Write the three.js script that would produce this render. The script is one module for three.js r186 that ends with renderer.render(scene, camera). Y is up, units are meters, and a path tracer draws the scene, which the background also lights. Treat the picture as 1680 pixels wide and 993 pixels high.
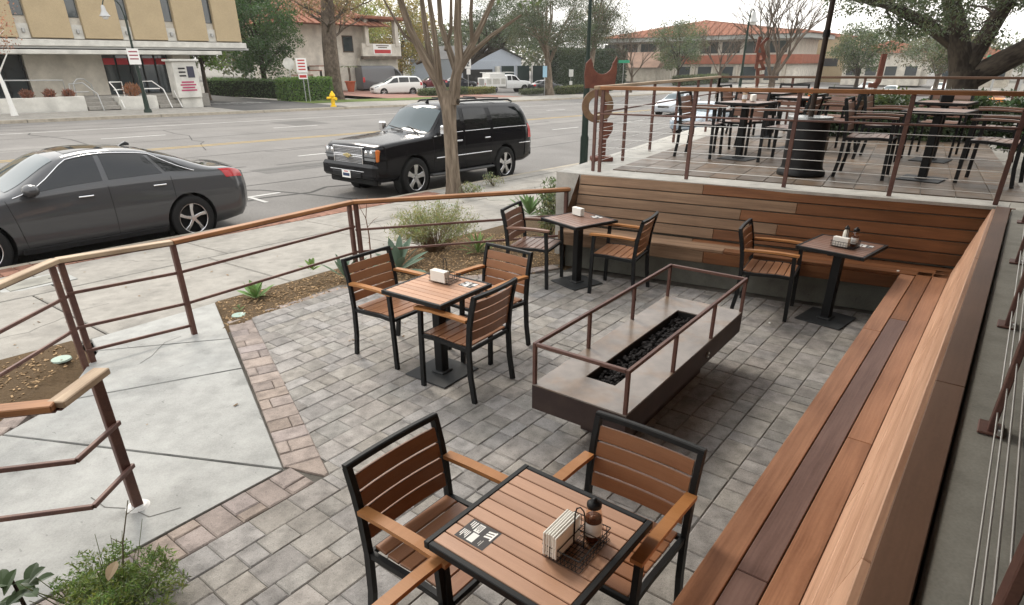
import * as THREE from 'three';
import { mergeGeometries } from 'three/addons/utils/BufferGeometryUtils.js';
import { FontLoader } from 'three/addons/loaders/FontLoader.js';
import { TextGeometry } from 'three/addons/geometries/TextGeometry.js';
import { Brush, Evaluator, SUBTRACTION } from 'three-bvh-csg';

// ---------------------------------------------------------------- camera, sky, sun, exposure
// X runs along the street, -Z points across it, Y is up; the patio floor is y = 0
const scene = new THREE.Scene();
const camera = new THREE.PerspectiveCamera(2 * Math.atan(585 / 1010) * 180 / Math.PI, 1680 / 1170, 0.05, 1500);
camera.position.set(0, 2.29, 0);
{
  const az = 38.3 * Math.PI / 180, pitch = 25.5 * Math.PI / 180;
  camera.lookAt(Math.cos(az) * Math.cos(pitch), 2.29 - Math.sin(pitch), -Math.sin(az) * Math.cos(pitch));
  camera.rotateZ(-0.41 * Math.PI / 180);
  camera.setViewOffset(1680, 1170, 0, 0, 1680, 993);
}
const renderer = new THREE.WebGLRenderer();
renderer.toneMapping = THREE.LinearToneMapping;
renderer.toneMappingExposure = 2.0;
renderer.shadowMap.enabled = true;
const sunDir = new THREE.Vector3(0.35, 0.62, -0.70).normalize();
const sun = new THREE.DirectionalLight(new THREE.Color(1, 0.92, 0.81), 1.3);
sun.position.copy(sunDir).multiplyScalar(80);
sun.target.position.set(8, 0, -6);
sun.castShadow = true; sun.shadow.radius = 28; sun.shadow.mapSize.set(2048, 2048);
Object.assign(sun.shadow.camera, { left: -60, right: 60, top: 60, bottom: -60, near: 1, far: 250 });
scene.add(sun, sun.target);

// ---------------------------------------------------------------- noise, textures
function rng(seed) { let a = seed >>> 0; return () => { a = (a + 0x6d2b79f5) | 0; let t = Math.imul(a ^ (a >>> 15), 1 | a); t = (t + Math.imul(t ^ (t >>> 7), 61 | t)) ^ t; return ((t ^ (t >>> 14)) >>> 0) / 4294967296; }; }
const R = rng(77);
const rr = (a, b, r = R) => a + (b - a) * r();
const clamp = (x, a = 0, b = 1) => Math.min(b, Math.max(a, x));
const mix = (a, b, t) => a + (b - a) * t;
const sstep = (a, b, x) => { const t = clamp((x - a) / (b - a)); return t * t * (3 - 2 * t); };
function hash(i, j, s) { let h = Math.imul(i, 374761393) ^ Math.imul(j, 668265263) ^ Math.imul(s, 2147483647 ^ 0x5bd1e995); h = Math.imul(h ^ (h >>> 13), 1274126177); return ((h ^ (h >>> 16)) >>> 0) / 4294967296; }
function vnoise(u, v, px, py, s) {           // periodic value noise on a px by py lattice, u v in 0..1
  const x = u * px, y = v * py, i = Math.floor(x), j = Math.floor(y), fx = x - i, fy = y - j;
  const a = fx * fx * (3 - 2 * fx), b = fy * fy * (3 - 2 * fy), m = (q, n) => ((q % n) + n) % n;
  const h = (p, q) => hash(m(p, px), m(q, py), s);
  return mix(mix(h(i, j), h(i + 1, j), a), mix(h(i, j + 1), h(i + 1, j + 1), a), b);
}
function fbm(u, v, px, py, s, oct = 4) { let a = 0.5, t = 0, n = 0; for (let k = 0; k < oct; k++) { t += a * vnoise(u, v, px << k, py << k, s + k); n += a; a *= 0.5; } return t / n; }
const toS = (c) => (c <= 0.0031308 ? 12.92 * c : 1.055 * Math.pow(c, 1 / 2.4) - 0.055);
function tex(n, fn, color = true, m = n) {   // fn(u, v) gives linear rgb, or a grey for a data map
  const d = new Uint8Array(n * m * 4);
  for (let j = 0; j < m; j++) for (let i = 0; i < n; i++) {
    const c = fn(i / n, j / m), k = (j * n + i) * 4;
    for (let q = 0; q < 3; q++) { const x = Array.isArray(c) ? c[q] : c; d[k + q] = Math.round(255 * clamp(color ? toS(clamp(x)) : x)); }
    d[k + 3] = 255;
  }
  const t = new THREE.DataTexture(d, n, m, THREE.RGBAFormat);
  t.wrapS = t.wrapT = THREE.RepeatWrapping; t.magFilter = THREE.LinearFilter; t.minFilter = THREE.LinearMipmapLinearFilter; t.generateMipmaps = true;
  if (color) t.colorSpace = THREE.SRGBColorSpace;
  t.needsUpdate = true; return t;
}
const grey = (k, warm = 0) => [k * (1 + warm), k, k * (1 - warm)];
function every(t, metres) { t.repeat.set(1 / metres, 1 / metres); return t; }

// sky: high bright overcast, whiter and warmer low down, a little blue overhead
{
  const w = 512, h = 256, d = new Float32Array(w * h * 4);
  for (let j = 0; j < h; j++) for (let i = 0; i < w; i++) {
    const el = (j + 0.5) / h * Math.PI - Math.PI / 2, az = (i + 0.5) / w * 2 * Math.PI, k = (j * w + i) * 4;
    const up = clamp(Math.sin(Math.abs(el)));
    const cl = fbm(i / w, j / h, 6, 5, 31, 5);
    const blue = sstep(0.10, 0.6, up) * (0.36 + 0.8 * (0.5 - cl));
    const base = mix(0.9, 1.06, sstep(0.05, 0.8, up)) + 0.4 * (cl - 0.5);
    const c = el < 0 ? [0.25, 0.25, 0.24] : [base * mix(1.0, 0.85, blue), base * mix(0.975, 0.93, blue), base * mix(0.93, 1.05, blue)];
    d[k] = c[0]; d[k + 1] = c[1]; d[k + 2] = c[2]; d[k + 3] = 1;
  }
  const t = new THREE.DataTexture(d, w, h, THREE.RGBAFormat, THREE.FloatType);
  t.mapping = THREE.EquirectangularReflectionMapping; t.magFilter = THREE.LinearFilter; t.needsUpdate = true;
  scene.background = t; scene.environment = t;
}

// ---------------------------------------------------------------- materials
const std = (o) => new THREE.MeshPhysicalMaterial({ side: THREE.DoubleSide, specularIntensity: o.metalness ? 1 : 0.4, ...o });
const lin = (r, g, b) => new THREE.Color().setRGB(r, g, b);
const grainTex = every(tex(512, (u, v) => { const a = fbm(u, v, 8, 8, 3, 5), b = vnoise(u, v, 200, 200, 9), c = vnoise(u, v, 60, 60, 5); const s = c > 0.86 ? 0.8 : 1; return grey((0.72 + 0.55 * (a - 0.5) + 0.3 * (b - 0.5)) * s, 0.02); }), 0.5);
const grainBump = every(tex(512, (u, v) => 0.5 + 0.6 * (fbm(u, v, 24, 24, 4, 4) - 0.5) + 0.3 * (vnoise(u, v, 220, 220, 8) - 0.5), false), 0.5);
const coarse = every(tex(512, (u, v) => grey(0.75 + 0.5 * (fbm(u, v, 5, 5, 12, 6) - 0.5) + 0.1 * (vnoise(u, v, 180, 180, 2) - 0.5))), 2.5);
const M = {};
M.paver = std({ vertexColors: true, map: grainTex, bumpMap: grainBump, bumpScale: 0.004, roughness: 0.85 });
M.joint = std({ color: lin(0.155, 0.145, 0.128), map: grainTex, roughness: 1 });
const conc = tex(1024, (u, v) => {
  const a = fbm(u, v, 4, 4, 21, 6), b = fbm(u, v, 26, 26, 22, 4), c = vnoise(u, v, 400, 400, 23);
  const stain = sstep(0.56, 0.74, fbm(u, v, 4, 4, 27, 6)) * 0.2 + (vnoise(u, v, 70, 70, 29) > 0.965 ? 0.2 : 0);
  const k = 0.82 + 0.34 * (a - 0.5) + 0.26 * (b - 0.5) + 0.14 * (c - 0.5) - stain; return [k, k * 1.0, k * 0.985];
});
every(conc, 2.2);
const concBump = every(tex(512, (u, v) => 0.5 + 0.5 * (fbm(u, v, 30, 30, 40, 4) - 0.5), false), 0.6);
M.concrete = std({ color: lin(0.415, 0.415, 0.40), map: conc, bumpMap: concBump, bumpScale: 0.0018, roughness: 0.85 });
M.sidewalk = std({ color: lin(0.345, 0.325, 0.295), map: conc, bumpMap: concBump, bumpScale: 0.0018, roughness: 0.9 });
M.kerb = std({ color: lin(0.40, 0.355, 0.29), map: conc, roughness: 0.9 });
M.wallConc = std({ color: lin(0.33, 0.32, 0.285), map: conc, bumpMap: concBump, bumpScale: 0.0015, roughness: 0.8 });
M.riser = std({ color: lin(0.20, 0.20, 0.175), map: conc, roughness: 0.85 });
M.deckEdge = std({ color: lin(0.50, 0.48, 0.44), map: conc, roughness: 0.7 });
const asph = tex(1024, (u, v) => {
  const a = fbm(u, v, 6, 6, 51, 5), c = vnoise(u, v, 500, 500, 53), p = fbm(u, v, 2, 8, 54, 4);
  return grey(0.72 + 0.22 * (a - 0.5) + 0.3 * (c - 0.5) + 0.14 * (p - 0.5), 0.012);
});
every(asph, 6);
M.asphalt = std({ color: lin(0.245, 0.236, 0.225), map: asph, roughness: 0.92 });
M.asphaltDark = std({ color: lin(0.13, 0.128, 0.125), map: asph, roughness: 0.92 });
M.crack = std({ color: lin(0.075, 0.073, 0.07), roughness: 1 });
M.lineWhite = std({ color: lin(0.62, 0.61, 0.58), map: coarse, roughness: 0.8 });
M.lineYellow = std({ color: lin(0.52, 0.37, 0.14), map: coarse, roughness: 0.8 });
M.ground = std({ color: lin(0.26, 0.245, 0.215), map: coarse, roughness: 1 });
M.grass = std({ color: lin(0.14, 0.19, 0.05), map: coarse, roughness: 1 });
M.brickRed = std({ vertexColors: true, map: grainTex, bumpMap: grainBump, bumpScale: 0.002, roughness: 0.9 });
M.mulch = std({ color: lin(0.17, 0.115, 0.065), map: coarse, bumpMap: grainBump, bumpScale: 0.02, roughness: 1 });
M.chip = std({ color: 0xffffff, roughness: 1 });
// timber: grain runs along u
function woodTex(seed, dark, light, streak = 1) {
  return tex(512, (u, v) => {
    const w = v + 0.02 * (fbm(u, v, 3, 4, seed, 3) - 0.5);
    const a = fbm(u, w, 2, 26, seed + 1, 4), b = vnoise(u, w, 6, 190, seed + 2), c = fbm(u, v, 3, 3, seed + 3, 4), f = vnoise(u, v, 90, 200, seed + 4);
    const t = clamp(0.5 + streak * (0.9 * (a - 0.5) + 0.35 * (b - 0.5)) + 0.55 * (c - 0.5) + 0.12 * (f - 0.5));
    return [0, 1, 2].map((k) => mix(dark[k], light[k], t));
  });
}
const ipe = [[0.11, 0.045, 0.019], [0.25, 0.108, 0.047]], greyWood = [[0.13, 0.098, 0.075], [0.27, 0.215, 0.165]];
M.ipe = [0, 1, 2].map((k) => std({ map: every(woodTex(100 + 9 * k, ipe[0].map((x) => x * [1, 0.92, 1.07][k]), ipe[1].map((x) => x * [1, 0.92, 1.07][k])), 1.1), roughness: 0.5 }));
M.benchWood = [0, 1].map((k) => std({ map: every(woodTex(130 + 9 * k, [0.17, 0.074, 0.037], [0.35, 0.178, 0.1]), 1.1), roughness: 0.5 }));
M.ipeDark = std({ map: every(woodTex(140, [0.09, 0.05, 0.04], [0.185, 0.115, 0.095]), 1.1), roughness: 0.5 });
M.ipeBackSkylit = [0, 1, 2].map((k) => std({ map: every(woodTex(160 + 7 * k, [0.34, 0.185, 0.115], [0.62, 0.39, 0.265].map((x) => x * [1, 0.93, 1.05][k])), 1.1), roughness: 0.48 }));  // sky light on the sloping back is put into this paler colour
M.cap = std({ map: every(woodTex(190, [0.085, 0.047, 0.03], [0.17, 0.095, 0.06], 0.5), 1.3), roughness: 0.55 });
M.weathered = [0, 1, 2].map((k) => std({ map: every(woodTex(200 + 9 * k, greyWood[0].map((x, i) => x * [1, 0.9, 1.1][k] * [1.10, 0.89, 0.72][i]), greyWood[1].map((x, i) => x * [1, 0.92, 1.06][k] * [1.10, 0.89, 0.72][i])), 1.1), roughness: 0.65 }));
M.handrail = std({ map: every(woodTex(240, [0.19, 0.083, 0.036], [0.385, 0.185, 0.08]), 0.9), roughness: 0.5 });
M.handrailPale = std({ map: every(woodTex(250, [0.24, 0.165, 0.105], [0.50, 0.385, 0.265]), 0.9), roughness: 0.6 });
M.slat = [0, 1, 2].map((k) => std({ map: every(woodTex(260 + 7 * k, [0.34, 0.18, 0.105].map((x) => x * [1, 0.93, 1.06][k]), [0.50, 0.29, 0.185].map((x) => x * [1, 0.95, 1.05][k]), 0.5), 0.6), bumpMap: grainBump, bumpScale: 0.0004, roughness: 0.4, specularIntensity: 0.8 }));
M.chairSlat = [0, 1, 2].map((k) => std({ map: every(woodTex(270 + 7 * k, [0.225, 0.098, 0.046].map((x) => x * [1, 0.92, 1.07][k]), [0.37, 0.18, 0.092].map((x) => x * [1, 0.95, 1.05][k]), 0.6), 0.6), bumpMap: grainBump, bumpScale: 0.0004, roughness: 0.34, specularIntensity: 0.7 }));
M.darkAndBacklitSlat = [0, 1, 2].map((k) => std({ map: every(woodTex(280 + 7 * k, [0.13, 0.066, 0.045].map((x) => x * [1, 0.9, 1.1][k]), [0.25, 0.135, 0.092].map((x) => x * [1, 0.95, 1.05][k]), 0.7), 0.6), bumpMap: grainBump, bumpScale: 0.0004, roughness: 0.3, specularIntensity: 1 }));  // darker timber variety; on the deck it paints backlit shade into the colour
M.armWood = std({ map: every(woodTex(290, [0.29, 0.12, 0.035], [0.44, 0.21, 0.085], 0.5), 0.6), roughness: 0.38 });
M.frame = std({ color: lin(0.012, 0.0125, 0.013), roughness: 0.48, metalness: 0.0, bumpMap: grainBump, bumpScale: 0.0003 });
M.castIron = std({ color: lin(0.055, 0.058, 0.06), map: coarse, roughness: 0.5 });
const rust = tex(512, (u, v) => { const a = fbm(u, v, 7, 7, 61, 5), b = vnoise(u, v, 160, 160, 62); const k = 0.75 + 0.6 * (a - 0.5) + 0.25 * (b - 0.5); return [k * 1.0, k * (0.88 + 0.2 * (a - 0.5)), k * 0.85]; });
every(rust, 0.7);
M.corten = std({ color: lin(0.05, 0.032, 0.028), map: rust, roughness: 0.6, metalness: 0.2 });
M.railSteel = std({ color: lin(0.15, 0.078, 0.06), map: rust, roughness: 0.55, metalness: 0.1 });
const slabT = tex(512, (u, v) => { const a = fbm(u, v, 4, 4, 71, 6), b = fbm(u, v, 14, 14, 72, 4); const k = 0.72 + 0.75 * (a - 0.5) + 0.4 * (b - 0.5); const r = sstep(0.48, 0.7, fbm(u, v, 5, 5, 75, 5)) * 0.9; return [k, k * (0.97 - 0.17 * r), k * (0.93 - 0.32 * r)]; });
every(slabT, 1.1);
M.pitTop = std({ color: lin(0.265, 0.232, 0.208), map: slabT, specularIntensity: 1, roughness: 0.24, bumpMap: concBump, bumpScale: 0.0006 });
M.lava = std({ color: lin(0.035, 0.031, 0.030), map: coarse, roughness: 0.8 });
M.steel = std({ color: lin(0.55, 0.55, 0.54), roughness: 0.35, metalness: 1 });
M.cable = std({ color: lin(0.62, 0.61, 0.58), roughness: 0.4, metalness: 0.8 });
M.napkin = std({ color: lin(0.78, 0.76, 0.70), roughness: 0.95 });
M.wire = std({ color: lin(0.02, 0.02, 0.021), roughness: 0.4 });
M.black = std({ color: lin(0.014, 0.014, 0.015), roughness: 0.4 });
M.blackRough = std({ color: lin(0.02, 0.02, 0.02), roughness: 0.85 });
M.rubber = std({ color: lin(0.018, 0.018, 0.018), roughness: 0.8 });
M.white = std({ color: lin(0.75, 0.74, 0.71), roughness: 0.6 });
M.chrome = std({ color: lin(0.75, 0.75, 0.76), roughness: 0.12, metalness: 1 });
M.rim = std({ color: lin(0.62, 0.62, 0.63), roughness: 0.25, metalness: 0.9 });
M.paint = (r, g, b, rough = 0.4, coat = 1) => new THREE.MeshPhysicalMaterial({ color: lin(r, g, b), roughness: rough, metalness: 0, specularIntensity: 0.1, clearcoat: coat, clearcoatRoughness: 0.03, side: THREE.DoubleSide });
M.glassDark = new THREE.MeshPhysicalMaterial({ color: lin(0.008, 0.009, 0.01), roughness: 0.03, side: THREE.DoubleSide });
M.glassBlue = new THREE.MeshPhysicalMaterial({ specularIntensity: 0.2, color: lin(0.055, 0.078, 0.085), roughness: 0.04, clearcoat: 0.7, clearcoatRoughness: 0.02, side: THREE.DoubleSide });
M.headlamp = new THREE.MeshPhysicalMaterial({ color: lin(0.22, 0.23, 0.24), roughness: 0.1, metalness: 0.4, clearcoat: 1, side: THREE.DoubleSide });
M.amber = std({ color: lin(0.55, 0.16, 0.04), roughness: 0.2 });
M.redLamp = new THREE.MeshPhysicalMaterial({ color: lin(0.42, 0.006, 0.01), roughness: 0.2, clearcoat: 0.3, side: THREE.DoubleSide });
M.lampGreen = std({ color: lin(0.022, 0.035, 0.028), roughness: 0.4 });
M.metalGrey = std({ color: lin(0.38, 0.38, 0.37), roughness: 0.4, metalness: 0.5 });
M.darkStucco = std({ color: lin(0.13, 0.10, 0.075), map: coarse, roughness: 0.95 });
M.stucco = std({ color: lin(0.50, 0.45, 0.37), map: coarse, bumpMap: grainBump, bumpScale: 0.003, roughness: 0.95 });
M.creamStucco = std({ color: lin(0.72, 0.67, 0.58), map: coarse, roughness: 0.95 });
const tan = every(tex(256, (u, v) => { const a = fbm(u, v, 5, 5, 81, 5), b = vnoise(u, v, 128, 128, 82); const k = 0.8 + 0.12 * (a - 0.5) + 0.14 * (b - 0.5); return grey(k); }), 3);
M.tanPanel = std({ color: lin(0.50, 0.395, 0.25), map: tan, roughness: 0.95 });
M.whiteTrim = std({ color: lin(0.74, 0.72, 0.66), map: coarse, roughness: 0.8 });
M.window = new THREE.MeshPhysicalMaterial({ color: lin(0.03, 0.04, 0.045), roughness: 0.06, clearcoat: 1, side: THREE.DoubleSide });
M.roofTile = std({ color: lin(0.31, 0.135, 0.085), map: coarse, roughness: 0.9 });
M.brickWall = std({ color: lin(0.36, 0.13, 0.08), map: coarse, roughness: 0.95 });
M.blueGrey = std({ color: lin(0.34, 0.37, 0.41), roughness: 0.9 });
const barkT = (seed, a, b) => tex(512, (u, v) => { const n = fbm(u, v, 10, 4, seed, 5), m = vnoise(u, v, 60, 20, seed + 3); const t = clamp(0.5 + 1.7 * (n - 0.5) + 0.5 * (m - 0.5)); return [0, 1, 2].map((k) => mix(a[k], b[k], t)); });
const barkBump = tex(512, (u, v) => fbm(u, v, 14, 5, 331, 5), false);
M.barkPale = std({ map: barkT(300, [0.12, 0.092, 0.068], [0.31, 0.25, 0.19]), bumpMap: barkBump, bumpScale: 0.05, roughness: 0.95 });
M.barkBrown = std({ map: barkT(310, [0.06, 0.046, 0.035], [0.18, 0.142, 0.11]), bumpMap: barkBump, bumpScale: 0.04, roughness: 1 });
M.barkDark = std({ map: barkT(320, [0.025, 0.02, 0.016], [0.085, 0.068, 0.052]), bumpMap: barkBump, bumpScale: 0.04, roughness: 1 });
M.leaf = (r, g, b, t = 0.5) => new THREE.MeshPhysicalMaterial({ color: lin(r, g, b).multiplyScalar(1.0), vertexColors: true, roughness: 1, transmission: t, thickness: 0, side: THREE.DoubleSide });
M.orange = std({ color: lin(0.75, 0.16, 0.04), roughness: 0.8 });
M.yellow = std({ color: lin(0.78, 0.50, 0.02), roughness: 0.45 });
M.terracotta = std({ color: lin(0.38, 0.10, 0.05), roughness: 0.9 });
// ---------------------------------------------------------------- geometry and object helpers
const V = (x, y, z) => new THREE.Vector3(x, y, z);
const names = new Map();
function numbered(n) { const k = names.get(n) || 0; names.set(n, k + 1); return k ? n + '_' + String(k).padStart(3, '0') : n; }
function mesh(name, g, m, parent, x = 0, y = 0, z = 0, ry = 0) {
  const o = new THREE.Mesh(Array.isArray(g) ? join(g) : g, m); o.name = parent === scene ? numbered(name) : name;
  o.position.set(x, y, z); o.rotation.y = ry; o.castShadow = o.receiveShadow = true; parent.add(o); return o;
}
function thing(name, label, category, p = [0, 0, 0], ry = 0, group) {
  const o = new THREE.Group(); o.name = numbered(name); o.position.set(...p); o.rotation.y = ry;
  o.userData = { label, category }; if (group) o.userData.group = group; scene.add(o); return o;
}
function tag(o, label, category, group) { Object.assign(o.userData, { label, category }); if (group) o.userData.group = group; return o; }
function struct(name, g, m, label) { const o = mesh(name, g, m, scene); o.userData.kind = 'structure'; if (label) o.userData.label = label; return o; }
function structGroup(name, label) { const o = new THREE.Group(); o.name = numbered(name); o.userData.kind = 'structure'; if (label) o.userData.label = label; scene.add(o); return o; }
function copyOf(o, label, p, ry) { const c = o.clone(); c.userData = { ...o.userData, label }; c.name = numbered(o.name.replace(/_\d{3}$/, '')); c.position.set(...p); c.rotation.y = ry; scene.add(c); return c; }
function flat(g) { const q = g.index ? g.toNonIndexed() : g; return q; }
function join(list) {
  const any = list.some((g) => g.attributes.color);
  list = list.map((g) => { g = flat(g); for (const k of Object.keys(g.attributes)) if (!['position', 'normal', 'uv', 'color'].includes(k)) g.deleteAttribute(k);
    if (!g.attributes.uv) boxUV(g); if (any && !g.attributes.color) paintAll(g, [1, 1, 1]); return g; });
  return list.length === 1 ? list[0] : mergeGeometries(list, false);
}
function paintAll(g, c) { const n = g.attributes.position.count, a = new Float32Array(n * 3); for (let i = 0; i < n; i++) a.set(c, i * 3); g.setAttribute('color', new THREE.BufferAttribute(a, 3)); return g; }
function boxUV(g, ou = 0, ov = 0) {          // uv in metres by the dominant axis of each normal; u prefers the longer horizontal axis
  const p = g.attributes.position, n = g.attributes.normal, a = new Float32Array(p.count * 2);
  for (let i = 0; i < p.count; i++) {
    const x = Math.abs(n.getX(i)), y = Math.abs(n.getY(i)), z = Math.abs(n.getZ(i));
    const u = x >= y && x >= z ? p.getZ(i) : p.getX(i), v = y >= x && y >= z ? p.getZ(i) : p.getY(i);
    a[2 * i] = u + ou; a[2 * i + 1] = v + ov;
  }
  g.setAttribute('uv', new THREE.BufferAttribute(a, 2)); return g;
}
function poly(quads) {                        // flat-shaded polygons (convex fans) -> non-indexed geometry
  const P = [];
  for (const f of quads) for (let i = 1; i < f.length - 1; i++) P.push(...f[0], ...f[i], ...f[i + 1]);
  const g = new THREE.BufferGeometry(); g.setAttribute('position', new THREE.Float32BufferAttribute(P, 3)); g.computeVertexNormals(); return g;
}
function cbox(w, h, d, c = 0.004, x = 0, y = 0, z = 0) {  // chamfered box centred on x, y, z
  c = Math.min(c, w / 2.2, h / 2.2, d / 2.2);
  const X = w / 2, Y = h / 2, Z = d / 2, F = [];
  const q = (a, b) => [[-1, -1], [1, -1], [1, 1], [-1, 1]].map(([i, j]) => [i * a, j * b]);
  const add = (pts, flip) => F.push((flip ? pts.reverse() : pts).map((p) => [p[0] + x, p[1] + y, p[2] + z]));
  for (const s of [-1, 1]) {
    add(q(X - c, Y - c).map(([a, b]) => [a, b, s * Z]), s < 0);
    add(q(X - c, Z - c).map(([a, b]) => [a, s * Y, b]), s > 0);
    add(q(Y - c, Z - c).map(([a, b]) => [s * X, a, b]), s < 0);
  }
  for (const s of [-1, 1]) for (const t of [-1, 1]) {
    add([[-(X - c), s * Y, t * (Z - c)], [X - c, s * Y, t * (Z - c)], [X - c, s * (Y - c), t * Z], [-(X - c), s * (Y - c), t * Z]], s * t < 0);
    add([[s * X, -(Y - c), t * (Z - c)], [s * X, Y - c, t * (Z - c)], [s * (X - c), Y - c, t * Z], [s * (X - c), -(Y - c), t * Z]], s * t > 0);
    add([[s * X, t * (Y - c), -(Z - c)], [s * X, t * (Y - c), Z - c], [s * (X - c), t * Y, Z - c], [s * (X - c), t * Y, -(Z - c)]], s * t < 0);
    for (const r of [-1, 1]) add([[s * X, t * (Y - c), r * (Z - c)], [s * (X - c), t * Y, r * (Z - c)], [s * (X - c), t * (Y - c), r * Z]], s * t * r < 0);
  }
  return boxUV(poly(F), 0, 0);
}
function place(g, x = 0, y = 0, z = 0, ry = 0, rx = 0, rz = 0) { const m = new THREE.Matrix4().makeRotationFromEuler(new THREE.Euler(rx, ry, rz, 'YXZ')).setPosition(x, y, z); g.applyMatrix4(m); return g; }
const box = (w, h, d, x = 0, y = 0, z = 0) => place(new THREE.BoxGeometry(w, h, d), x, y, z);
const cyl = (r0, r1, h, n = 16, x = 0, y = 0, z = 0, open = false) => place(new THREE.CylinderGeometry(r1, r0, h, n, 1, open), x, y + h / 2, z);
function along(g, a, b) {                     // orient geometry built along +Y (0..1 scaled outside) from a to b
  const d = b.clone().sub(a), m = new THREE.Matrix4().makeRotationFromQuaternion(new THREE.Quaternion().setFromUnitVectors(V(0, 1, 0), d.clone().normalize())).setPosition(a.clone().add(b).multiplyScalar(0.5));
  g.applyMatrix4(m); return g;
}
const rod = (a, b, r, n = 8) => along(new THREE.CylinderGeometry(r, r, a.distanceTo(b), n), a, b);
function bar(a, b, w, h, c = 0.003) {         // rectangular bar from a to b, w across (horizontal), h in the vertical plane
  const d = b.clone().sub(a), L = d.length(), g = cbox(L, h, w, c); d.normalize();
  let up = V(0, 1, 0); if (Math.abs(d.y) > 0.95) up = V(1, 0, 0);
  const z = d.clone().cross(up).normalize(), y = z.clone().cross(d).normalize();
  g.applyMatrix4(new THREE.Matrix4().makeBasis(d, y, z).setPosition(a.clone().add(b).multiplyScalar(0.5))); return g;
}
function sweep(pts, w, h, side = V(1, 0, 0)) { // rectangular section along a polyline that lies in the plane normal to `side`; w along side
  const P = [], n = pts.length, S = side.clone().normalize();
  const ring = pts.map((p, i) => {
    const a = pts[Math.max(0, i - 1)], b = pts[Math.min(n - 1, i + 1)], t = b.clone().sub(a).normalize(), u = S.clone().cross(t).normalize();
    return [[-1, -1], [1, -1], [1, 1], [-1, 1]].map(([s, q]) => p.clone().addScaledVector(S, s * w / 2).addScaledVector(u, q * h / 2));
  });
  const Q = (a, b, c, d) => P.push([a, b, c, d].map((v) => [v.x, v.y, v.z]));
  for (let i = 0; i < n - 1; i++) for (let k = 0; k < 4; k++) Q(ring[i][k], ring[i][(k + 1) % 4], ring[i + 1][(k + 1) % 4], ring[i + 1][k]);
  Q(...ring[0].slice().reverse()); Q(...ring[n - 1]);
  return boxUV(poly(P));
}
function tubeAt(pts, rads, n = 7, capTop = true) { // tapered tube through points; u round, v along in metres
  const pos = [], nor = [], uv = [], idx = []; let L = 0, ref = V(0.3, 0.1, 0.95);
  pts.forEach((p, i) => {
    const a = pts[Math.max(0, i - 1)], b = pts[Math.min(pts.length - 1, i + 1)], t = b.clone().sub(a).normalize();
    if (i) L += p.distanceTo(pts[i - 1]);
    const u = ref.clone().addScaledVector(t, -ref.dot(t)).normalize(), w = t.clone().cross(u); ref = u;
    for (let k = 0; k <= n; k++) { const th = k / n * 2 * Math.PI, d = u.clone().multiplyScalar(Math.cos(th)).addScaledVector(w, Math.sin(th)); pos.push(...p.clone().addScaledVector(d, rads[i]).toArray()); nor.push(...d.toArray()); uv.push(k / n, L * 0.5); }
    if (i) for (let k = 0; k < n; k++) { const q = (i - 1) * (n + 1) + k; idx.push(q, q + 1, q + n + 1, q + 1, q + n + 2, q + n + 1); }
  });
  const g = new THREE.BufferGeometry(); g.setAttribute('position', new THREE.Float32BufferAttribute(pos, 3)); g.setAttribute('normal', new THREE.Float32BufferAttribute(nor, 3)); g.setAttribute('uv', new THREE.Float32BufferAttribute(uv, 2)); g.setIndex(idx); return g;
}
function extrude(pts, depth, bevel = 0, holes = []) {
  const s = new THREE.Shape(pts.map(([x, y]) => new THREE.Vector2(x, y))); for (const h of holes) s.holes.push(new THREE.Path(h.map(([x, y]) => new THREE.Vector2(x, y))));
  return new THREE.ExtrudeGeometry(s, { depth, bevelEnabled: bevel > 0, bevelThickness: bevel, bevelSize: bevel, bevelOffset: -bevel, bevelSegments: 1, curveSegments: 12 });
}
function plank(L, h, d, c = 0.004, seed = 0) { const g = cbox(L, h, d, c); const uv = g.attributes.uv; const a = hash(seed, 3, 11) * 5, b = hash(seed, 7, 12) * 5; for (let i = 0; i < uv.count; i++) uv.setXY(i, uv.getX(i) + a, uv.getY(i) + b); return g; }

// ---------------------------------------------------------------- ground levels
function gX(X) { if (X < 50) return -0.021 * X; if (X < 110) { const d = X - 50; return -1.05 - 0.021 * (d - d * d / 120); } return -1.68; }
const G = (X, Z) => -0.5 + gX(X) - 0.018 * Z;                 // street level
const SW = (X, Z) => { const c = G(X, -10.6) + 0.14; return c + (Z + 10.6) * 0.03; };   // near sidewalk, rising to the planter
function sheet(x0, x1, z0, z1, nx, nz, fy) {
  const g = new THREE.PlaneGeometry(1, 1, nx, nz), p = g.attributes.position, uv = g.attributes.uv;
  for (let i = 0; i < p.count; i++) { const X = mix(x0, x1, p.getX(i) + 0.5), Z = mix(z0, z1, 0.5 - p.getY(i)); p.setXYZ(i, X, fy(X, Z), Z); uv.setXY(i, X, Z); }
  g.computeVertexNormals(); return g;
}
function ribbon(pts, w, fy) {                                   // painted strip on the ground through XZ points
  const F = [];
  for (let i = 0; i < pts.length - 1; i++) {
    const [x0, z0] = pts[i], [x1, z1] = pts[i + 1], l = Math.hypot(x1 - x0, z1 - z0), nx = -(z1 - z0) / l * w / 2, nz = (x1 - x0) / l * w / 2;
    F.push([[x0 + nx, fy(x0 + nx, z0 + nz), z0 + nz], [x1 + nx, fy(x1 + nx, z1 + nz), z1 + nz], [x1 - nx, fy(x1 - nx, z1 - nz), z1 - nz], [x0 - nx, fy(x0 - nx, z0 - nz), z0 - nz]]);
  }
  return boxUV(poly(F));
}
const RY = (X, Z) => G(X, Z) - 0.06 * sstep(-14.5, -11.2, Z);   // the road falls to its near gutter
struct('ground', sheet(-150, 600, -400, 120, 75, 26, (x, z) => (z > -12.5 ? Math.min(-0.75, G(x, z) - 0.25) : G(x, z) - 0.1)), M.ground);
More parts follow.
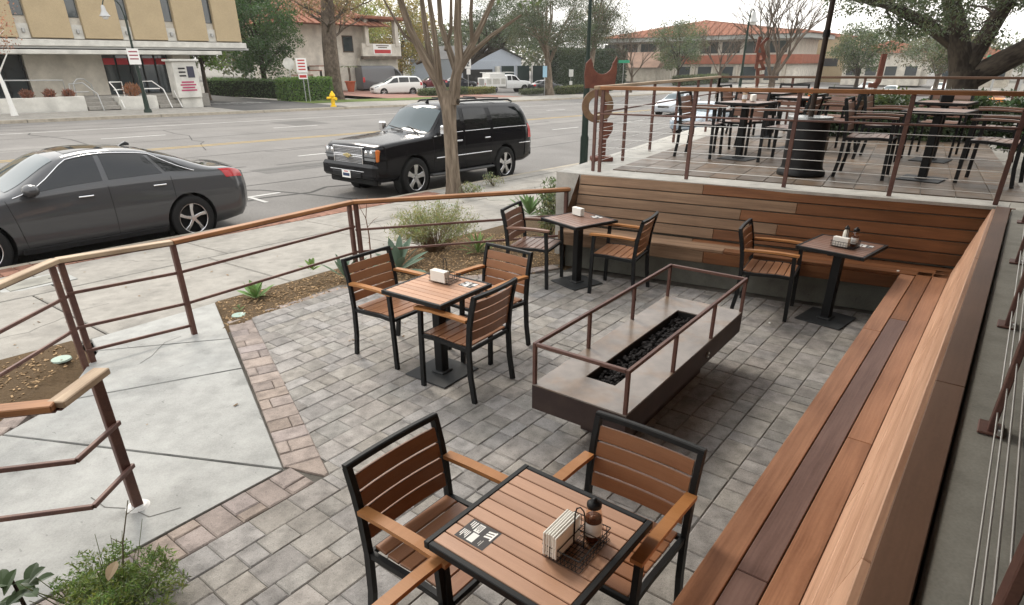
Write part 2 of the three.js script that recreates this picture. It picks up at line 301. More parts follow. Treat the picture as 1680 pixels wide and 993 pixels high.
const road = struct('road', sheet(-60, 330, -36.2, -10.64, 78, 24, (x, z) => RY(x, z)), M.asphalt);
{
  const f = (x, z) => RY(x, z) + 0.005, line = (n, g, m) => mesh(n, g, m, road);
  const run = (z, x0, x1) => { const a = []; for (let x = x0; x < x1; x += 5) a.push([x, z]); a.push([x1, z]); return a; };
  line('yellow_line', ribbon(run(-22.95, -40, 120), 0.12, f), M.lineYellow); line('yellow_line', ribbon(run(-23.25, -40, 120), 0.12, f), M.lineYellow);
  line('white_line', ribbon(run(-31.3, -40, 90), 0.12, f), M.lineWhite);
  for (let k = -2; k < 14; k++) { line('lane_dash', ribbon([[4.9 + k * 7.3, -18.5], [7.3 + k * 7.3, -18.5]], 0.13, f), M.lineWhite); line('lane_dash', ribbon([[2.4 + k * 7.3, -27.4], [4.8 + k * 7.3, -27.4]], 0.13, f), M.lineWhite); }
  line('parking_mark', ribbon([[6.6, -13.47], [8.25, -13.47]], 0.1, f), M.lineWhite); line('parking_mark', ribbon([[7.45, -13.42], [7.45, -12.75]], 0.1, (x, z) => f(x, z) + 0.002), M.lineWhite);
  line('parking_mark', ribbon([[16.2, -13.47], [17.8, -13.47]], 0.1, f), M.lineWhite);
  const r = rng(5);
  for (let k = 0; k < 26; k++) {                                 // crack-sealed joints
    let x = rr(-2, 60, r), z = rr(-35, -12.5, r); const a = r() < 0.75 ? rr(-0.12, 0.12, r) : rr(1.2, 1.9, r), pts = [[x, z]], n = 5 + Math.floor(r() * 9);
    for (let i = 0; i < n; i++) { const b = a + rr(-0.45, 0.45, r); x += Math.cos(b) * rr(0.5, 1.4, r); z += Math.sin(b) * rr(0.5, 1.4, r); if (z > -11.5 || z < -35.5) break; pts.push([x, z]); }
    if (pts.length > 2) line('tar_seam', ribbon(pts, rr(0.035, 0.09, r), (x, z) => RY(x, z) + 0.0035), M.crack);
  }
  line('tar_seam', ribbon([[6.2, -15.2], [7.2, -14.8], [8.1, -14], [8.6, -13], [9, -12], [9.4, -11.2]], 0.09, (x, z) => RY(x, z) + 0.003), M.crack);
  for (const z of [-14.7, -16.6, -20.4, -25.6, -29.3, -33.6]) { const pts = []; for (let x = -10; x <= 60; x += 2.5) pts.push([x, z + rr(-0.12, 0.12, r)]); line('tar_seam', ribbon(pts, 0.05, (x, z) => RY(x, z) + 0.0028), M.crack); }
}
{ // repaired cuts in the asphalt, darker and lighter than the rest
  const m1 = std({ color: lin(0.17, 0.165, 0.158), map: asph, roughness: 0.95 }), m2 = std({ color: lin(0.29, 0.28, 0.265), map: asph, roughness: 0.95 });
  for (const [x0, x1, z0, z1, m] of [[9.5, 17.5, -16.9, -16.0, m1], [18.5, 20.6, -30.2, -27.9, m1], [24, 36, -21.6, -20.8, m2], [3.5, 9, -26.4, -25.2, m2], [31, 34.5, -33.4, -31.9, m1]]) mesh('asphalt_patch', sheet(x0, x1, z0, z1, 6, 2, (x, z) => RY(x, z) + 0.002), m, road);
}
// near kerb, sidewalk
const kerbLen = 2.4;
{
  const k = structGroup('kerb', 'pale concrete kerb along the near side of the road');
  for (let x = -14.4; x < 48; x += kerbLen) {
    const F = [], y0 = G(x, -10.6) + 0.14, y1 = G(x + kerbLen - 0.012, -10.6) + 0.14, X1 = x + kerbLen - 0.012;
    const pr = [[-10.68, -0.3], [-10.66, -0.03], [-10.63, 0.0], [-10.47, 0.004], [-10.47, -0.3]];
    for (let i = 0; i < 4; i++) F.push([[x, y0 + pr[i][1], pr[i][0]], [X1, y1 + pr[i][1], pr[i][0]], [X1, y1 + pr[i + 1][1], pr[i + 1][0]], [x, y0 + pr[i + 1][1], pr[i + 1][0]]]);
    F.push(pr.map(([z, y]) => [x, y0 + y, z])); F.push(pr.map(([z, y]) => [X1, y1 + y, z]));
    mesh('kerb_stone', boxUV(poly(F)), M.kerb, k);
  }
  const s = structGroup('sidewalk', 'worn grey concrete sidewalk beside the parked cars');
  mesh('joint_bed', sheet(-16, 50, -10.47, -6.5, 33, 2, (x, z) => SW(x, z) - 0.02), M.joint, s);
  const rows = [[-10.0, -8.72], [-8.70, -6.55]];
  for (const [z0, z1] of rows) for (let x = -13; x < 46; x += 2.13) {
    const a = x + (z0 < -9 ? 0.3 : 0), b = a + 2.115, e = 0.012, F = [];
    const y = (X, Z) => SW(X, Z);
    F.push([[a + e, y(a, z1), z1 - e], [b - e, y(b, z1), z1 - e], [b - e, y(b, z0), z0 + e], [a + e, y(a, z0), z0 + e]]);
    F.push([[a, y(a, z1) - 0.012, z1], [b, y(b, z1) - 0.012, z1], [b - e, y(b, z1), z1 - e], [a + e, y(a, z1), z1 - e]]);
    F.push([[a, y(a, z0) - 0.012, z0], [a, y(a, z1) - 0.012, z1], [a + e, y(a, z1), z1 - e], [a + e, y(a, z0), z0 + e]]);
    F.push([[b, y(b, z1) - 0.012, z1], [b, y(b, z0) - 0.012, z0], [b - e, y(b, z0), z0 + e], [b - e, y(b, z1), z1 - e]]);
    mesh('sidewalk_slab', boxUV(poly(F)), M.sidewalk, s);
  }
  // brick strip by the kerb, only where the sedan stands
  const bs = structGroup('brick_strip', 'red brick paver strip along the kerb by the grey sedan'); const r = rng(8);
  for (let x = -9; x < 10; x += 0.215) {
    for (let q = 0; q < 2; q++) {
      const z0 = -10.46 + q * 0.225, sh = rr(0.75, 1.15, r), c = [0.33 * sh, 0.175 * sh, 0.125 * sh], y = SW(x, z0) + 0.006;
      const g = cbox(0.205, 0.05, 0.215, 0.005, x + 0.1, y - 0.025, z0 + 0.11); mesh('brick', paintAll(g, c), M.brickRed, bs);
    }
  }
  const st2 = []; for (let x = 10; x < 46; x += 1.5) { const z0 = -10.46, z1 = -10.02; st2.push(poly([[[x, SW(x, z1), z1], [x + 1.488, SW(x + 1.488, z1), z1], [x + 1.488, SW(x + 1.488, z0), z0], [x, SW(x, z0), z0]]])); }
  for (const g of st2) mesh('sidewalk_slab', boxUV(g), M.sidewalk, s);
}
const ub = (x, z, w, d, name, label, cat) => { // utility cover set into the sidewalk
  const t = thing(name, label, cat, [x, SW(x, z), z]);
  mesh('collar', [cbox(w + 0.16, 0.02, d + 0.16, 0.004, 0, 0.002, 0)], M.concrete, t);
  mesh('lid', cbox(w, 0.016, d, 0.004, 0, 0.012, 0), M.wallConc, t); mesh('pull_slot', box(0.08, 0.002, 0.02, w * 0.3, 0.0215, 0), M.black, t);
};
ub(2.1, -9.3, 0.62, 0.36, 'utility_cover', 'rectangular concrete utility cover set in the sidewalk by the grey sedan', 'utility cover');
ub(8.9, -8.9, 0.5, 0.3, 'utility_cover', 'rectangular utility cover set in the sidewalk near the black car', 'utility cover');
{ const t = tag(mesh('manhole_lid', [cyl(0.32, 0.31, 0.012, 28)], M.wallConc, scene, 10.3, SW(10.3, -8.4) + 0.001, -8.4), 'round grey manhole lid in the sidewalk behind the feathery shrub', 'manhole'); }

// ---------------------------------------------------------------- concrete walkway (slabs), patio pavers, border band
const WY = (x, z) => (z > -5.0 ? 0.002 : 0.002 - (-5.0 - z) * 0.045);
{
  const w = structGroup('walkway', 'pale concrete walkway between the handrails');
  const slab = (pts, nm = 'concrete_slab') => {
    const top = pts.map(([x, z]) => [x, WY(x, z), z]), bot = pts.map(([x, z]) => [x, WY(x, z) - 0.1, z]), F = [];
    const cx = pts.reduce((a, p) => a + p[0], 0) / pts.length, cz = pts.reduce((a, p) => a + p[1], 0) / pts.length, e = 0.008;
    const ins = pts.map(([x, z]) => { const l = Math.hypot(x - cx, z - cz); const X = x - (x - cx) / l * e, Z = z - (z - cz) / l * e; return [X, WY(X, Z), Z]; });
    F.push(ins); const low = pts.map(([x, z]) => [x, WY(x, z) - 0.008, z]);
    for (let i = 0; i < pts.length; i++) { const j = (i + 1) % pts.length; F.push([low[i], low[j], ins[j], ins[i]]); F.push([bot[i], bot[j], low[j], low[i]]); }
    mesh(nm, boxUV(poly(F)), M.concrete, w);
  };
  slab([[1.60, -3.10], [0.645, -4.99], [-1.2, -3.5], [-1.2, -3.10]]);
  slab([[1.61, -3.115], [2.215, -4.62], [1.08, -5.21], [0.655, -4.995]].slice().reverse());
  slab([[2.22, -4.635], [2.495, -5.315], [1.655, -6.10], [1.085, -5.225]].slice().reverse());
  slab([[2.50, -5.33], [2.975, -6.50], [1.74, -6.50], [1.66, -6.115]].slice().reverse());
}
{
  const r = rng(606), dark = std({ color: lin(0.14, 0.135, 0.125), roughness: 1 });
  const crack = (parent, x, z, a, n, fy) => { const p = [[x, z]]; for (let i = 0; i < n; i++) { const b = a + rr(-0.6, 0.6, r); x += Math.cos(b) * 0.16; z += Math.sin(b) * 0.16; p.push([x, z]); } mesh('hairline_crack', ribbon(p, 0.006, fy), dark, parent); };
  const wk = scene.getObjectByName('walkway'), sw = scene.getObjectByName('sidewalk');
  crack(wk, 0.75, -3.75, 0.9, 4, (x, z) => WY(x, z) + 0.002); crack(wk, 1.75, -5.45, -0.5, 4, (x, z) => WY(x, z) + 0.002);
  for (const [x, z, a, n] of [[3.2, -9.6, 0.9, 13], [5.4, -8.5, 0.4, 10], [8.3, -7.1, -1.2, 12], [12.5, -9.6, 1.1, 12], [1.0, -7.2, -0.3, 9], [6.5, -7.9, -0.8, 8]]) crack(sw, x, z, a, n, (x, z) => SW(x, z) + 0.002);
}
const paverCol = (r, warm) => { const k = warm ? rr(0.34, 0.46, r) : rr(0.295, 0.40, r), t = r(); const w = warm ? rr(0.09, 0.16, r) : rr(0.0, 0.05, r); return warm ? [k * 0.84 * (1 + w * 0.8), k * 0.79, k * 0.86 * (1 - w * 1.3)] : [k * (1.01 + w * 0.8), k * 0.985, k * (0.95 - w * 0.8) * (t > 0.5 ? 1.01 : 0.98)]; };
function paver(w, d, x, z, col, ry = 0, r = R, y = 0) {         // tumbled concrete paver: low box with worn top edge, 18 triangles
  const c = rr(0.006, 0.011, r), X = w / 2, Z = d / 2, dy = rr(-0.0015, 0.0015, r), j = () => rr(-0.003, 0.003, r);
  const t = [[-X + c, -Z + c], [X - c, -Z + c], [X - c, Z - c], [-X + c, Z - c]].map(([a, b]) => [a + j(), dy + rr(-0.0012, 0.0012, r), b + j()]);
  const m = [[-X, -Z], [X, -Z], [X, Z], [-X, Z]].map(([a, b]) => [a + j() * 0.5, -0.007, b + j() * 0.5]), b = m.map((p) => [p[0], -0.05, p[2]]), F = [t.slice().reverse()];
  for (let i = 0; i < 4; i++) { const k = (i + 1) % 4; F.push([t[i], t[k], m[k], m[i]]); F.push([m[i], m[k], b[k], b[i]]); }
  const g = poly(F); place(g, x, y, z, ry); boxUV(g, hash(Math.round(x * 100), Math.round(z * 100), 3), hash(Math.round(z * 100), 5, Math.round(x * 100)));
  return paintAll(g, col);
}
// outline of the grey field: border band on the left, planter and benches elsewhere; pavers are cut along it
function cutPoly(pts, a, b, c) {                                // keep a x + b z >= c
  const out = []; for (let i = 0; i < pts.length; i++) { const p = pts[i], q = pts[(i + 1) % pts.length], u = a * p[0] + b * p[1] - c, v = a * q[0] + b * q[1] - c; if (u >= 0) out.push(p); if (u * v < 0) { const t = u / (u - v); out.push([mix(p[0], q[0], t), mix(p[1], q[1], t)]); } }
  return out;
}
function paverPoly(pts, col, r) {
  const cx = pts.reduce((s, p) => s + p[0], 0) / pts.length, cz = pts.reduce((s, p) => s + p[1], 0) / pts.length, n = pts.length, c = rr(0.005, 0.009, r), dy = rr(-0.003, 0.002, r);
  const ins = pts.map((p) => { const l = Math.hypot(p[0] - cx, p[1] - cz), k = Math.max(0.4, 1 - c * 1.4 / l); return [cx + (p[0] - cx) * k + rr(-0.002, 0.002, r), dy + rr(-0.0012, 0.0012, r), cz + (p[1] - cz) * k + rr(-0.002, 0.002, r)]; });
  const m = pts.map((p) => [p[0], -0.006, p[1]]), lo = pts.map((p) => [p[0], -0.04, p[1]]), F = [ins.slice().reverse()];
  for (let i = 0; i < n; i++) { const k = (i + 1) % n; F.push([ins[i], ins[k], m[k], m[i]], [m[i], m[k], lo[k], lo[i]]); }
  const g = poly(F); boxUV(g, r() * 5, r() * 5); return paintAll(g, col);
}
{
  const fl = structGroup('patio_paving', 'grey tumbled concrete pavers of the sunken patio');
  mesh('bedding', boxUV(poly([[[-2, -0.012, 0.2], [7.4, -0.012, 0.2], [7.4, -0.012, -3.09], [-2, -0.012, -3.09]].reverse(), [[1.60, -0.012, -3.09], [7.4, -0.012, -3.09], [6.2, -0.012, -4.25], [4.1, -0.03, -5.8], [2.71, -0.06, -5.82]].reverse()])), M.joint, fl);
  const r = rng(21), list = [], rows = [0.185, 0.125, 0.185, 0.185, 0.125, 0.185, 0.155];
  let z = -0.36, k = 0;
  while (z > -5.7) {
    const d = rows[k % rows.length]; k++; let x = -0.8 + rr(0, 0.3, r);
    while (x < 7.2) {
      const w = (r() < 0.3 ? 0.125 : r() < 0.6 ? 0.185 : 0.25) * rr(0.96, 1.04, r), e = 0.0013;
      let p = [[x + e, z - e], [x + w - e, z - e], [x + w - e, z - d + e], [x + e, z - d + e]];
      const xs = 1.757, parts = []; 
      if (z - d > -2.835) parts.push(p); else { if (x < xs) parts.push(cutPoly(cutPoly(p, -1, 0, -xs), 0, 1, -2.835)); if (x + w > xs) parts.push(cutPoly(cutPoly(p, 1, 0, xs), 1, 0.411, 1.60 - 3.10 * 0.411 + 0.262)); }
      for (p of parts) {
        if (p.length > 2) p = cutPoly(p, 0, 1, -5.612); if (p.length > 2) p = cutPoly(p, -0.63, 0.77, -0.63 * 4.0 - 0.77 * 5.6); if (p.length > 2 && x > 5.2) p = cutPoly(p, -0.42, 0.9, -0.42 * 5.36 - 0.9 * 4.43);
        if (p.length > 2) p = cutPoly(p, -1, 0.2, -7.0 + 0.2 * 0.6);
        if (p.length > 2) { let A = 0; for (let i = 0; i < p.length; i++) { const q = p[(i + 1) % p.length]; A += p[i][0] * q[1] - q[0] * p[i][1]; } if (Math.abs(A) / 2 > 0.0012) list.push([p, Math.abs(A) / 2]); }
      }
      x += w;
    }
    z -= d;
  }
  const size = ([p, A]) => { const dx = p.reduce((s, q) => s + q[0], 0) / p.length, dz = p.reduce((s, q) => s + q[1], 0) / p.length, fw = dx * 0.785 - dz * 0.62, sd = dx * 0.62 + dz * 0.785; return (fw > 1.35 && Math.abs(sd) < fw * 0.95 ? 1 : 0.001) * A / Math.pow(fw * fw + sd * sd + 5, 1.5); };
  list.sort((a, b) => size(b) - size(a));
  const rest = [];
  list.forEach(([p], i) => { const g = paverPoly(p, paverCol(r, false), r); if (i < 300) mesh('paver', g, M.paver, fl); else rest.push(g); });
  const o = mesh('small_pavers', rest, M.paver, fl); o.userData.kind = 'stuff';
  // border band: one soldier course of tan pavers round the walkway
  const bd = structGroup('paving_border', 'tan paver border along the edge of the walkway');
  const course = (x0, z0, x1, z1, w) => {
    const L = Math.hypot(x1 - x0, z1 - z0), ux = (x1 - x0) / L, uz = (z1 - z0) / L, ry = Math.atan2(-uz, ux); let t = 0, q = 0;
    while (t < L - 0.08) {
      const s = q % 2 ? 0.155 : [0.155, 0.19, 0.155][q % 3], split = q % 2 === 1, f = split ? (r() < 0.5 ? 0.34 : 0.64) : 1; q++;
      const mk = (a, b) => { const cx = x0 + ux * (t + s / 2) - uz * (a + b) / 2, cz = z0 + uz * (t + s / 2) + ux * (a + b) / 2; mesh('border_paver', paver(s - 0.004, (b - a) - 0.004, cx, cz, paverCol(r, true), ry, r, Math.min(0.001, WY(cx, cz))), M.paver, bd); };
      if (split) { mk(0, w * f); mk(w * f, w); } else mk(0, w);
      t += s;
    }
  };
  course(1.62, -3.12, 2.70, -5.74, 0.235);
  course(-0.9, -3.09, 1.72, -3.09, 0.25);
  mesh('border_paver', paverPoly([[1.63, -3.115], [1.723, -2.838], [1.752, -2.838], [1.832, -3.035]].reverse(), paverCol(r, true), r), M.paver, bd);
  const edge = (pts) => { for (let i = 0; i < pts.length - 1; i++) course(pts[i][0], pts[i][1], pts[i + 1][0], pts[i + 1][1], 0.16); };
  edge([[2.95, -5.78], [4.05, -5.76]]); edge([[4.08, -5.72], [5.45, -4.60]]); edge([[5.47, -4.57], [6.25, -4.2]]);
  for (let i = 0; i < 22; i++) { const x = 0.9 - 0.165 * (i % 8) * 0.9 - 0.14 * Math.floor(i / 8), z = -5.32 + 0.125 * (i % 8) - 0.15 * Math.floor(i / 8); mesh('border_paver', paver(0.2, 0.15, x, z, paverCol(r, true), 0.85, r, WY(x, z) - 0.004), M.paver, bd); }
}
// ---------------------------------------------------------------- planter bed
const bedY = (x, z) => { const e = SW(x, -6.5) + 0.03; return mix(-0.015, e, sstep(-5.2, -6.6, z)); };
{
  const bed = struct('planter_bed', sheet(2.4, 7.4, -6.56, -4.0, 24, 14, (x, z) => { const zl = x < 4.05 ? -5.6 : -5.6 + (x - 4.05) * 0.83; const inside = z < zl - 0.02 && x > 2.3 + (-5.0 - z) * 0.44; return bedY(x, z) + (inside ? 0.02 * (fbm(x / 8, -z / 8, 40, 40, 5, 3) - 0.3) : -0.08); }), M.mulch, 'brown mulch planter bed behind the railing');
  struct('planter_bed', sheet(-3, 1.6, -6.56, -4.2, 16, 10, (x, z) => Math.min(0, SW(x, -6.5) + 0.05) - (z > -6.1 + (1.6 - x) * 0.86 ? 0.12 : 0.02)), M.mulch, 'gravelly mulch bed left of the walkway');
  struct('planter_bed', sheet(7.4, 16, -6.56, -4.75, 10, 4, (x, z) => SW(x, -6.5) + 0.02), M.mulch, 'mulch bed in front of the raised deck');
  const r = rng(91), n = 6500, g = new THREE.BoxGeometry(0.018, 0.004, 0.008), im = new THREE.InstancedMesh(g, M.chip, n), m = new THREE.Matrix4(), q = new THREE.Quaternion(), c = new THREE.Color();
  for (let i = 0; i < n; i++) {
    let x, z; const left = i < 1800;
    do { x = left ? rr(-1.4, 1.5, r) : rr(2.6, 7.3, r); z = rr(-6.5, -4.2, r); } while (left ? z > -6.15 + (1.6 - x) * 0.86 : !(z < (x < 4.05 ? -5.62 : -5.62 + (x - 4.05) * 0.83) && x > 2.35 + (-5.0 - z) * 0.44));
    q.setFromEuler(new THREE.Euler(rr(-0.4, 0.4, r), rr(0, 6.3, r), rr(-0.4, 0.4, r)));
    const y = left ? Math.min(0, SW(x, -6.5) + 0.05) - 0.02 : bedY(x, z) + 0.004, s = rr(0.6, 1.9, r);
    m.compose(V(x, y + 0.006, z), q, V(s, s, s)); im.setMatrixAt(i, m); const k = rr(0.5, 1.5, r); im.setColorAt(i, c.setRGB(0.30 * k, 0.205 * k, 0.115 * k));
  }
  im.name = 'mulch_chips'; im.castShadow = im.receiveShadow = true; im.userData = { kind: 'stuff', label: 'loose brown bark chips and dry leaf litter in the beds', category: 'mulch' }; scene.add(im);
}
// blade leaf for agaves and rosettes: tapered, folded, curving up
function blade(L, w, lift, curl, yaw, thick = 0.3) {
  const F = [], n = 6, P = [];
  for (let i = 0; i <= n; i++) {
    const t = i / n, ww = w * Math.pow(Math.sin(Math.PI * Math.min(1, 0.12 + 0.88 * (0.25 + 0.75 * (1 - t)))), 0.7) * (1 - Math.pow(t, 5)) / 2 + 0.001;
    const a = lift - curl * t, x = L * t * Math.cos(lift - curl * t * 0.5), y = L * t * Math.sin(lift - curl * t * 0.5);
    P.push([[x, y + ww * thick, -ww], [x, y, 0], [x, y + ww * thick, ww]]);
  }
  for (let i = 0; i < n; i++) for (let k = 0; k < 2; k++) F.push([P[i][k], P[i + 1][k], P[i + 1][k + 1], P[i][k + 1]]);
  return place(poly(F), 0, 0, 0, yaw);
}
function rosette(name, label, cat, p, o) {
  const t = thing(name, label, cat, p, o.ry || 0), r = rng(o.seed), m = M.leaf(...o.col, 0.12);
  for (let i = 0; i < o.n; i++) {
    const f = i / o.n, g = blade(o.L * mix(1, 0.7, f) * rr(0.8, 1.1, r), o.w * rr(0.85, 1.15, r), mix(o.low, o.high, f) + rr(-0.12, 0.12, r), o.curl * rr(0.4, 1.3, r), i * 2.4 + rr(-0.25, 0.25, r));
    const k = rr(0.75, 1.2, r); paintAll(g, [k, k, k * rr(0.85, 1.05, r)]); mesh('leaf', g, m, t, 0, 0.01 + 0.04 * f, 0);
  }
  return t;
}
rosette('agave', 'big grey green agave behind the three-chair table', 'agave', [4.9, bedY(4.9, -5.65), -5.65], { n: 17, L: 0.52, w: 0.10, low: 0.12, high: 1.35, curl: 0.15, col: [0.128, 0.187, 0.136], seed: 3 });
rosette('agave', 'small upright agave beside the railing post', 'agave', [4.35, bedY(4.35, -6.0), -6.0], { n: 8, L: 0.38, w: 0.08, low: 0.7, high: 1.4, curl: 0.1, col: [0.128, 0.187, 0.136], seed: 5 });
rosette('succulent', 'bright green succulent rosette in the mulch by the walkway', 'succulent', [3.35, bedY(3.35, -6.3) - 0.02, -6.3], { n: 15, L: 0.27, w: 0.085, low: 0.35, high: 1.4, curl: 0.1, col: [0.170, 0.281, 0.102], seed: 7 });
rosette('succulent', 'small green succulent on a stalk behind the left chair', 'succulent', [4.15, bedY(4.15, -6.35) + 0.12, -6.35], { n: 12, L: 0.17, w: 0.05, low: 0.3, high: 1.4, curl: 0.1, col: [0.187, 0.289, 0.085], seed: 9 });
rosette('succulent', 'tiny sprout beside the round cover in the mulch', 'succulent', [2.98, bedY(2.98, -6.0), -6.0], { n: 6, L: 0.08, w: 0.025, low: 0.4, high: 1.3, curl: 0.2, col: [0.136, 0.187, 0.076], seed: 11 });
rosette('strap_plant', 'spiky strap leaved plant at the foot of the feathery shrub', 'plant', [6.05, bedY(6.05, -5.35) - 0.02, -5.35], { n: 26, L: 0.36, w: 0.035, low: 0.4, high: 1.5, curl: 0.5, col: [0.128, 0.196, 0.060], seed: 13 });
rosette('aloe', 'green aloe rosette by the corner of the raised deck', 'aloe', [7.75, SW(7.75, -6.1) + 0.32, -5.75], { n: 22, L: 0.46, w: 0.075, low: 0.15, high: 1.4, curl: 0.25, col: [0.119, 0.196, 0.068], seed: 15 });
{ const t = thing('bed_light', 'pale green round cover in the mulch at the walkway corner', 'cover', [2.9, bedY(2.9, -5.85) - 0.002, -5.87]); mesh('cover', cyl(0.075, 0.07, 0.014, 20), std({ color: lin(0.30, 0.40, 0.34), roughness: 0.7 }), t); mesh('screw', cyl(0.01, 0.01, 0.004, 8, 0.04, 0.014, 0), M.steel, t); }
{ const t = thing('bed_light', 'pale green round cover in the gravelly bed by the double post', 'cover', [1.38, SW(1.38, -6.5) + 0.028, -6.15]); mesh('cover', cyl(0.08, 0.075, 0.014, 20), std({ color: lin(0.34, 0.42, 0.36), roughness: 0.7 }), t); }
// foliage made of leaf-sized faces: centres spread in clumps, crossed small quads
function leafCloud(r, count, centre, size, o = {}) {             // centre(r) -> point, size -> leaf length
  const pos = new Float32Array(count * 12), nor = new Float32Array(count * 12), col = new Float32Array(count * 12), uv = new Float32Array(count * 8), idx = new Uint32Array(count * 6);
  const a = V(), b = V(), n = V();
  for (let i = 0; i < count; i++) {
    const p = centre(r), L = size * rr(0.6, 1.4, r), w = L * (o.w || 0.5);
    a.set(rr(-1, 1, r), rr(-1, 1, r) + (o.up || 0), rr(-1, 1, r)).normalize(); b.set(rr(-1, 1, r), rr(-1, 1, r), rr(-1, 1, r)).cross(a).normalize(); n.copy(b).cross(a);
    const k = rr(0.6, 1.35, r) * (p.k || 1), y = rr(0.8, 1.2, r) * (p.yel || 1);
    [[0, 0], [0.45, 0.5], [1, 0], [0.45, -0.5]].forEach(([s, q], j) => {
      const e = i * 12 + j * 3; pos[e] = p.x + a.x * s * L + b.x * q * w; pos[e + 1] = p.y + a.y * s * L + b.y * q * w; pos[e + 2] = p.z + a.z * s * L + b.z * q * w;
      nor[e] = n.x; nor[e + 1] = n.y; nor[e + 2] = n.z; col[e] = k * y; col[e + 1] = k; col[e + 2] = k * 0.9; uv[i * 8 + j * 2] = s; uv[i * 8 + j * 2 + 1] = q;
    });
    idx.set([i * 4, i * 4 + 1, i * 4 + 2, i * 4, i * 4 + 2, i * 4 + 3], i * 6);
  }
  const g = new THREE.BufferGeometry(); g.setAttribute('position', new THREE.BufferAttribute(pos, 3)); g.setAttribute('normal', new THREE.BufferAttribute(nor, 3)); g.setAttribute('color', new THREE.BufferAttribute(col, 3)); g.setAttribute('uv', new THREE.BufferAttribute(uv, 2)); g.setIndex(new THREE.BufferAttribute(idx, 1)); return g;
}
function clumps(r, n, rad, shape) { const c = []; for (let i = 0; i < n; i++) c.push({ p: shape(r), s: rad * rr(0.6, 1.3, r), k: rr(0.8, 1.15, r), yel: rr(0.85, 1.25, r) }); return (q) => { const k = c[Math.floor(q() * c.length)]; const v = V(rr(-1, 1, q), rr(-1, 1, q), rr(-1, 1, q)); if (v.lengthSq() > 1) v.normalize(); v.multiplyScalar(k.s).add(k.p); v.k = k.k; v.yel = k.yel; return v; }; }
const ell = (rx, ry, rz, shell = 0.35) => (r) => { const v = V(rr(-1, 1, r), rr(-1, 1, r), rr(-1, 1, r)); while (v.lengthSq() > 1 || v.lengthSq() < shell * shell) v.set(rr(-1, 1, r), rr(-1, 1, r), rr(-1, 1, r)); return v.multiply(V(rx, ry, rz)); };
{ // feathery shrub: thin twigs with narrow pale leaves
  const t = thing('feathery_shrub', 'wide feathery grey green shrub with brown twigs behind the railing', 'shrub', [6.0, bedY(6.0, -6.1) - 0.03, -6.1]), r = rng(41), tw = [], tips = [];
  for (let i = 0; i < 190; i++) { const a = rr(0, 6.28, r), s = Math.sqrt(r()), e = V(Math.cos(a) * 0.72 * s, rr(0.34, 0.66, r) * (1.1 - 0.45 * s * s), Math.sin(a) * 0.5 * s), mid = e.clone().multiplyScalar(0.5).add(V(0, 0.05, 0)); tw.push(tubeAt([V(rr(-0.08, 0.08, r), 0, rr(-0.06, 0.06, r)), mid, e], [0.005, 0.003, 0.0014], 4)); tips.push([mid, e]); }
  mesh('twigs', tw, std({ color: lin(0.20, 0.135, 0.085), roughness: 1 }), t);
  const g = leafCloud(r, 7500, (q) => { const [m, e] = tips[Math.floor(q() * tips.length)], f = Math.pow(q(), 0.6); const v = m.clone().lerp(e, f * 1.2); v.add(V(rr(-0.05, 0.05, q), rr(-0.03, 0.05, q), rr(-0.05, 0.05, q))); v.k = 1; v.yel = rr(0.9, 1.15, q); return v; }, 0.05, { w: 0.16, up: 0.8 });
  mesh('foliage', g, M.leaf(0.25, 0.27, 0.11), t);
}
function smallShrub(name, label, p, rx, ry, n, size, col, seed, stems = 8, w = 0.3) {
  const t = thing(name, label, 'shrub', p), r = rng(seed), tw = [];
  for (let i = 0; i < stems; i++) { const a = rr(0, 6.28, r), s = Math.sqrt(r()) * rx; tw.push(tubeAt([V(0, 0, 0), V(Math.cos(a) * s * 0.5, ry * rr(0.6, 0.9, r), Math.sin(a) * s * 0.5), V(Math.cos(a) * s, ry * rr(1.3, 2.1, r), Math.sin(a) * s)], [0.008, 0.005, 0.002], 4)); }
  mesh('stems', tw, M.barkBrown, t);
  const c = clumps(r, 18, rx * 0.4, (q) => ell(rx * 0.8, ry * 0.85, rx * 0.8, 0.1)(q).add(V(0, ry, 0)));
  mesh('foliage', leafCloud(r, n, c, size, { w, up: 0.5 }), M.leaf(...col), t); return t;
}
smallShrub('leafy_shrub', 'tall loose shrub against the end of the plank wall', [7.25, SW(7, -6.5) + 0.18, -5.0], 0.24, 0.42, 1500, 0.06, [0.15, 0.19, 0.08], 43);
smallShrub('leafy_shrub', 'pale airy shrub below the deck corner by the lamp post', [8.6, SW(8.6, -6.3), -5.6], 0.36, 0.45, 1700, 0.055, [0.28, 0.30, 0.16], 44);
smallShrub('leafy_shrub', 'low seedling weeds at the foot of the pale tree', [10.35, SW(10.3, -9.3), -9.3], 0.3, 0.12, 350, 0.06, [0.2, 0.24, 0.11], 46, 10);
smallShrub('leafy_shrub', 'thin weeds on the sidewalk beside the pale tree trunk', [11.6, SW(11.6, -9.6), -9.7], 0.3, 0.14, 300, 0.06, [0.22, 0.25, 0.13], 47, 10);
{ // sapling with bare stem by the shrub
  const t = thing('sapling', 'thin bare sapling left of the feathery shrub', 'sapling', [5.05, bedY(5.05, -6.35), -6.35]), g = [tubeAt([V(0, 0, 0), V(0.01, 0.4, 0), V(-0.02, 0.62, 0.01), V(0.05, 0.9, 0)], [0.011, 0.009, 0.006, 0.003], 5), tubeAt([V(-0.02, 0.62, 0.01), V(-0.1, 0.75, 0.03), V(-0.12, 0.9, 0)], [0.006, 0.004, 0.002], 4), tubeAt([V(0, 0.5, 0), V(0.1, 0.58, 0.02), V(0.2, 0.6, 0)], [0.005, 0.003, 0.001], 4)];
  mesh('stem', g, std({ color: lin(0.16, 0.09, 0.06), roughness: 1 }), t);
}
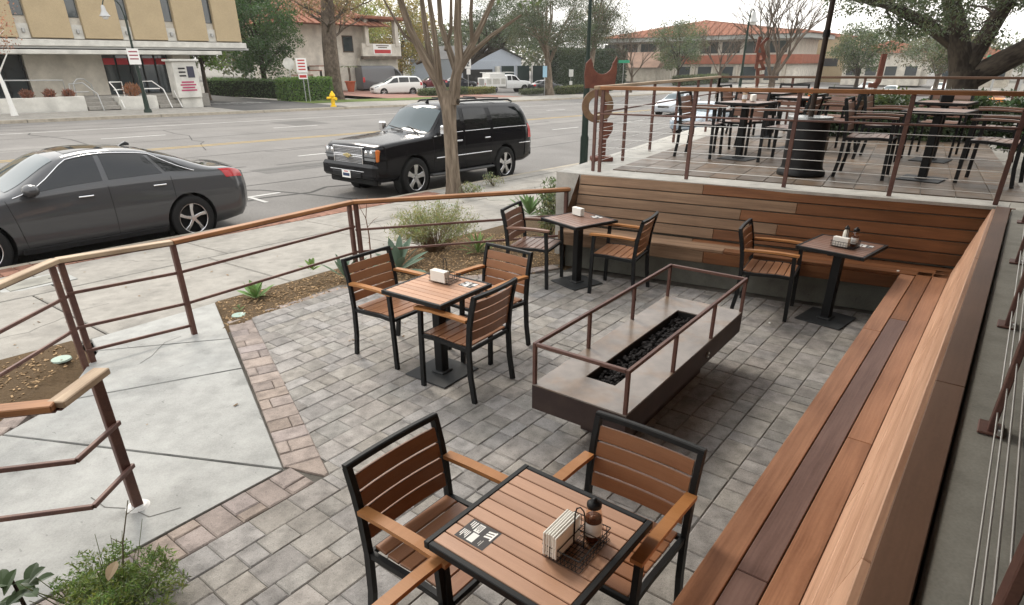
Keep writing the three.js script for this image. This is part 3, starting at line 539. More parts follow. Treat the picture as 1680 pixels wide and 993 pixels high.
{ // near shrub bottom left, under the camera side handrail
  const t = thing('fine_leaf_shrub', 'fine leaved green shrub in the bottom left corner', 'shrub', [0.47, -0.03, -2.74]), r = rng(51), tw = []; t.scale.set(0.92, 0.78, 0.92);
  for (let i = 0; i < 36; i++) { const a = rr(0, 6.28, r), s = Math.sqrt(r()) * 0.30; tw.push(tubeAt([V(s * 0.2 * Math.cos(a), 0, s * 0.2 * Math.sin(a)), V(Math.cos(a) * s * 0.7, rr(0.12, 0.2, r), Math.sin(a) * s * 0.7), V(Math.cos(a) * s * 1.15, rr(0.24, 0.42, r), Math.sin(a) * s * 1.15)], [0.004, 0.003, 0.0015], 4)); }
  mesh('stems', tw, std({ color: lin(0.12, 0.14, 0.05), roughness: 1 }), t);
  const c = clumps(r, 70, 0.07, (q) => ell(0.31, 0.15, 0.30, 0.15)(q).add(V(0, 0.17, 0)));
  mesh('foliage', leafCloud(r, 12000, c, 0.027, { w: 0.26, up: 0.4 }), M.leaf(0.17, 0.25, 0.055), t);
  mesh('stalk', [tubeAt([V(0.08, 0.1, -0.04), V(0.16, 0.38, -0.09), V(0.25, 0.62, -0.12)], [0.005, 0.004, 0.0025], 5), tubeAt([V(0.16, 0.38, -0.09), V(0.13, 0.42, -0.13)], [0.003, 0.0015], 4), tubeAt([V(0.22, 0.54, -0.11), V(0.26, 0.57, -0.09)], [0.003, 0.0015], 4)], std({ color: lin(0.13, 0.11, 0.07), roughness: 1 }), t);
  mesh('dry_leaf', paintAll(place(blade(0.11, 0.06, 0.5, 0.4, 0.8), 0.02, 0.32, 0.06), [1, 1, 1]), M.leaf(0.42, 0.30, 0.18), t);
  const q = thing('broad_leaf_plant', 'broad leaved plant at the far bottom left edge', 'plant', [0.22, 0, -2.95]), m = M.leaf(0.05, 0.09, 0.025);
  for (let i = 0; i < 14; i++) { const g = blade(rr(0.09, 0.14, r), 0.06, rr(0.2, 1.1, r), 0.5, i * 2.4); const k = rr(0.7, 1.3, r); mesh('leaf', paintAll(g, [k, k, k]), m, q, rr(-0.06, 0.06, r), rr(0.1, 0.26, r), rr(-0.06, 0.06, r)); }
  mesh('stem', [tubeAt([V(0, 0, 0), V(0, 0.28, 0)], [0.012, 0.006], 5)], M.barkBrown, q);
}

// ---------------------------------------------------------------- benches, deck, walkway on the right
const DY = 1.05;                                              // deck level
// deck frame: origin at the near corner post, e1 away from the camera, e2 along the plank wall
const d0 = V(6.72, 0, -4.06), dAng = Math.atan2(0.125, 1), e1 = V(Math.cos(dAng), 0, -Math.sin(dAng)), e2 = V(Math.sin(dAng), 0, Math.cos(dAng));
const dk = (a, b, y = DY) => d0.clone().addScaledVector(e1, a).addScaledVector(e2, b).setY(y);
{
  // plank wall: backrest planks lean back, seat planks, fascia, concrete riser
  const t = thing('plank_wall_bench', 'built-in timber bench with tall plank back under the deck', 'bench', [0, 0, 0]), ang = Math.atan2(0.17, 1);
  const L = 4.35, ux = V(Math.sin(ang), 0, Math.cos(ang)), nx = V(-Math.cos(ang), 0, Math.sin(ang)); // along wall (towards +Z), outward to the patio
  const o = V(6.66, 0, -4.16); // top front left
  const at = (s, out, y) => o.clone().addScaledVector(ux, s).addScaledVector(nx, out).setY(y);
  const put = (nm, s0, s1, out, y, h, d, tilt, mat, seed) => { const g = plank(s1 - s0, h, d, 0.004, seed); const m = new THREE.Mesh(g, mat); m.name = nm; m.castShadow = m.receiveShadow = true; const c = at((s0 + s1) / 2, out, y); m.position.copy(c); m.rotation.set(0, ang - Math.PI / 2, 0); m.rotateX(tilt); t.add(m); return m; };
  const lean = 0.30; let k = 0; const N = 5, hP = 0.1135;
  for (let i = 0; i < N; i++) {
    const y = 0.475 + (i + 0.5) * hP, out = 0.19 - 0.19 * (i + 0.5) / N; let s = 0; const cut = [[1.7, 4.35], [2.35, 4.35], [1.95, 4.35], [2.5, 4.35], [1.5, 4.35]][i];
    for (const e of cut) { const warm = e > 3; put('back_plank', s + 0.0015, e - 0.0015, out - 0.015, y, hP - 0.0045, 0.03, -lean, warm ? M.ipe[k % 3] : M.weathered[k % 3], k++); s = e; }
  }
  for (let i = 0; i < 3; i++) { let s = -0.03; for (const e of [[1.5, 4.2], [2.6, 4.2], [1.9, 4.2]][i]) { put('seat_plank', s + 0.0015, e - 0.0015, 0.265 + i * 0.125, 0.452, 0.03, 0.121, 0, e > 3 ? M.ipe[(k + 1) % 3] : M.weathered[k % 3], k++); s = e; } }
  { let s = -0.03; for (const e of [1.7, 3.52]) { put('fascia_plank', s + 0.0015, e - 0.0015, 0.562, 0.372, 0.125, 0.028, 0, e > 2.5 ? M.ipe[1] : M.weathered[k % 3], k++); s = e; } }
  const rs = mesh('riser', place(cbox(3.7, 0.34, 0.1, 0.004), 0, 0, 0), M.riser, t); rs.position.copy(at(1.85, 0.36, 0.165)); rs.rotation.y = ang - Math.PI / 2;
  mesh('end_panel', boxUV(poly([[at(-0.02, 0.0, 1.04), at(-0.02, 0.21, 0.47), at(-0.02, 0.56, 0.43), at(-0.02, 0.5, -0.1), at(-0.02, -0.2, -0.3), at(-0.02, -0.2, 1.04)].map((p) => p.toArray())])), M.weathered[1], t);
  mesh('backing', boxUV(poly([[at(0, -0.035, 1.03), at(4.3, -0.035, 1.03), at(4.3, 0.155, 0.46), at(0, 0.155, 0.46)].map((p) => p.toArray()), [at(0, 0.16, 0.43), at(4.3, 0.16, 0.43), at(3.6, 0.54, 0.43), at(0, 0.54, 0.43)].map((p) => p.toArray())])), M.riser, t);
  // long bench on the right
  const b = thing('long_bench', 'long built-in timber bench along the right side with sloping back', 'bench', [0, 0, 0]);
  const bx0 = -1.2, bx1 = 6.62; let q = 40;
  const lay = (nm, x0, x1, y, z, h, d, tilt, mat) => { const m = mesh(nm, plank(x1 - x0 - 0.003, h, d, 0.004, q++), mat, b, (x0 + x1) / 2, y, z); m.rotation.x = tilt; };
  const seat = [[-0.512, M.benchWood[0], [1.15, 5.0, 6.66]], [-0.385, M.ipeDark, [2.0, 5.35, 6.85]], [-0.258, M.benchWood[1], [3.3, 7.0]]];
  seat.forEach(([z, m, cuts], i) => { let x = bx0; for (const c of cuts) { lay('seat_plank', x, c, 0.452, z, 0.03, 0.1215, 0, i === 1 && c > 5.4 ? M.ipe[1] : m); x = c; } });
  lay('fascia_plank', bx0, 6.6, 0.375, -0.565, 0.12, 0.024, 0, M.ipe[1]);
  const zB = (f) => -0.182 + 0.152 * f;
  for (let i = 0; i < 3; i++) { const f = (i + 0.5) / 3; let x = bx0; for (const c of [[2.6, 6.95 + 0.08 * i], [4.2, 6.97 + 0.08 * i], [1.6, 5.2, 7.0 + 0.08 * i]][i]) { lay('back_plank', x, c, 0.465 + 0.198 * (i + 0.5), zB(f), 0.199, 0.03, 0.25, M.ipeBackSkylit[(i + (c > 3 ? 1 : 0)) % 3]); x = c; } }
  { let x = bx0; for (const c of [2.9, 7.22]) { lay('cap_board', x, c, 1.063, 0.032, 0.022, 0.106, 0, M.cap); x = c; } }
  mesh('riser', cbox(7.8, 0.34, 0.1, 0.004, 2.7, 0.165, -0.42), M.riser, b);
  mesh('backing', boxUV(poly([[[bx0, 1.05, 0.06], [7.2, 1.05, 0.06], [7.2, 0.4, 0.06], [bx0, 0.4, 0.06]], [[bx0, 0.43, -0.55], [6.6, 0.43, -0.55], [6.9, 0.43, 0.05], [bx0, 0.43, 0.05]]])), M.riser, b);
}
{
  // raised walkway the camera stands beside, and the restaurant front with its roof over it
  struct('raised_walkway', [cbox(10.4, 0.2, 2.2, 0.006, 2.1, DY - 0.1 - 0.002, 1.195)], M.wallConc, 'grey concrete walkway above the long bench');
  const w = thing('restaurant_front', 'restaurant wall behind the raised walkway', 'building', [0, 0, 0]);
  mesh('wall', cbox(50, 8.0, 0.3, 0.01, 12, 3.4, 2.65), M.darkStucco, w);
  mesh('roof_canopy', cbox(19.6, 0.2, 4.6, 0.01, -2.2, 3.4, 0.2), M.weathered[0], w);
  for (const x of [-6, -2.4, 1.2, 4.8, 10, 14, 18]) mesh('window', cbox(2.0, 1.7, 0.06, 0.01, x, 2.6, 2.48), M.window, w);
  mesh('roof', cbox(50, 0.4, 8, 0.01, 12, 7.2, 6.7), M.wallConc, w);
}
{
  const t = structGroup('deck', 'raised concrete terrace with square floor tiles');
  const P = [V(6.63, DY, -4.50), dk(6.6, -0.55), dk(6.6, 4.3), dk(0.62, 4.25), V(7.35, DY, 0.07), V(6.675, DY, -4.17)];
  const F = [P.map((p) => p.toArray())]; for (let i = 0; i < P.length; i++) { const a = P[i], c = P[(i + 1) % P.length]; F.push([a.toArray(), c.toArray(), [c.x, i === 4 ? DY - 0.03 : -1.2, c.z], [a.x, i === 4 ? DY - 0.03 : -1.2, a.z]]); }
  mesh('deck_slab', boxUV(poly(F)), M.deckEdge, t);
  const r = rng(61), tm = [0, 1, 2].map((k) => std({ color: lin(0.19, 0.158, 0.13).multiplyScalar([1, 0.88, 1.1][k]), map: slabT, roughness: 0.38 + 0.05 * k, bumpMap: concBump, bumpScale: 0.0012 }));
  for (let i = 0; i < 20; i++) for (let j = 0; j < 14; j++) {
    const a = 0.42 + i * 0.305, bq = 0.12 + j * 0.305; const c = dk(a + 0.15, bq + 0.15);
    const g = cbox(0.299, 0.012, 0.299, 0.003); const m = mesh('floor_tile', g, tm[Math.floor(r() * 3)], t, c.x, DY + 0.006, c.z, dAng);
    const uv = g.attributes.uv, ou = r() * 3, ov = r() * 3; for (let q = 0; q < uv.count; q++) uv.setXY(q, uv.getX(q) + ou, uv.getY(q) + ov);
  }
}
// ---------------------------------------------------------------- railings
function railing(name, label, pts, o) {                        // pts: XZ corners of the top rail; posts at listed points
  const t = thing(name, label, 'railing', [0, 0, 0]);
  for (let i = 0; i < pts.length - 1; i++) {
    const [ax, az] = pts[i], [bx, bz] = pts[i + 1], d = V(bx - ax, 0, bz - az).normalize(), n = V(-d.z, 0, d.x);
    const y0 = o.y[i] ?? o.y[0], y1 = o.y[i + 1] ?? o.y[0];
    if (o.top) mesh('top_rail', bar(V(ax, y0 - 0.017, az), V(bx, y1 - 0.017, bz), 0.085, 0.036, 0.005), o.tops ? o.tops[i] : o.top, t);
    mesh('rail_plate', bar(V(ax, y0 - 0.042, az), V(bx, y1 - 0.042, bz), 0.04, 0.012, 0.002), M.railSteel, t);
    for (const h of (o.mids[i] ?? o.mids[0])) mesh('mid_rail', bar(V(ax, y0 - h, az), V(bx, y1 - h, bz), 0.022, 0.026, 0.003), M.railSteel, t);
  }
  for (const [x, z, yb, yt] of o.posts) mesh('post', cbox(o.pw || 0.045, yt - yb, o.pd || 0.045, 0.004, x, (yt + yb) / 2, z), M.railSteel, t);
  return t;
}
railing('patio_railing', 'rusty steel railing with timber top along the planter', [[6.61, -4.28], [4.47, -5.85], [2.37, -5.74], [1.5, -5.84], [0.86, -5.34], [-0.7, -4.1]], {
  y: [0.88, 0.88, 0.88, 0.9, 0.9, 0.9], top: M.handrail, tops: [M.handrail, M.handrail, M.handrailPale, M.handrailPale, M.handrailPale], mids: [[0.34, 0.6], [0.30, 0.6], [0.30, 0.6, 0.82], [0.32, 0.6], [0.32, 0.6]],
  posts: [[6.58, -4.31, -0.25, 0.84], [4.50, -5.83, -0.3, 0.84], [4.43, -5.86, -0.3, 0.84], [2.37, -5.74, 0 - 0.06, 0.84], [1.53, -5.86, -0.08, 0.85], [1.45, -5.8, -0.08, 0.85], [-0.3, -4.42, -0.1, 0.85]] });
railing('handrail', 'steel handrail with bent timber top at the left edge', [[0.925, -3.44], [0.64, -3.22], [0.10, -3.66], [-1.2, -4.7]], {
  y: [0.88], top: M.handrail, tops: [M.handrailPale, M.handrail, M.handrail], mids: [[0.33, 0.61]], posts: [[0.885, -3.45, -0.02, 0.84], [-0.5, -4.14, -0.02, 0.84]], pw: 0.05, pd: 0.05 });
{ const t = tag(mesh('grout_ring', cyl(0.065, 0.05, 0.014, 14), M.white, scene, 0.885, 0.001, -3.45), 'white grout ring at the foot of the near handrail post', 'grout'); }
function cableRail(name, label, pts, posts, yTop, o = {}) {
  const t = thing(name, label, 'railing', [0, 0, 0]);
  for (let i = 0; i < pts.length - 1; i++) {
    const a = pts[i], b = pts[i + 1], P = (q, y) => V(q.x, y, q.z);
    mesh('top_rail', bar(P(a, yTop - 0.02), P(b, yTop - 0.02), 0.07, 0.04, 0.005), o.top || M.handrail, t);
    mesh('mid_rail', bar(P(a, DY + 0.68), P(b, DY + 0.68), 0.03, 0.018, 0.003), M.railSteel, t);
    for (let k = 0; k < 8; k++) { const y = DY + 0.1 + k * 0.098; if (Math.abs(y - DY - 0.68) > 0.03) mesh('cable', rod(P(a, y), P(b, y), 0.003, 6), M.cable, t); }
  }
  for (const p of posts) { mesh('post', cbox(0.022, yTop - 0.04 - DY, 0.042, 0.003, p.x, (yTop - 0.04 + DY) / 2, p.z), M.railSteel, t); }
  return t;
}
const RT = 2.035;
{
  const near = [dk(0.2, 0.0), dk(0.2, 4.1)], corner = dk(0.2, 0), far = dk(6.35, -0.15);
  cableRail('deck_cable_railing', 'cable railing with timber top along the front of the raised deck', near, [dk(0.2, 0.03), dk(0.2, 1.13), dk(0.2, 2.2), dk(0.2, 3.2), dk(0.2, 4.08)], RT);
  cableRail('deck_cable_railing', 'cable railing on the street side of the raised deck', [dk(0.22, -0.07), far], [dk(0.23, -0.07), dk(1.25, -0.08), dk(2.4, -0.1), dk(3.6, -0.11), dk(4.8, -0.13), dk(5.7, -0.14), far], RT, { top: M.handrailPale });
  cableRail('deck_cable_railing', 'cable railing along the far back of the raised deck', [far, dk(6.45, 5.5)], [far, dk(6.36, 1.2), dk(6.38, 2.4), dk(6.4, 3.6), dk(6.42, 4.6)], RT, { top: M.cap });
  const t = thing('walkway_cable_railing', 'dark steel post and cable railing at the right edge', 'railing', [0, 0, 0]);
  for (const x of [1.15, 2.62, 3.88, 5.27, 6.7]) {
    mesh('post', cbox(0.075, 0.98, 0.022, 0.003, x, DY + 0.49, 0.19), M.railSteel, t);
    const pl = mesh('post_plate', cbox(0.11, 0.01, 0.08, 0.003, x, DY + 0.005, 0.19), M.railSteel, t); mesh('bolt', cyl(0.008, 0.008, 0.02, 6, x - 0.05, DY + 0.01, 0.215), M.steel, pl);
  }
  for (let k = 0; k < 9; k++) { const y = DY + 0.09 + k * 0.098; mesh('cable', rod(V(1.1, y, 0.19 + 0.001 * k), V(7.3, y, 0.19), 0.0032, 6), M.cable, t); }
  mesh('top_rail', bar(V(1.1, 2.05, 0.19), V(7.3, 2.05, 0.19), 0.07, 0.04, 0.005), M.handrail, t);
}

// ---------------------------------------------------------------- armchairs and tables
function bentSlat(w, h, d, bow, c, seed) {                      // slat along X, bowed in Z, h vertical (local Y), d thickness
  const n = 6, P = []; const F = [], u0 = hash(seed, 1, 2) * 3;
  for (let i = 0; i <= n; i++) { const x = -w / 2 + w * i / n, z = -bow * (1 - Math.pow(2 * x / w, 2)); P.push([[x, -h / 2, z + d / 2 - c], [x, -h / 2 + c, z + d / 2], [x, h / 2 - c, z + d / 2], [x, h / 2, z + d / 2 - c], [x, h / 2, z - d / 2], [x, -h / 2, z - d / 2]]); }
  for (let i = 0; i < n; i++) for (let k = 0; k < 6; k++) F.push([P[i][k], P[i + 1][k], P[i + 1][(k + 1) % 6], P[i][(k + 1) % 6]]);
  F.push(P[0].slice().reverse(), P[n]); return boxUV(poly(F), u0, u0 * 0.7);
}
const chairParts = (() => {                                     // chair faces +Z, origin on the floor under the seat centre
  const W = 0.49, x = W / 2, parts = [];
  const ax = V(1, 0, 0), Fw = 0.026, Fd = 0.036;
  for (const s of [-1, 1]) {
    const X = s * x;
    parts.push(['leg', sweep([V(X, 0, 0.245), V(X, 0.45, 0.235), V(X, 0.635, 0.225)], Fw, Fd, ax), M.frame]);                       // front leg up to the arm
    parts.push(['leg', sweep([V(X, 0, -0.265), V(X, 0.2, -0.235), V(X, 0.42, -0.225), V(X, 0.6, -0.24), V(X, 0.72, -0.262), V(X, 0.83, -0.29)], Fw, Fd, ax), M.frame]); // rear leg and back upright
    parts.push(['arm', [sweep([V(X + s * 0.004, 0.656, 0.265), V(X + s * 0.004, 0.663, 0.1), V(X + s * 0.004, 0.660, -0.08), V(X + s * 0.004, 0.652, -0.225)], 0.05, 0.02, ax)], M.armWood]);
    parts.push(['arm_frame', sweep([V(X, 0.64, 0.245), V(X, 0.648, 0.1), V(X, 0.645, -0.08), V(X, 0.638, -0.23)], 0.022, 0.012, ax), M.frame]);
    parts.push(['seat_rail', sweep([V(X - s * 0.004, 0.432, 0.25), V(X - s * 0.004, 0.437, 0.1), V(X - s * 0.004, 0.424, -0.1), V(X - s * 0.004, 0.42, -0.225)], 0.024, 0.03, ax), M.frame]);
  }
  parts.push(['seat_rail', cbox(W - 0.03, 0.026, 0.024, 0.003, 0, 0.428, 0.24), M.frame], ['seat_rail', cbox(W - 0.03, 0.026, 0.024, 0.003, 0, 0.415, -0.225), M.frame]);
  const sy = (z) => 0.447 - 0.016 * Math.pow((z + 0.06) / 0.2, 2) * (z > -0.06 ? 0.25 : 0.35) - (z < -0.06 ? 0.0 : 0) - 0.012 * Math.exp(-Math.pow((z + 0.08) / 0.1, 2));
  for (let k = 0; k < 6; k++) { const z = 0.198 - k * 0.0755, a = Math.atan2(sy(z - 0.03) - sy(z + 0.03), 0.06); const g = place(plank(W - 0.055, 0.014, 0.069, 0.003, k + 5), 0, sy(z), z, 0, -a * -1); parts.push(['seat_slat', g, M.chairSlat[k % 3]]); }
  const back = (y) => -0.225 - (y > 0.42 ? 0.065 * Math.pow((y - 0.42) / 0.41, 1.5) : 0);
  for (let k = 0; k < 4; k++) { const y = 0.526 + k * 0.0775, a = Math.atan2(back(y - 0.03) - back(y + 0.03), 0.06); parts.push(['back_slat', place(bentSlat(W - 0.04, 0.0705, 0.013, 0.016, 0.003, k), 0, y, back(y) + 0.006, 0, -a), M.chairSlat[(k + 1) % 3]]); }
  parts.push(['back_rail', place(bentSlat(W + 0.026, 0.028, 0.03, 0.014, 0.005, 2), 0, 0.836, -0.29, 0, -0.2), M.frame]);
  return parts.map(([n, g, m]) => [n, Array.isArray(g) ? join(g) : g, m]);
})();
const darkAndBacklit = (m) => { for (const set of [M.slat, M.chairSlat]) { const k = set.indexOf(m); if (k >= 0) return M.darkAndBacklitSlat[k]; } return m === M.armWood ? M.darkAndBacklitSlat[2] : m; };  // swaps in the darker slats, which carry the deck's backlit shade as colour
function armchair(label, x, z, facing, y = 0, group = 'timber slat armchairs', darkWood = y > 0) { // facing: direction of view, degrees from +Z towards +X; deck chairs default to the slats darkened for backlighting
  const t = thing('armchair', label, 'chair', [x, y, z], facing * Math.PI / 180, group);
  for (const [n, g, m] of chairParts) mesh(n, g, darkWood ? darkAndBacklit(m) : m, t);
  return t;
}
const tableParts = (() => {
  const S = 0.605, p = [], f = 0.024;
  for (const s of [-1, 1]) { p.push(['top_frame', cbox(S, 0.032, f, 0.003, 0, 0.72, s * (S - f) / 2), M.frame]); p.push(['top_frame', cbox(f, 0.032, S - 2 * f - 0.001, 0.003, s * (S - f) / 2, 0.72, 0), M.frame]); }
  const n = 9, w = (S - 2 * f) / n;
  for (let k = 0; k < n; k++) p.push(['top_slat', place(plank(S - 2 * f - 0.002, 0.014, w - 0.0045, 0.0025, k + 30), -S / 2 + f + w * (k + 0.5), 0.7275, 0, Math.PI / 2), M.slat[(k * 2) % 3]]);
  p.push(['under_brace', cbox(0.34, 0.016, 0.34, 0.003, 0, 0.697, 0), M.frame], ['under_brace', cbox(S - 0.06, 0.02, 0.04, 0.003, 0, 0.7, 0), M.frame]);
  p.push(['column', cbox(0.082, 0.68, 0.082, 0.006, 0, 0.35, 0), M.frame]);
  p.push(['base_plate', [cbox(0.43, 0.012, 0.43, 0.005, 0, 0.006, 0), cbox(0.13, 0.02, 0.13, 0.008, 0, 0.018, 0)], M.castIron]);
  return p.map(([nm, g, m]) => [nm, Array.isArray(g) ? join(g) : g, m]);
})();
function table(label, x, z, deg, y = 0, darkWood = y > 0) { const t = thing('cafe_table', label, 'table', [x, y, z], deg * Math.PI / 180, 'square slat-top cafe tables'); for (const [n, g, m] of tableParts) mesh(n, g, darkWood ? darkAndBacklit(m) : m, t); return t; }

table('nearest square slat table with bottle and napkin basket', 1.448, -1.016, -0.4);
table('square slat table with three chairs beside the mulch bed', 3.19, -3.25, 2.3);
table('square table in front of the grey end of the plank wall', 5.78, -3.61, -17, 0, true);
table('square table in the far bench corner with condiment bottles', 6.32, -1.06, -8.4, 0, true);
armchair('armchair on the street side of the nearest table, seen from the front left', 1.43, -1.49, 0);
armchair('armchair at the far side of the nearest table, facing the camera', 1.86, -0.945, -90);
armchair('armchair cut off by the bottom edge, only its arm showing', 0.94, -1.02, 90);
armchair('armchair on the planter side of the three-chair table', 3.24, -3.83, 1);
armchair('armchair behind the three-chair table in front of the agave', 3.79, -3.26, -92);
armchair('armchair turned away from the camera at the three-chair table', 3.19, -2.97, 183);
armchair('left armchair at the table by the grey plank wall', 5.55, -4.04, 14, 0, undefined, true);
armchair('right armchair at the table by the grey plank wall', 5.84, -3.10, 190);
armchair('single armchair at the far corner table', 6.2, -1.63, 8);
// upper deck
const deckGroup = 'slat armchairs on the raised deck';
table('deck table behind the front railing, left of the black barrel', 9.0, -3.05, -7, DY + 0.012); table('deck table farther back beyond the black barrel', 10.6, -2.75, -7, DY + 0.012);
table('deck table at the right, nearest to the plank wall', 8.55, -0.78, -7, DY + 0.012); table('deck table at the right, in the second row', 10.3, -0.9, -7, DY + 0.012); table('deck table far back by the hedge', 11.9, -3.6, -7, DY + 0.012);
const D = DY + 0.012;
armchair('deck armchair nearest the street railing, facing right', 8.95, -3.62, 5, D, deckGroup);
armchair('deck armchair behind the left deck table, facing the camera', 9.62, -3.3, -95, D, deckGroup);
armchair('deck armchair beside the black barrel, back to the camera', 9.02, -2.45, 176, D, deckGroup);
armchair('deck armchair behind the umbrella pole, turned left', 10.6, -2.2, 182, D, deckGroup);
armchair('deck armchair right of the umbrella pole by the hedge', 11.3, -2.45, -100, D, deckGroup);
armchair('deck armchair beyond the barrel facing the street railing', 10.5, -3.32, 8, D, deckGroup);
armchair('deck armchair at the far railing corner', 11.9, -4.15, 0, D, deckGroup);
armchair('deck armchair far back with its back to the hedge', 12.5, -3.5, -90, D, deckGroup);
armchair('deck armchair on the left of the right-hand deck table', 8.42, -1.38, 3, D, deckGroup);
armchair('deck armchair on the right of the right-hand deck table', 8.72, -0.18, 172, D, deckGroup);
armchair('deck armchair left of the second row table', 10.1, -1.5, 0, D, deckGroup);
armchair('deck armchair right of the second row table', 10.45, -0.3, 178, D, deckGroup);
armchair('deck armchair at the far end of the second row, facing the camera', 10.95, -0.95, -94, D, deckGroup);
{ // umbrella: black barrel base, pole, closed canopy above the picture
  const t = thing('patio_umbrella', 'umbrella pole standing in a black barrel base on the deck', 'umbrella', [8.1, DY + 0.012, -1.98]);
  mesh('barrel', new THREE.LatheGeometry([[0, 0], [0.265, 0], [0.27, 0.02], [0.262, 0.055], [0.235, 0.075], [0.225, 0.12], [0.222, 0.6], [0.2, 0.615], [0, 0.615]].map(([a, b]) => new THREE.Vector2(a, b)), 40), M.black, t);
  mesh('lid', cyl(0.245, 0.24, 0.03, 36, 0, 0.618, 0), std({ color: lin(0.30, 0.31, 0.31), roughness: 0.25, metalness: 0.6 }), t);
  mesh('label_plate', cbox(0.10, 0.16, 0.006, 0.002, 0.02, 0.36, 0.223), std({ color: lin(0.22, 0.19, 0.15), roughness: 0.7 }), t);
  mesh('pole', cyl(0.03, 0.027, 2.9, 16, 0, 0.64, 0), std({ color: lin(0.035, 0.025, 0.02), roughness: 0.5 }), t);
  mesh('collar', cyl(0.038, 0.038, 0.07, 16, 0, 1.46, 0), M.black, t);
  mesh('closed_canopy', new THREE.LatheGeometry([[0.05, 2.05], [0.13, 2.1], [0.11, 2.6], [0.07, 3.3], [0.02, 3.55], [0, 3.56]].map(([a, b]) => new THREE.Vector2(a, b)), 20), std({ color: lin(0.09, 0.05, 0.035), roughness: 1 }), t);
}
{ // hedge behind the deck
  const r = rng(71), mk = (label, a0, b0, a1, b1, seed, h = 0.62) => { const t = thing('deck_hedge', label, 'hedge', [0, 0, 0]); const q = (f) => dk(mix(a0, a1, f), mix(b0, b1, f), DY); const c = clumps(r, 110, 0.16, (z) => q(z()).add(V(rr(-0.2, 0.2, z), rr(0.05, h, z), rr(-0.2, 0.2, z)))); mesh('foliage', leafCloud(r, 9000, c, 0.075, { w: 0.55 }), M.leaf(0.055, 0.095, 0.03), t);
    const st = []; for (let f = 0.05; f < 1; f += 0.1) { const p = q(f); st.push(tubeAt([p, p.clone().add(V(0.02, h, 0.02))], [0.02, 0.01], 5)); } mesh('stems', st, M.barkDark, t); };
  mk('dark green hedge at the back of the deck, left half', 5.95, 1.7, 5.95, 3.1, 1); mk('dark green hedge at the back of the deck, right half', 5.95, 3.1, 5.95, 4.9, 2);
}

// ---------------------------------------------------------------- fire pit
{
  const t = thing('fire_pit', 'long steel fire pit with lava rock trough and low guard rail', 'fire pit', [3.80, 0, -1.725], 1.2 * Math.PI / 180);
  const L = 2.03, W = 0.66, H = 0.45, h = 0.17;
  const X = L / 2, Z = W / 2, bx = X - 0.36, bz = Z - 0.16;
  const ring = (x, z, y) => [[-x, y, -z], [x, y, -z], [x, y, z], [-x, y, z]];
  const a = ring(X, Z, H - 0.004), b = ring(X, Z, H - h), c = ring(bx, bz, 0.10), d = ring(bx, bz, 0), F = [];
  for (let i = 0; i < 4; i++) { const j = (i + 1) % 4; F.push([a[i], b[i], b[j], a[j]], [b[i], c[i], c[j], b[j]], [c[i], d[i], d[j], c[j]]); }
  mesh('body', boxUV(poly(F)), M.corten, t);
  const tx = 0.73, tz = 0.105, off = 0.02, G4 = [];
  { const g = extrude([[-X, -Z], [X, -Z], [X, Z], [-X, Z]], 0.008, 0.002, [[[-tx, -tz], [-tx, tz], [tx, tz], [tx, -tz]]]); g.rotateX(Math.PI / 2); g.translate(0, H + 0.006, 0); const q = g.index ? g.toNonIndexed() : g; q.computeVertexNormals(); mesh('top_plate', boxUV(q), M.pitTop, t); }
  const tr = []; for (const [x0, z0, x1, z1] of [[-tx, -tz, tx, -tz], [tx, -tz, tx, tz], [tx, tz, -tx, tz], [-tx, tz, -tx, -tz]]) tr.push(poly([[[x0, H - 0.004, z0], [x1, H - 0.004, z1], [x1, H - 0.13, z1], [x0, H - 0.13, z0]]]));
  tr.push(poly([[[-tx, H - 0.1, -tz], [tx, H - 0.1, -tz], [tx, H - 0.1, tz], [-tx, H - 0.1, tz]]])); mesh('trough', tr, M.blackRough, t);
  const r = rng(81), rocks = []; for (let i = 0; i < 900; i++) { const g = new THREE.IcosahedronGeometry(rr(0.010, 0.021, r), 0), p = g.attributes.position; const s = [rr(0.7, 1.3, r), rr(0.5, 1, r), rr(0.7, 1.3, r)]; g.scale(...s); g.rotateX(r() * 6); g.rotateY(r() * 6); g.translate(rr(-tx + 0.015, tx - 0.015, r), H - rr(0.035, 0.085, r), rr(-tz + 0.015, tz - 0.015, r)); rocks.push(g); }
  const lr = mesh('lava_rock', rocks, M.lava, t); lr.userData.kind = 'stuff';
  const ry = 0.742, q = 0.024, e = 0.012;
  const px = [-X + e, -X / 3, X / 3, X - e];
  for (const s of [-1, 1]) { px.forEach((x) => mesh('guard_post', cbox(q, ry - H - q, q, 0.003, x, (ry - q + H) / 2 + 0.004, s * (Z - e)), M.railSteel, t)); mesh('guard_rail', cbox(L, q, q, 0.003, 0, ry - q / 2, s * (Z - e)), M.railSteel, t); mesh('guard_rail', cbox(q, q, W - 2 * q - 0.002, 0.003, s * (X - e), ry - q / 2, 0), M.railSteel, t); }
  const k = mesh('key_valve', place(cyl(0.022, 0.022, 0.01, 16), 0, 0, 0, 0, Math.PI / 2), M.steel, t, 0.28, H - 0.1, Z); mesh('key_hole', place(cyl(0.007, 0.007, 0.006, 8), 0, 0, 0.008, 0, Math.PI / 2), M.black, k);
}

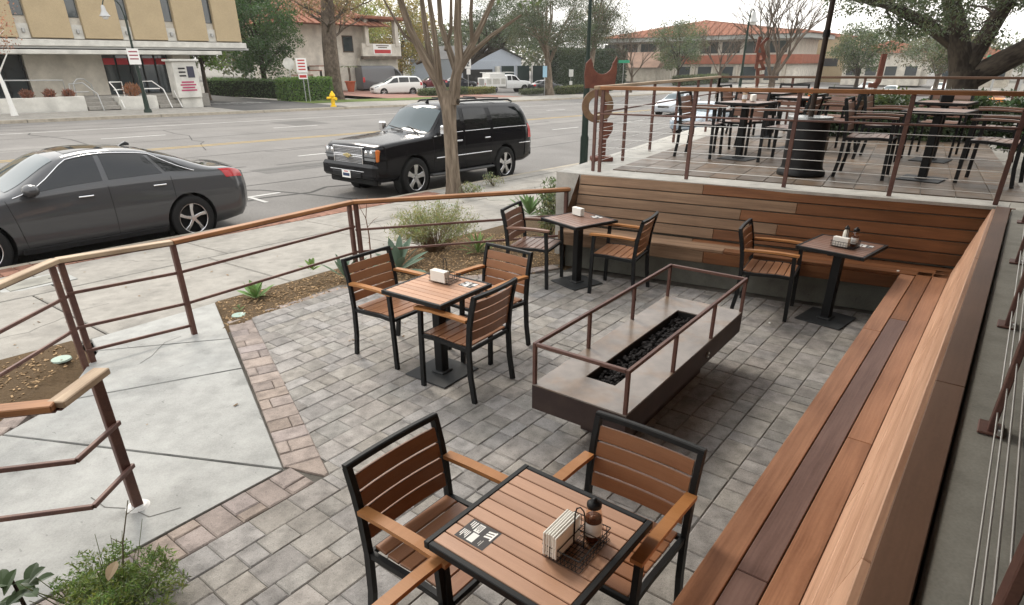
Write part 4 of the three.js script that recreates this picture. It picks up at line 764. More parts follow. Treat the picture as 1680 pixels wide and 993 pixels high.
// ---------------------------------------------------------------- things on the tables
function basket(label, x, z, deg, y = 0.735) {
  const t = thing('wire_basket', label, 'basket', [x, y, z], deg * Math.PI / 180), w = 0.105, d = 0.075, h = 0.055, g = [], r = 0.0014;
  const loop = (yy, rad) => { const c = [[-w, -d], [w, -d], [w, d], [-w, d]]; for (let i = 0; i < 4; i++) { const a = c[i], b = c[(i + 1) % 4]; g.push(rod(V(a[0], yy, a[1]), V(b[0], yy, b[1]), rad, 6)); } };
  loop(0.004, r); loop(h, 0.0022); loop(h * 0.55, r);
  for (let i = 1; i < 9; i++) { const xx = -w + 2 * w * i / 9; for (const s of [-1, 1]) g.push(rod(V(xx, 0.004, s * d), V(xx, h, s * d), r, 5)); g.push(rod(V(xx, 0.004, -d), V(xx, 0.004, d), r, 5)); }
  for (let i = 1; i < 10; i++) { const zz = -d + 2 * d * i / 10; for (const s of [-1, 1]) g.push(rod(V(s * w, 0.004, zz), V(s * w, h, zz), r, 5)); g.push(rod(V(-w, 0.004, zz), V(w, 0.004, zz), r, 5)); }
  g.push(rod(V(-w, h, -0.012), V(w, h, -0.012), 0.002, 6), rod(V(0.03, h, -d), V(0.03, h, d), 0.002, 6));
  mesh('cage', g, M.wire, t);
  mesh('handle', [tubeAt([V(0.0, 0.01, -0.012), V(0.0, 0.14, -0.012), V(0.0, 0.172, -0.006), V(0.0, 0.182, 0.008), V(0.0, 0.172, 0.022), V(0.0, 0.14, 0.028), V(0.0, 0.01, 0.028)], [0.0028, 0.0028, 0.0028, 0.0028, 0.0028, 0.0028, 0.0028], 6)], M.wire, t);
  return t;
}
function napkins(label, x, z, deg, n = 5, y = 0.74, L = 0.165, h = 0.105) {
  const t = thing('napkin_stack', label, 'napkins', [x, y, z], deg * Math.PI / 180), r = rng(Math.round(x * 100));
  for (let i = 0; i < n; i++) { const d = 0.058 / n; mesh('napkin', cbox(L * rr(0.96, 1.02, r), h * rr(0.95, 1.04, r), d * 0.9, 0.003, rr(-0.002, 0.002, r), h / 2 + 0.006, (i - (n - 1) / 2) * d), M.napkin, t); }
  return t;
}
function bottle(label, x, z, colLiquid, o = {}) {
  const t = thing(o.name || 'sauce_bottle', label, 'bottle', [x, o.y ?? 0.742, z]), L = (p, n = 22) => new THREE.LatheGeometry(p.map(([a, b]) => new THREE.Vector2(a, b)), n), s = o.s || 1;
  mesh('liquid', L([[0, 0.003], [0.028 * s, 0.003], [0.028 * s, 0.1], [0, 0.1]]), std({ color: lin(...colLiquid), roughness: 0.25 }), t);
  mesh('glass', L([[0, 0], [0.0305 * s, 0.001], [0.0315 * s, 0.006], [0.0315 * s, 0.105], [0.026 * s, 0.128], [0.013 * s, 0.145], [0.0125 * s, 0.16]]), o.glass || new THREE.MeshPhysicalMaterial({ color: lin(0.95, 0.85, 0.75), roughness: 0.05, transmission: 1, thickness: 0, side: THREE.DoubleSide }), t);
  mesh('label_band', L([[0.0318 * s, 0.03], [0.0318 * s, 0.085]]), o.label || std({ color: lin(0.70, 0.71, 0.70), roughness: 0.7 }), t);
  mesh('cap', [L([[0.0145 * s, 0.142], [0.0265 * s, 0.145], [0.0265 * s, 0.158], [0.018 * s, 0.166], [0.0095 * s, 0.168], [0.0095 * s, 0.178], [0, 0.179]])], M.black, t);
  return t;
}
function sticker(label, x, z, deg, y = 0.7352) {
  const c = document.createElement('canvas'); c.width = 256; c.height = 300; const g = c.getContext('2d');
  g.fillStyle = '#4a4848'; g.fillRect(0, 0, 256, 300);
  g.fillStyle = '#f1efe9'; for (const [px, w] of [[26, 20], [58, 20], [90, 20]]) { g.beginPath(); g.moveTo(px, 22); g.lineTo(px + w, 22); g.lineTo(px + w + 16, 96); g.lineTo(px + w - 4, 96); g.fill(); } g.fillRect(22, 20, 112, 14);
  g.fillStyle = '#b9b6b0'; g.font = '20px sans-serif'; g.fillRect(160, 60, 70, 8); g.fillRect(172, 78, 46, 6);
  g.fillStyle = '#e9e7e2'; g.fillRect(20, 150, 100, 60); g.fillRect(132, 128, 104, 64); g.fillRect(20, 226, 84, 12); g.fillRect(20, 248, 70, 10); g.fillRect(20, 268, 60, 9);
  for (let i = 0; i < 5; i++) g.fillRect(140, 210 + i * 16, 88 - (i % 3) * 18, 9);
  g.fillStyle = '#4a4848'; for (let i = 0; i < 4; i++) g.fillRect(30, 160 + i * 12, 78 - (i % 2) * 20, 6);
  const t = new THREE.CanvasTexture(c); t.colorSpace = THREE.SRGBColorSpace;
  const o = mesh('menu_sticker', new THREE.PlaneGeometry(0.112, 0.135).rotateX(-Math.PI / 2), std({ map: t, roughness: 0.6 }), scene, x, y, z, deg * Math.PI / 180); return tag(o, label, 'sticker');
}
basket('black wire basket on the nearest table', 1.457, -0.865, 1); napkins('stack of folded white napkins in the nearest wire basket', 1.425, -0.908, 1, 6, 0.741, 0.155, 0.098);
bottle('brown sauce bottle with black cap in the nearest wire basket', 1.525, -0.842, [0.07, 0.022, 0.01]); sticker('dark grey printed sticker on the nearest table', 1.295, -1.187, 180);
basket('wire basket on the three-chair table', 3.33, -3.30, 93); napkins('stack of folded napkins in the basket on the three-chair table', 3.275, -3.30, 93, 5, 0.741, 0.15, 0.09); sticker('printed sticker on the three-chair table', 3.375, -3.09, 180);
napkins('stack of folded napkins on the table by the grey plank wall', 5.90, -3.70, 73, 8, 0.736, 0.15, 0.085); sticker('printed sticker on the table by the grey plank wall', 5.97, -3.5, 160);
basket('wire basket on the far corner table', 6.28, -1.03, 80); bottle('dark sauce bottle on the far corner table', 6.31, -0.965, [0.09, 0.03, 0.014]); bottle('white topped sauce bottle on the far corner table', 6.33, -1.05, [0.6, 0.56, 0.45], { s: 0.8, glass: std({ color: lin(0.7, 0.68, 0.6), roughness: 0.4 }) }); napkins('napkins in the basket on the far corner table', 6.25, -1.06, 80, 4, 0.741, 0.14, 0.08); sticker('printed sticker on the far corner table', 6.42, -0.88, 170);
bottle('clear condiment jar on the left deck table', 9.05, -3.1, [0.5, 0.45, 0.35], { name: 'condiment_jar', y: D + 0.735 }); napkins('napkins on the left deck table', 9.1, -3.0, 30, 5, D + 0.736, 0.15, 0.08);
{ const t = thing('condiment_caddy', 'dark condiment caddy on the second row deck table', 'caddy', [10.25, D + 0.735, -0.9], 0.2); mesh('box', cbox(0.18, 0.09, 0.14, 0.01, 0, 0.045, 0), M.frame, t); mesh('handle', tubeAt([V(-0.07, 0.08, 0), V(-0.05, 0.14, 0), V(0.05, 0.14, 0), V(0.07, 0.08, 0)], [0.006, 0.006, 0.006, 0.006], 6), M.frame, t); }
{ const r = rng(333), m = std({ color: lin(0.75, 0.74, 0.7), roughness: 0.9 }); const lab = ['white crumb of litter on the pavers behind the nearest table', 'white speck of litter on the pavers by the far corner chair', 'small white pebble on the corner of the bench']; [[2.13, 0.004, -1.33], [5.86, 0.004, -1.45], [6.72, 0.47, -0.6]].forEach(([x, y, z], i) => tag(mesh('litter', new THREE.IcosahedronGeometry(0.014, 0).scale(1.3, 0.6, 1), m, scene, x, y + 0.003, z), lab[i], 'litter')); }
// ---------------------------------------------------------------- vehicles
function pchip(pts) {                                          // monotone cubic through [x, y]
  const n = pts.length, h = [], dl = [], m = [];
  for (let i = 0; i < n - 1; i++) { h.push(pts[i + 1][0] - pts[i][0]); dl.push((pts[i + 1][1] - pts[i][1]) / h[i]); }
  for (let i = 0; i < n; i++) m.push(i === 0 ? dl[0] : i === n - 1 ? dl[n - 2] : dl[i - 1] * dl[i] <= 0 ? 0 : 2 * dl[i - 1] * dl[i] / (dl[i - 1] + dl[i]));
  return (x) => { x = clamp(x, pts[0][0], pts[n - 1][0]); let i = 0; while (i < n - 2 && x > pts[i + 1][0]) i++; const t = (x - pts[i][0]) / h[i], t2 = t * t, t3 = t2 * t; return (2 * t3 - 3 * t2 + 1) * pts[i][1] + (t3 - 2 * t2 + t) * h[i] * m[i] + (-2 * t3 + 3 * t2) * pts[i + 1][1] + (t3 - t2) * h[i] * m[i + 1]; };
}
function carSurface(rows) {                                    // rows: lists of [x, y, halfwidth], bottom to roof centre
  const ys = rows.map((r) => pchip(r.map((p) => [p[0], p[1]]))), ws = rows.map((r) => pchip(r.map((p) => [p[0], p[2]]))), n = rows.length;
  const cr = (a, b, c, d, t) => 0.5 * (2 * b + (c - a) * t + (2 * a - 5 * b + 4 * c - d) * t * t + (3 * b - a - 3 * c + d) * t * t * t);
  return (x, v, s = 1) => {
    if (v > n - 1) { v = 2 * (n - 1) - v; s = -s; }
    const i = Math.min(n - 2, Math.floor(v)), t = v - i, Y = (k) => (k < 0 ? ys[0](x) : k > n - 1 ? ys[2 * (n - 1) - k](x) : ys[k](x)), W = (k) => (k < 0 ? ws[0](x) : k > n - 1 ? -ws[2 * (n - 1) - k](x) : ws[k](x));
    const q = 0.55; return V(x, mix(mix(Y(i), Y(i + 1), t), cr(Y(i - 1), Y(i), Y(i + 1), Y(i + 2), t), q), s * mix(mix(W(i), W(i + 1), t), cr(W(i - 1), W(i), W(i + 1), W(i + 2), t), q));
  };
}
function carBody(S, xf, xr, nv, wheels, ra, paint, t, hw) {
  const nx = 56, sub = 4, pos = [], idx = [], ringN = 2 * nv * sub + 1;
  for (let i = 0; i <= nx; i++) { const f = i / nx, x = mix(xf, xr, f); for (let k = 0; k < ringN; k++) { const v = k / sub; pos.push(...S(x, Math.min(v, nv), v > nv ? -1 : 1).toArray()); if (v > nv) { const p = S(x, 2 * nv - v, -1); pos.splice(-3, 3, p.x, p.y, p.z); } } }
  for (let i = 0; i < nx; i++) for (let k = 0; k < ringN; k++) { const a = i * ringN + k, b = i * ringN + (k + 1) % ringN, c = a + ringN, d = b + ringN; idx.push(a, b, c, b, d, c); }
  for (const [i, flip] of [[0, true], [nx, false]]) { const c = pos.length / 3; let y = 0; for (let k = 0; k < ringN; k++) y += pos[(i * ringN + k) * 3 + 1]; pos.push(i ? xr : xf, y / ringN, 0); for (let k = 0; k < ringN; k++) { const a = i * ringN + k, b = i * ringN + (k + 1) % ringN; flip ? idx.push(c, b, a) : idx.push(c, a, b); } }
  for (let i = 0; i < idx.length; i += 3) { const q = idx[i + 1]; idx[i + 1] = idx[i + 2]; idx[i + 2] = q; }
  const g = new THREE.BufferGeometry(); g.setAttribute('position', new THREE.Float32BufferAttribute(pos, 3)); g.setIndex(idx); g.computeVertexNormals();
  let vol = 0; for (let i = 0; i < idx.length; i += 3) { const a = V(...pos.slice(idx[i] * 3, idx[i] * 3 + 3)), b = V(...pos.slice(idx[i + 1] * 3, idx[i + 1] * 3 + 3)), c = V(...pos.slice(idx[i + 2] * 3, idx[i + 2] * 3 + 3)); vol += a.dot(b.cross(c)); }
  if (vol < 0) { for (let i = 0; i < idx.length; i += 3) { const q = idx[i + 1]; idx[i + 1] = idx[i + 2]; idx[i + 2] = q; } g.setIndex(idx); g.computeVertexNormals(); }
  const ev = new Evaluator(); ev.attributes = ['position', 'normal']; ev.useGroups = false;
  let B = new Brush(g, paint); B.updateMatrixWorld();
  for (const [wx, wy] of wheels) for (const s of [-1, 1]) { const c = new Brush(place(new THREE.CylinderGeometry(ra, ra, 0.5, 30), wx, wy, s * (hw - 0.05), 0, Math.PI / 2), paint); c.updateMatrixWorld(); B = ev.evaluate(B, c, SUBTRACTION); B.updateMatrixWorld(); }
  let geo = B.geometry; geo = geo.index ? geo.toNonIndexed() : geo; boxUV(geo);
  const o = mesh('body', geo, paint, t);
  for (const [wx, wy] of wheels) for (const s of [-1, 1]) mesh('wheel_well', place(new THREE.CylinderGeometry(ra - 0.004, ra - 0.004, 0.26, 26, 1, true), wx, wy, s * (hw - 0.17), 0, Math.PI / 2), M.blackRough, o);
  return o;
}
function patch(S, xl, xr, v0, v1, nu, nw, off = 0.004, s = 1) {   // panel lying on the car's surface
  const P = [], F = [];
  for (let j = 0; j <= nw; j++) { const v = mix(v0, v1, j / nw), row = []; for (let i = 0; i <= nu; i++) { const x = mix(xl(j / nw), xr(j / nw), i / nu); const p = S(x, v, s), a = S(x + 0.02, v, s).sub(S(x - 0.02, v, s)), b = S(x, v + 0.04, s).sub(S(x, v - 0.04, s)); const n = a.cross(b).normalize(); const out = V(0, p.y - 0.7, p.z); if (n.dot(out) < 0) n.negate(); row.push(p.addScaledVector(n, off)); } P.push(row); }
  const pos = [], idx = []; P.flat().forEach((p) => pos.push(p.x, p.y, p.z)); for (let j = 0; j < nw; j++) for (let i = 0; i < nu; i++) { const a = j * (nu + 1) + i; idx.push(a, a + 1, a + nu + 2, a, a + nu + 2, a + nu + 1); }
  const g = new THREE.BufferGeometry(); g.setAttribute('position', new THREE.Float32BufferAttribute(pos, 3)); g.setIndex(idx); g.computeVertexNormals(); return g;
}
function strip(S, pts, r, off = 0.003, s = 1) { return tubeAt(pts.map(([x, v]) => { const p = S(x, v, s); return p.add(V(0, 0, s * off)); }), pts.map(() => r), 5); }
function wheel(t, x, y, z, R0, w, s, o = {}) {
  const g = mesh('wheel', new THREE.LatheGeometry([[R0 * 0.66, -w / 2], [R0 * 0.93, -w / 2], [R0, -w / 2 + 0.03], [R0, w / 2 - 0.03], [R0 * 0.93, w / 2], [R0 * 0.68, w / 2], [R0 * 0.66, w / 2 - 0.02]].map(([a, b]) => new THREE.Vector2(a, b)), 36), M.rubber, t, x, y, z); g.rotation.x = Math.PI / 2;
  const f = s * (w / 2 - 0.02), rm = o.rim || M.rim, rr0 = R0 * 0.68;
  mesh('rim', [place(new THREE.TorusGeometry(rr0 * 0.985, 0.012, 6, 36), 0, f, 0, 0, Math.PI / 2), cyl(0.045, 0.04, 0.05, 14, 0, s > 0 ? f - 0.045 : f - 0.005, 0)], rm, g);
  mesh('brake_disc', cyl(rr0 * 0.97, rr0 * 0.97, 0.01, 30, 0, s > 0 ? f - 0.10 : f + 0.09, 0), M.blackRough, g);
  const n = o.n || 5, sp = [];
  for (let k = 0; k < n; k++) { const a = k / n * 2 * Math.PI + (o.a || 0.3), W0 = o.w0 || 0.055, W1 = o.w1 || 0.085; const h = extrude([[0.02, -W0 / 2], [rr0 * 0.55, -W0 * 0.45 + (o.sweep || 0) * 0.3], [rr0 * 0.99, -W1 / 2 + (o.sweep || 0)], [rr0 * 0.99, W1 / 2 + (o.sweep || 0)], [rr0 * 0.55, W0 * 0.45 + (o.sweep || 0) * 0.3], [0.02, W0 / 2]], 0.022, 0.004); sp.push(place(h, 0, s > 0 ? f - 0.012 : f + 0.012 + 0.0, 0, a, Math.PI / 2)); }
  mesh('spokes', sp, rm, g); return g;
}
function plate(t, x, y, z, ry, txt) { const c = document.createElement('canvas'); c.width = 128; c.height = 64; const g = c.getContext('2d'); g.fillStyle = '#eceae6'; g.fillRect(0, 0, 128, 64); g.fillStyle = '#33415e'; g.fillRect(14, 24, 100, 26); g.fillStyle = '#b33'; g.fillRect(34, 6, 60, 8); const m = new THREE.CanvasTexture(c); m.colorSpace = THREE.SRGBColorSpace; mesh('licence_plate', new THREE.PlaneGeometry(0.3, 0.15), std({ map: m, roughness: 0.5 }), t, x, y, z, ry); }

function sedan(name, label, paint, p, ry, o = {}) {              // nose towards local -X
  const t = thing(name, label, 'car', p, ry); t.rotation.z = o.rz || 0; const R0 = 0.345;
  const S = carSurface([
    [[-2.44, 0.30, 0.55], [-2.2, 0.22, 0.74], [-1, 0.2, 0.80], [1.6, 0.2, 0.80], [2.25, 0.26, 0.76], [2.44, 0.36, 0.6]],
    [[-2.44, 0.40, 0.62], [-2.15, 0.34, 0.84], [-1, 0.32, 0.90], [1.6, 0.32, 0.90], [2.2, 0.36, 0.86], [2.44, 0.46, 0.68]],
    [[-2.44, 0.55, 0.60], [-2.1, 0.62, 0.88], [-1.2, 0.64, 0.92], [0.2, 0.62, 0.915], [1.4, 0.68, 0.93], [2.15, 0.70, 0.88], [2.44, 0.72, 0.70]],
    [[-2.44, 0.63, 0.50], [-2.15, 0.78, 0.80], [-1.2, 0.91, 0.87], [-0.7, 0.95, 0.875], [0.5, 0.985, 0.875], [1.3, 1.01, 0.86], [2.1, 1.0, 0.80], [2.44, 0.93, 0.62]],
    [[-2.44, 0.66, 0.40], [-2.15, 0.82, 0.64], [-1.5, 0.93, 0.70], [-1.05, 0.985, 0.715], [-0.2, 1.355, 0.61], [0.25, 1.405, 0.59], [0.75, 1.375, 0.585], [1.35, 1.235, 0.61], [1.9, 1.065, 0.67], [2.2, 1.04, 0.66], [2.44, 0.955, 0.5]],
    [[-2.44, 0.67, 0], [-2.15, 0.85, 0], [-1.5, 0.965, 0], [-1.1, 1.01, 0], [-0.25, 1.40, 0], [0.25, 1.45, 0], [0.75, 1.425, 0], [1.35, 1.29, 0], [1.95, 1.095, 0], [2.25, 1.06, 0], [2.44, 0.97, 0]]]);
  const wh = [[-1.50, R0], [1.33, R0]], b = carBody(S, -2.44, 2.44, 5, wh, 0.40, paint, t, 0.93);
  const lo = (a, c) => (v) => mix(a, c, v), gl = o.glass || M.glassDark;
  for (const s of [-1, 1]) {
    mesh('side_window', patch(S, lo(-0.92, -0.20), lo(0.16, 0.18), 3.16, 3.9, 14, 6, 0.004, s), gl, t);
    mesh('side_window', patch(S, lo(0.24, 0.25), lo(1.02, 0.86), 3.16, 3.9, 12, 6, 0.004, s), gl, t);
    mesh('quarter_window', patch(S, lo(1.07, 0.93), lo(1.52, 1.2), 3.22, 3.88, 6, 5, 0.004, s), gl, t);
    const tr = []; for (let k = 0; k <= 22; k++) { const f = k / 22, x = mix(-0.98, 1.52, f); tr.push([x, x < -0.2 ? mix(3.12, 3.95, (x + 0.98) / 0.78) : x < 0.95 ? 3.95 : mix(3.95, 3.2, (x - 0.95) / 0.57)]); }
    mesh('chrome_trim', strip(S, tr, 0.008, 0.008, s), M.chrome, t);
    for (const x of [-1.02, 0.2, 1.12]) { const q = []; for (let v = 0.9; v <= 3.05; v += 0.15) q.push([x + (x > 1 ? 0.12 * Math.max(0, 2 - v) * -1 : 0.05 * (2 - v) * (x < -1 ? 1 : 0)), v]); mesh('door_seam', strip(S, q, 0.0035, 0.0005, s), M.blackRough, t); }
    for (const x of [-0.12, 0.92]) { const p0 = S(x, 2.72, s); mesh('door_handle', cbox(0.2, 0.022, 0.02, 0.006, p0.x, p0.y, p0.z + s * 0.012), M.chrome, t); }
    const mp = S(-0.82, 3.1, s); const mr = mesh('mirror', place(new THREE.SphereGeometry(0.13, 14, 10).scale(0.8, 0.62, 1.0), mp.x + 0.04, mp.y + 0.075, mp.z + s * 0.12), paint, t); mesh('mirror_arm', bar(V(mp.x, mp.y, mp.z - s * 0.02), V(mp.x + 0.04, mp.y + 0.04, mp.z + s * 0.09), 0.05, 0.03), M.black, mr);
    mesh('tail_lamp', patch(S, lo(2.03, 1.93), lo(2.40, 2.36), 2.62, 3.3, 6, 4, 0.006, s), M.redLamp, t);
    mesh('head_lamp', patch(S, lo(-2.40, -2.38), lo(-1.98, -1.9), 2.5, 3.15, 6, 4, 0.006, s), M.headlamp, t);
    mesh('side_skirt', bar(V(-1.05, 0.25, s * 0.875), V(0.9, 0.25, s * 0.875), 0.05, 0.07), M.black, t);
    for (const [x, y] of wh) wheel(t, x, y, s * 0.81, R0, 0.235, s, { n: 5, sweep: 0.06, w0: 0.05, w1: 0.07, a: 0.5 });
  }
  mesh('windshield', patch(S, lo(-1.0, -1.0), lo(-0.32, -0.32), 4.1, 5.9, 10, 14, 0.004), o.screen || M.glassBlue, t);
  mesh('rear_window', patch(S, lo(1.0, 1.0), lo(1.82, 1.82), 4.15, 5.85, 10, 14, 0.004), gl, t);
  mesh('sunroof', patch(S, lo(-0.12, -0.12), lo(0.42, 0.42), 4.3, 5.7, 6, 8, 0.003), gl, t);
  mesh('antenna_fin', extrude([[0, 0], [0.17, 0], [0.17, 0.035], [0.12, 0.06], [0.06, 0.035]], 0.03, 0.006).translate(0.78, 1.415, -0.015), paint, t);
  mesh('grille', cbox(0.03, 0.2, 1.0, 0.01, -2.44, 0.52, 0), M.black, t); mesh('rear_bumper_trim', cbox(0.06, 0.12, 1.3, 0.02, 2.40, 0.4, 0), M.black, t);
  mesh('boot_spoiler', patch(S, lo(2.2, 2.2), lo(2.4, 2.4), 4.05, 5.95, 4, 12, 0.022), paint, t);
  plate(t, 2.452, 0.72, 0, Math.PI / 2); return t;
}
const cy = (x, z) => RY(x, z) - 0.005, tiltX = Math.atan(-0.021);
sedan('parked_sedan', 'dark grey sedan parked at the kerb, cut off by the left edge', M.paint(0.058, 0.059, 0.062, 0.28), [3.55, cy(3.62, -11.2), -11.82], 0, { rz: tiltX }).scale.set(1.05, 1.09, 1.03);
{
  const paint = M.paint(0.006, 0.006, 0.0075, 0.25, 0.42), p = [12.06, cy(11.95, -11.3), -11.98], t = thing('parked_suv', 'large black SUV with chrome grille parked behind the pale tree', 'SUV', p, 0); t.rotation.z = tiltX; t.scale.set(1.02, 1.09, 1.0);
  const R0 = 0.405, hw = 1.0;
  const S = carSurface([
    [[-2.8, 0.42, 0.72], [-2.62, 0.38, 0.86], [-1, 0.4, 0.9], [2.4, 0.42, 0.9], [2.8, 0.48, 0.84]],
    [[-2.8, 0.5, 0.80], [-2.6, 0.5, 0.94], [-1, 0.48, 0.965], [2.4, 0.5, 0.965], [2.8, 0.55, 0.90]],
    [[-2.8, 0.74, 0.82], [-2.6, 0.84, 0.97], [-1, 0.86, 0.99], [2.4, 0.86, 0.99], [2.8, 0.85, 0.92]],
    [[-2.8, 0.98, 0.80], [-2.62, 1.07, 0.92], [-1.3, 1.16, 0.955], [-0.9, 1.18, 0.96], [2.5, 1.2, 0.955], [2.8, 1.18, 0.88]],
    [[-2.8, 1.03, 0.72], [-2.62, 1.12, 0.80], [-1.6, 1.2, 0.82], [-1.16, 1.23, 0.82], [-0.38, 1.755, 0.745], [0, 1.80, 0.735], [2.3, 1.78, 0.73], [2.56, 1.70, 0.735], [2.72, 1.42, 0.78], [2.8, 1.2, 0.82]],
    [[-2.8, 1.06, 0], [-2.62, 1.15, 0], [-1.6, 1.245, 0], [-1.2, 1.275, 0], [-0.42, 1.82, 0], [0, 1.87, 0], [2.3, 1.855, 0], [2.6, 1.76, 0], [2.74, 1.46, 0], [2.8, 1.22, 0]]]);
  const wh = [[-1.70, R0], [1.60, R0]]; carBody(S, -2.8, 2.8, 5, wh, 0.475, paint, t, hw);
  const lo = (a, c) => (v) => mix(a, c, v);
  for (const s of [-1, 1]) {
    mesh('side_window', patch(S, lo(-1.0, -0.42), lo(-0.06, -0.06), 3.16, 3.86, 12, 6, 0.005, s), M.glassDark, t);
    mesh('side_window', patch(S, lo(0.08, 0.1), lo(0.98, 0.94), 3.16, 3.86, 12, 6, 0.005, s), M.glassDark, t);
    mesh('quarter_window', patch(S, lo(1.16, 1.1), lo(2.5, 2.4), 3.18, 3.86, 14, 6, 0.005, s), M.glassDark, t);
    for (const [a, c, d, e] of [[-1.04, -0.45, -0.03, -0.03], [0.05, 0.07, 1.01, 0.97], [1.13, 1.07, 2.54, 2.43]]) { const q = []; for (let k = 0; k <= 8; k++) q.push([mix(a, d, k / 8), 3.12]); mesh('window_trim', strip(S, q, 0.009, 0.006, s), M.chrome, t); }
    const m = []; for (let k = 0; k <= 10; k++) m.push([mix(-1.02, 1.0, k / 10), 1.72]); mesh('chrome_moulding', strip(S, m, 0.016, 0.01, s), M.chrome, t);
    const m2 = []; for (let k = 0; k <= 5; k++) m2.push([mix(2.16, 2.74, k / 5), 2.02]); mesh('chrome_moulding', strip(S, m2, 0.013, 0.008, s), M.chrome, t);
    for (const x of [-1.08, 0.0, 1.06]) { const q = []; for (let v = 0.9; v <= 3.1; v += 0.2) q.push([x + (x > 1 ? -0.16 * Math.max(0, 1.9 - v) : 0), v]); mesh('door_seam', strip(S, q, 0.004, 0.0005, s), M.blackRough, t); }
    for (const x of [-0.2, 0.86]) { const p0 = S(x, 2.66, s); mesh('door_handle', cbox(0.21, 0.035, 0.03, 0.01, p0.x, p0.y, p0.z + s * 0.014), M.chrome, t); }
    const mp = S(-0.86, 3.1, s), mr = mesh('mirror', cbox(0.13, 0.21, 0.2, 0.035, mp.x + 0.02, mp.y + 0.12, mp.z + s * 0.15), M.chrome, t); mesh('mirror_arm', bar(V(mp.x, mp.y + 0.03, mp.z - s * 0.02), V(mp.x + 0.02, mp.y + 0.08, mp.z + s * 0.1), 0.08, 0.05), M.black, mr);
    mesh('tail_lamp', patch(S, lo(2.6, 2.62), lo(2.8, 2.78), 2.35, 3.3, 4, 5, 0.012, s), M.redLamp, t);
    const hl = mesh('head_lamp', cbox(0.16, 0.25, 0.36, 0.03, -2.73, 0.915, s * 0.69), M.headlamp, t); mesh('lamp_divider', cbox(0.17, 0.018, 0.37, 0.004, -2.733, 0.885, s * 0.69), M.black, hl); mesh('indicator', cbox(0.22, 0.24, 0.05, 0.02, -2.66, 0.915, s * 0.885), M.amber, hl);
    for (const q of [0.6, 0.77]) mesh('lamp_reflector', place(new THREE.SphereGeometry(0.052, 14, 10).scale(0.4, 1, 1), -2.805, 0.965, s * q), M.chrome, hl);
    mesh('fog_lamp', place(cyl(0.05, 0.05, 0.03, 16), -2.84, 0.55, s * 0.66, 0, 0, Math.PI / 2), M.headlamp, t);
    mesh('running_board', cbox(2.3, 0.05, 0.17, 0.02, -0.05, 0.40, s * 0.95), std({ color: lin(0.07, 0.07, 0.07), roughness: 0.5 }), t);
    mesh('roof_rail', tubeAt([V(-0.05, 1.82, s * 0.62), V(0.05, 1.875, s * 0.62), V(1.2, 1.895, s * 0.615), V(2.15, 1.88, s * 0.61), V(2.3, 1.83, s * 0.61)], [0.022, 0.022, 0.022, 0.022, 0.022], 7), M.black, t);
    for (const [x, y] of wh) wheel(t, x, y, s * 0.865, R0, 0.27, s, { n: 5, w0: 0.095, w1: 0.14, a: 0.2 });
  }
  for (const x of [0.5, 1.7]) mesh('roof_bar', bar(V(x, 1.925, -0.62), V(x, 1.925, 0.62), 0.05, 0.022), M.black, t);
  mesh('windshield', patch(S, lo(-1.05, -1.05), lo(-0.54, -0.54), 4.08, 5.92, 10, 14, 0.005), M.glassBlue, t);
  mesh('rear_window', patch(S, lo(2.62, 2.62), lo(2.75, 2.75), 4.1, 5.9, 6, 12, 0.006), M.glassDark, t);
  mesh('wiper', bar(V(-1.14, 1.305, 0.62), V(-1.0, 1.37, -0.02), 0.018, 0.02), M.black, t); mesh('wiper', bar(V(-1.16, 1.31, 0.0), V(-1.02, 1.36, -0.62), 0.018, 0.02), M.black, t);
  const gr = mesh('grille', cbox(0.05, 0.33, 0.98, 0.01, -2.80, 0.905, 0), std({ color: lin(0.12, 0.12, 0.125), roughness: 0.35, metalness: 0.7 }), t);
  for (const [y, h] of [[0.985, 0.15], [0.80, 0.15]]) { const z = 0.5; for (const e of [-1, 1]) mesh('grille_frame', cbox(0.07, 0.024, 1.03, 0.006, -2.81, y + e * h / 2, 0), M.chrome, gr); for (const e of [-1, 1]) mesh('grille_frame', cbox(0.07, h - 0.026, 0.024, 0.006, -2.81, y, e * z), M.chrome, gr); for (let k = 1; k < 5; k++) mesh('grille_bar', cbox(0.02, 0.008, 0.94, 0.002, -2.83, y - h / 2 + h * k / 5, 0), M.rim, gr); }
  mesh('emblem', place(extrude([[-0.13, -0.012], [-0.045, -0.012], [-0.035, -0.042], [0.055, -0.042], [0.045, -0.012], [0.13, -0.012], [0.12, 0.03], [0.05, 0.03], [0.04, 0.045], [-0.05, 0.045], [-0.04, 0.03], [-0.12, 0.03]], 0.02, 0.004), -2.845, 0.89, 0, -Math.PI / 2), std({ color: lin(0.75, 0.62, 0.32), roughness: 0.2, metalness: 0.9 }), gr);
  const bp = mesh('front_bumper', cbox(0.2, 0.3, 1.86, 0.06, -2.80, 0.60, 0), paint, t); mesh('bumper_intake', cbox(0.04, 0.10, 1.0, 0.01, -2.905, 0.52, 0), M.black, bp); mesh('bumper_trim', cbox(0.02, 0.016, 1.2, 0.004, -2.903, 0.60, 0), M.rim, bp); mesh('air_dam', cbox(0.12, 0.13, 1.6, 0.03, -2.72, 0.385, 0), M.blackRough, bp);
  plate(t, -2.93, 0.525, 0.0, -Math.PI / 2); mesh('rear_bumper', cbox(0.16, 0.24, 1.8, 0.05, 2.80, 0.62, 0), M.black, t); mesh('tow_hitch', cbox(0.2, 0.06, 0.07, 0.01, 2.84, 0.42, 0), M.black, t);
  mesh('roof_antenna', extrude([[0, 0], [0.12, 0], [0.10, 0.07], [0.07, 0.09]], 0.03, 0.004).translate(-0.36, 1.835, -0.015), M.black, t);
}
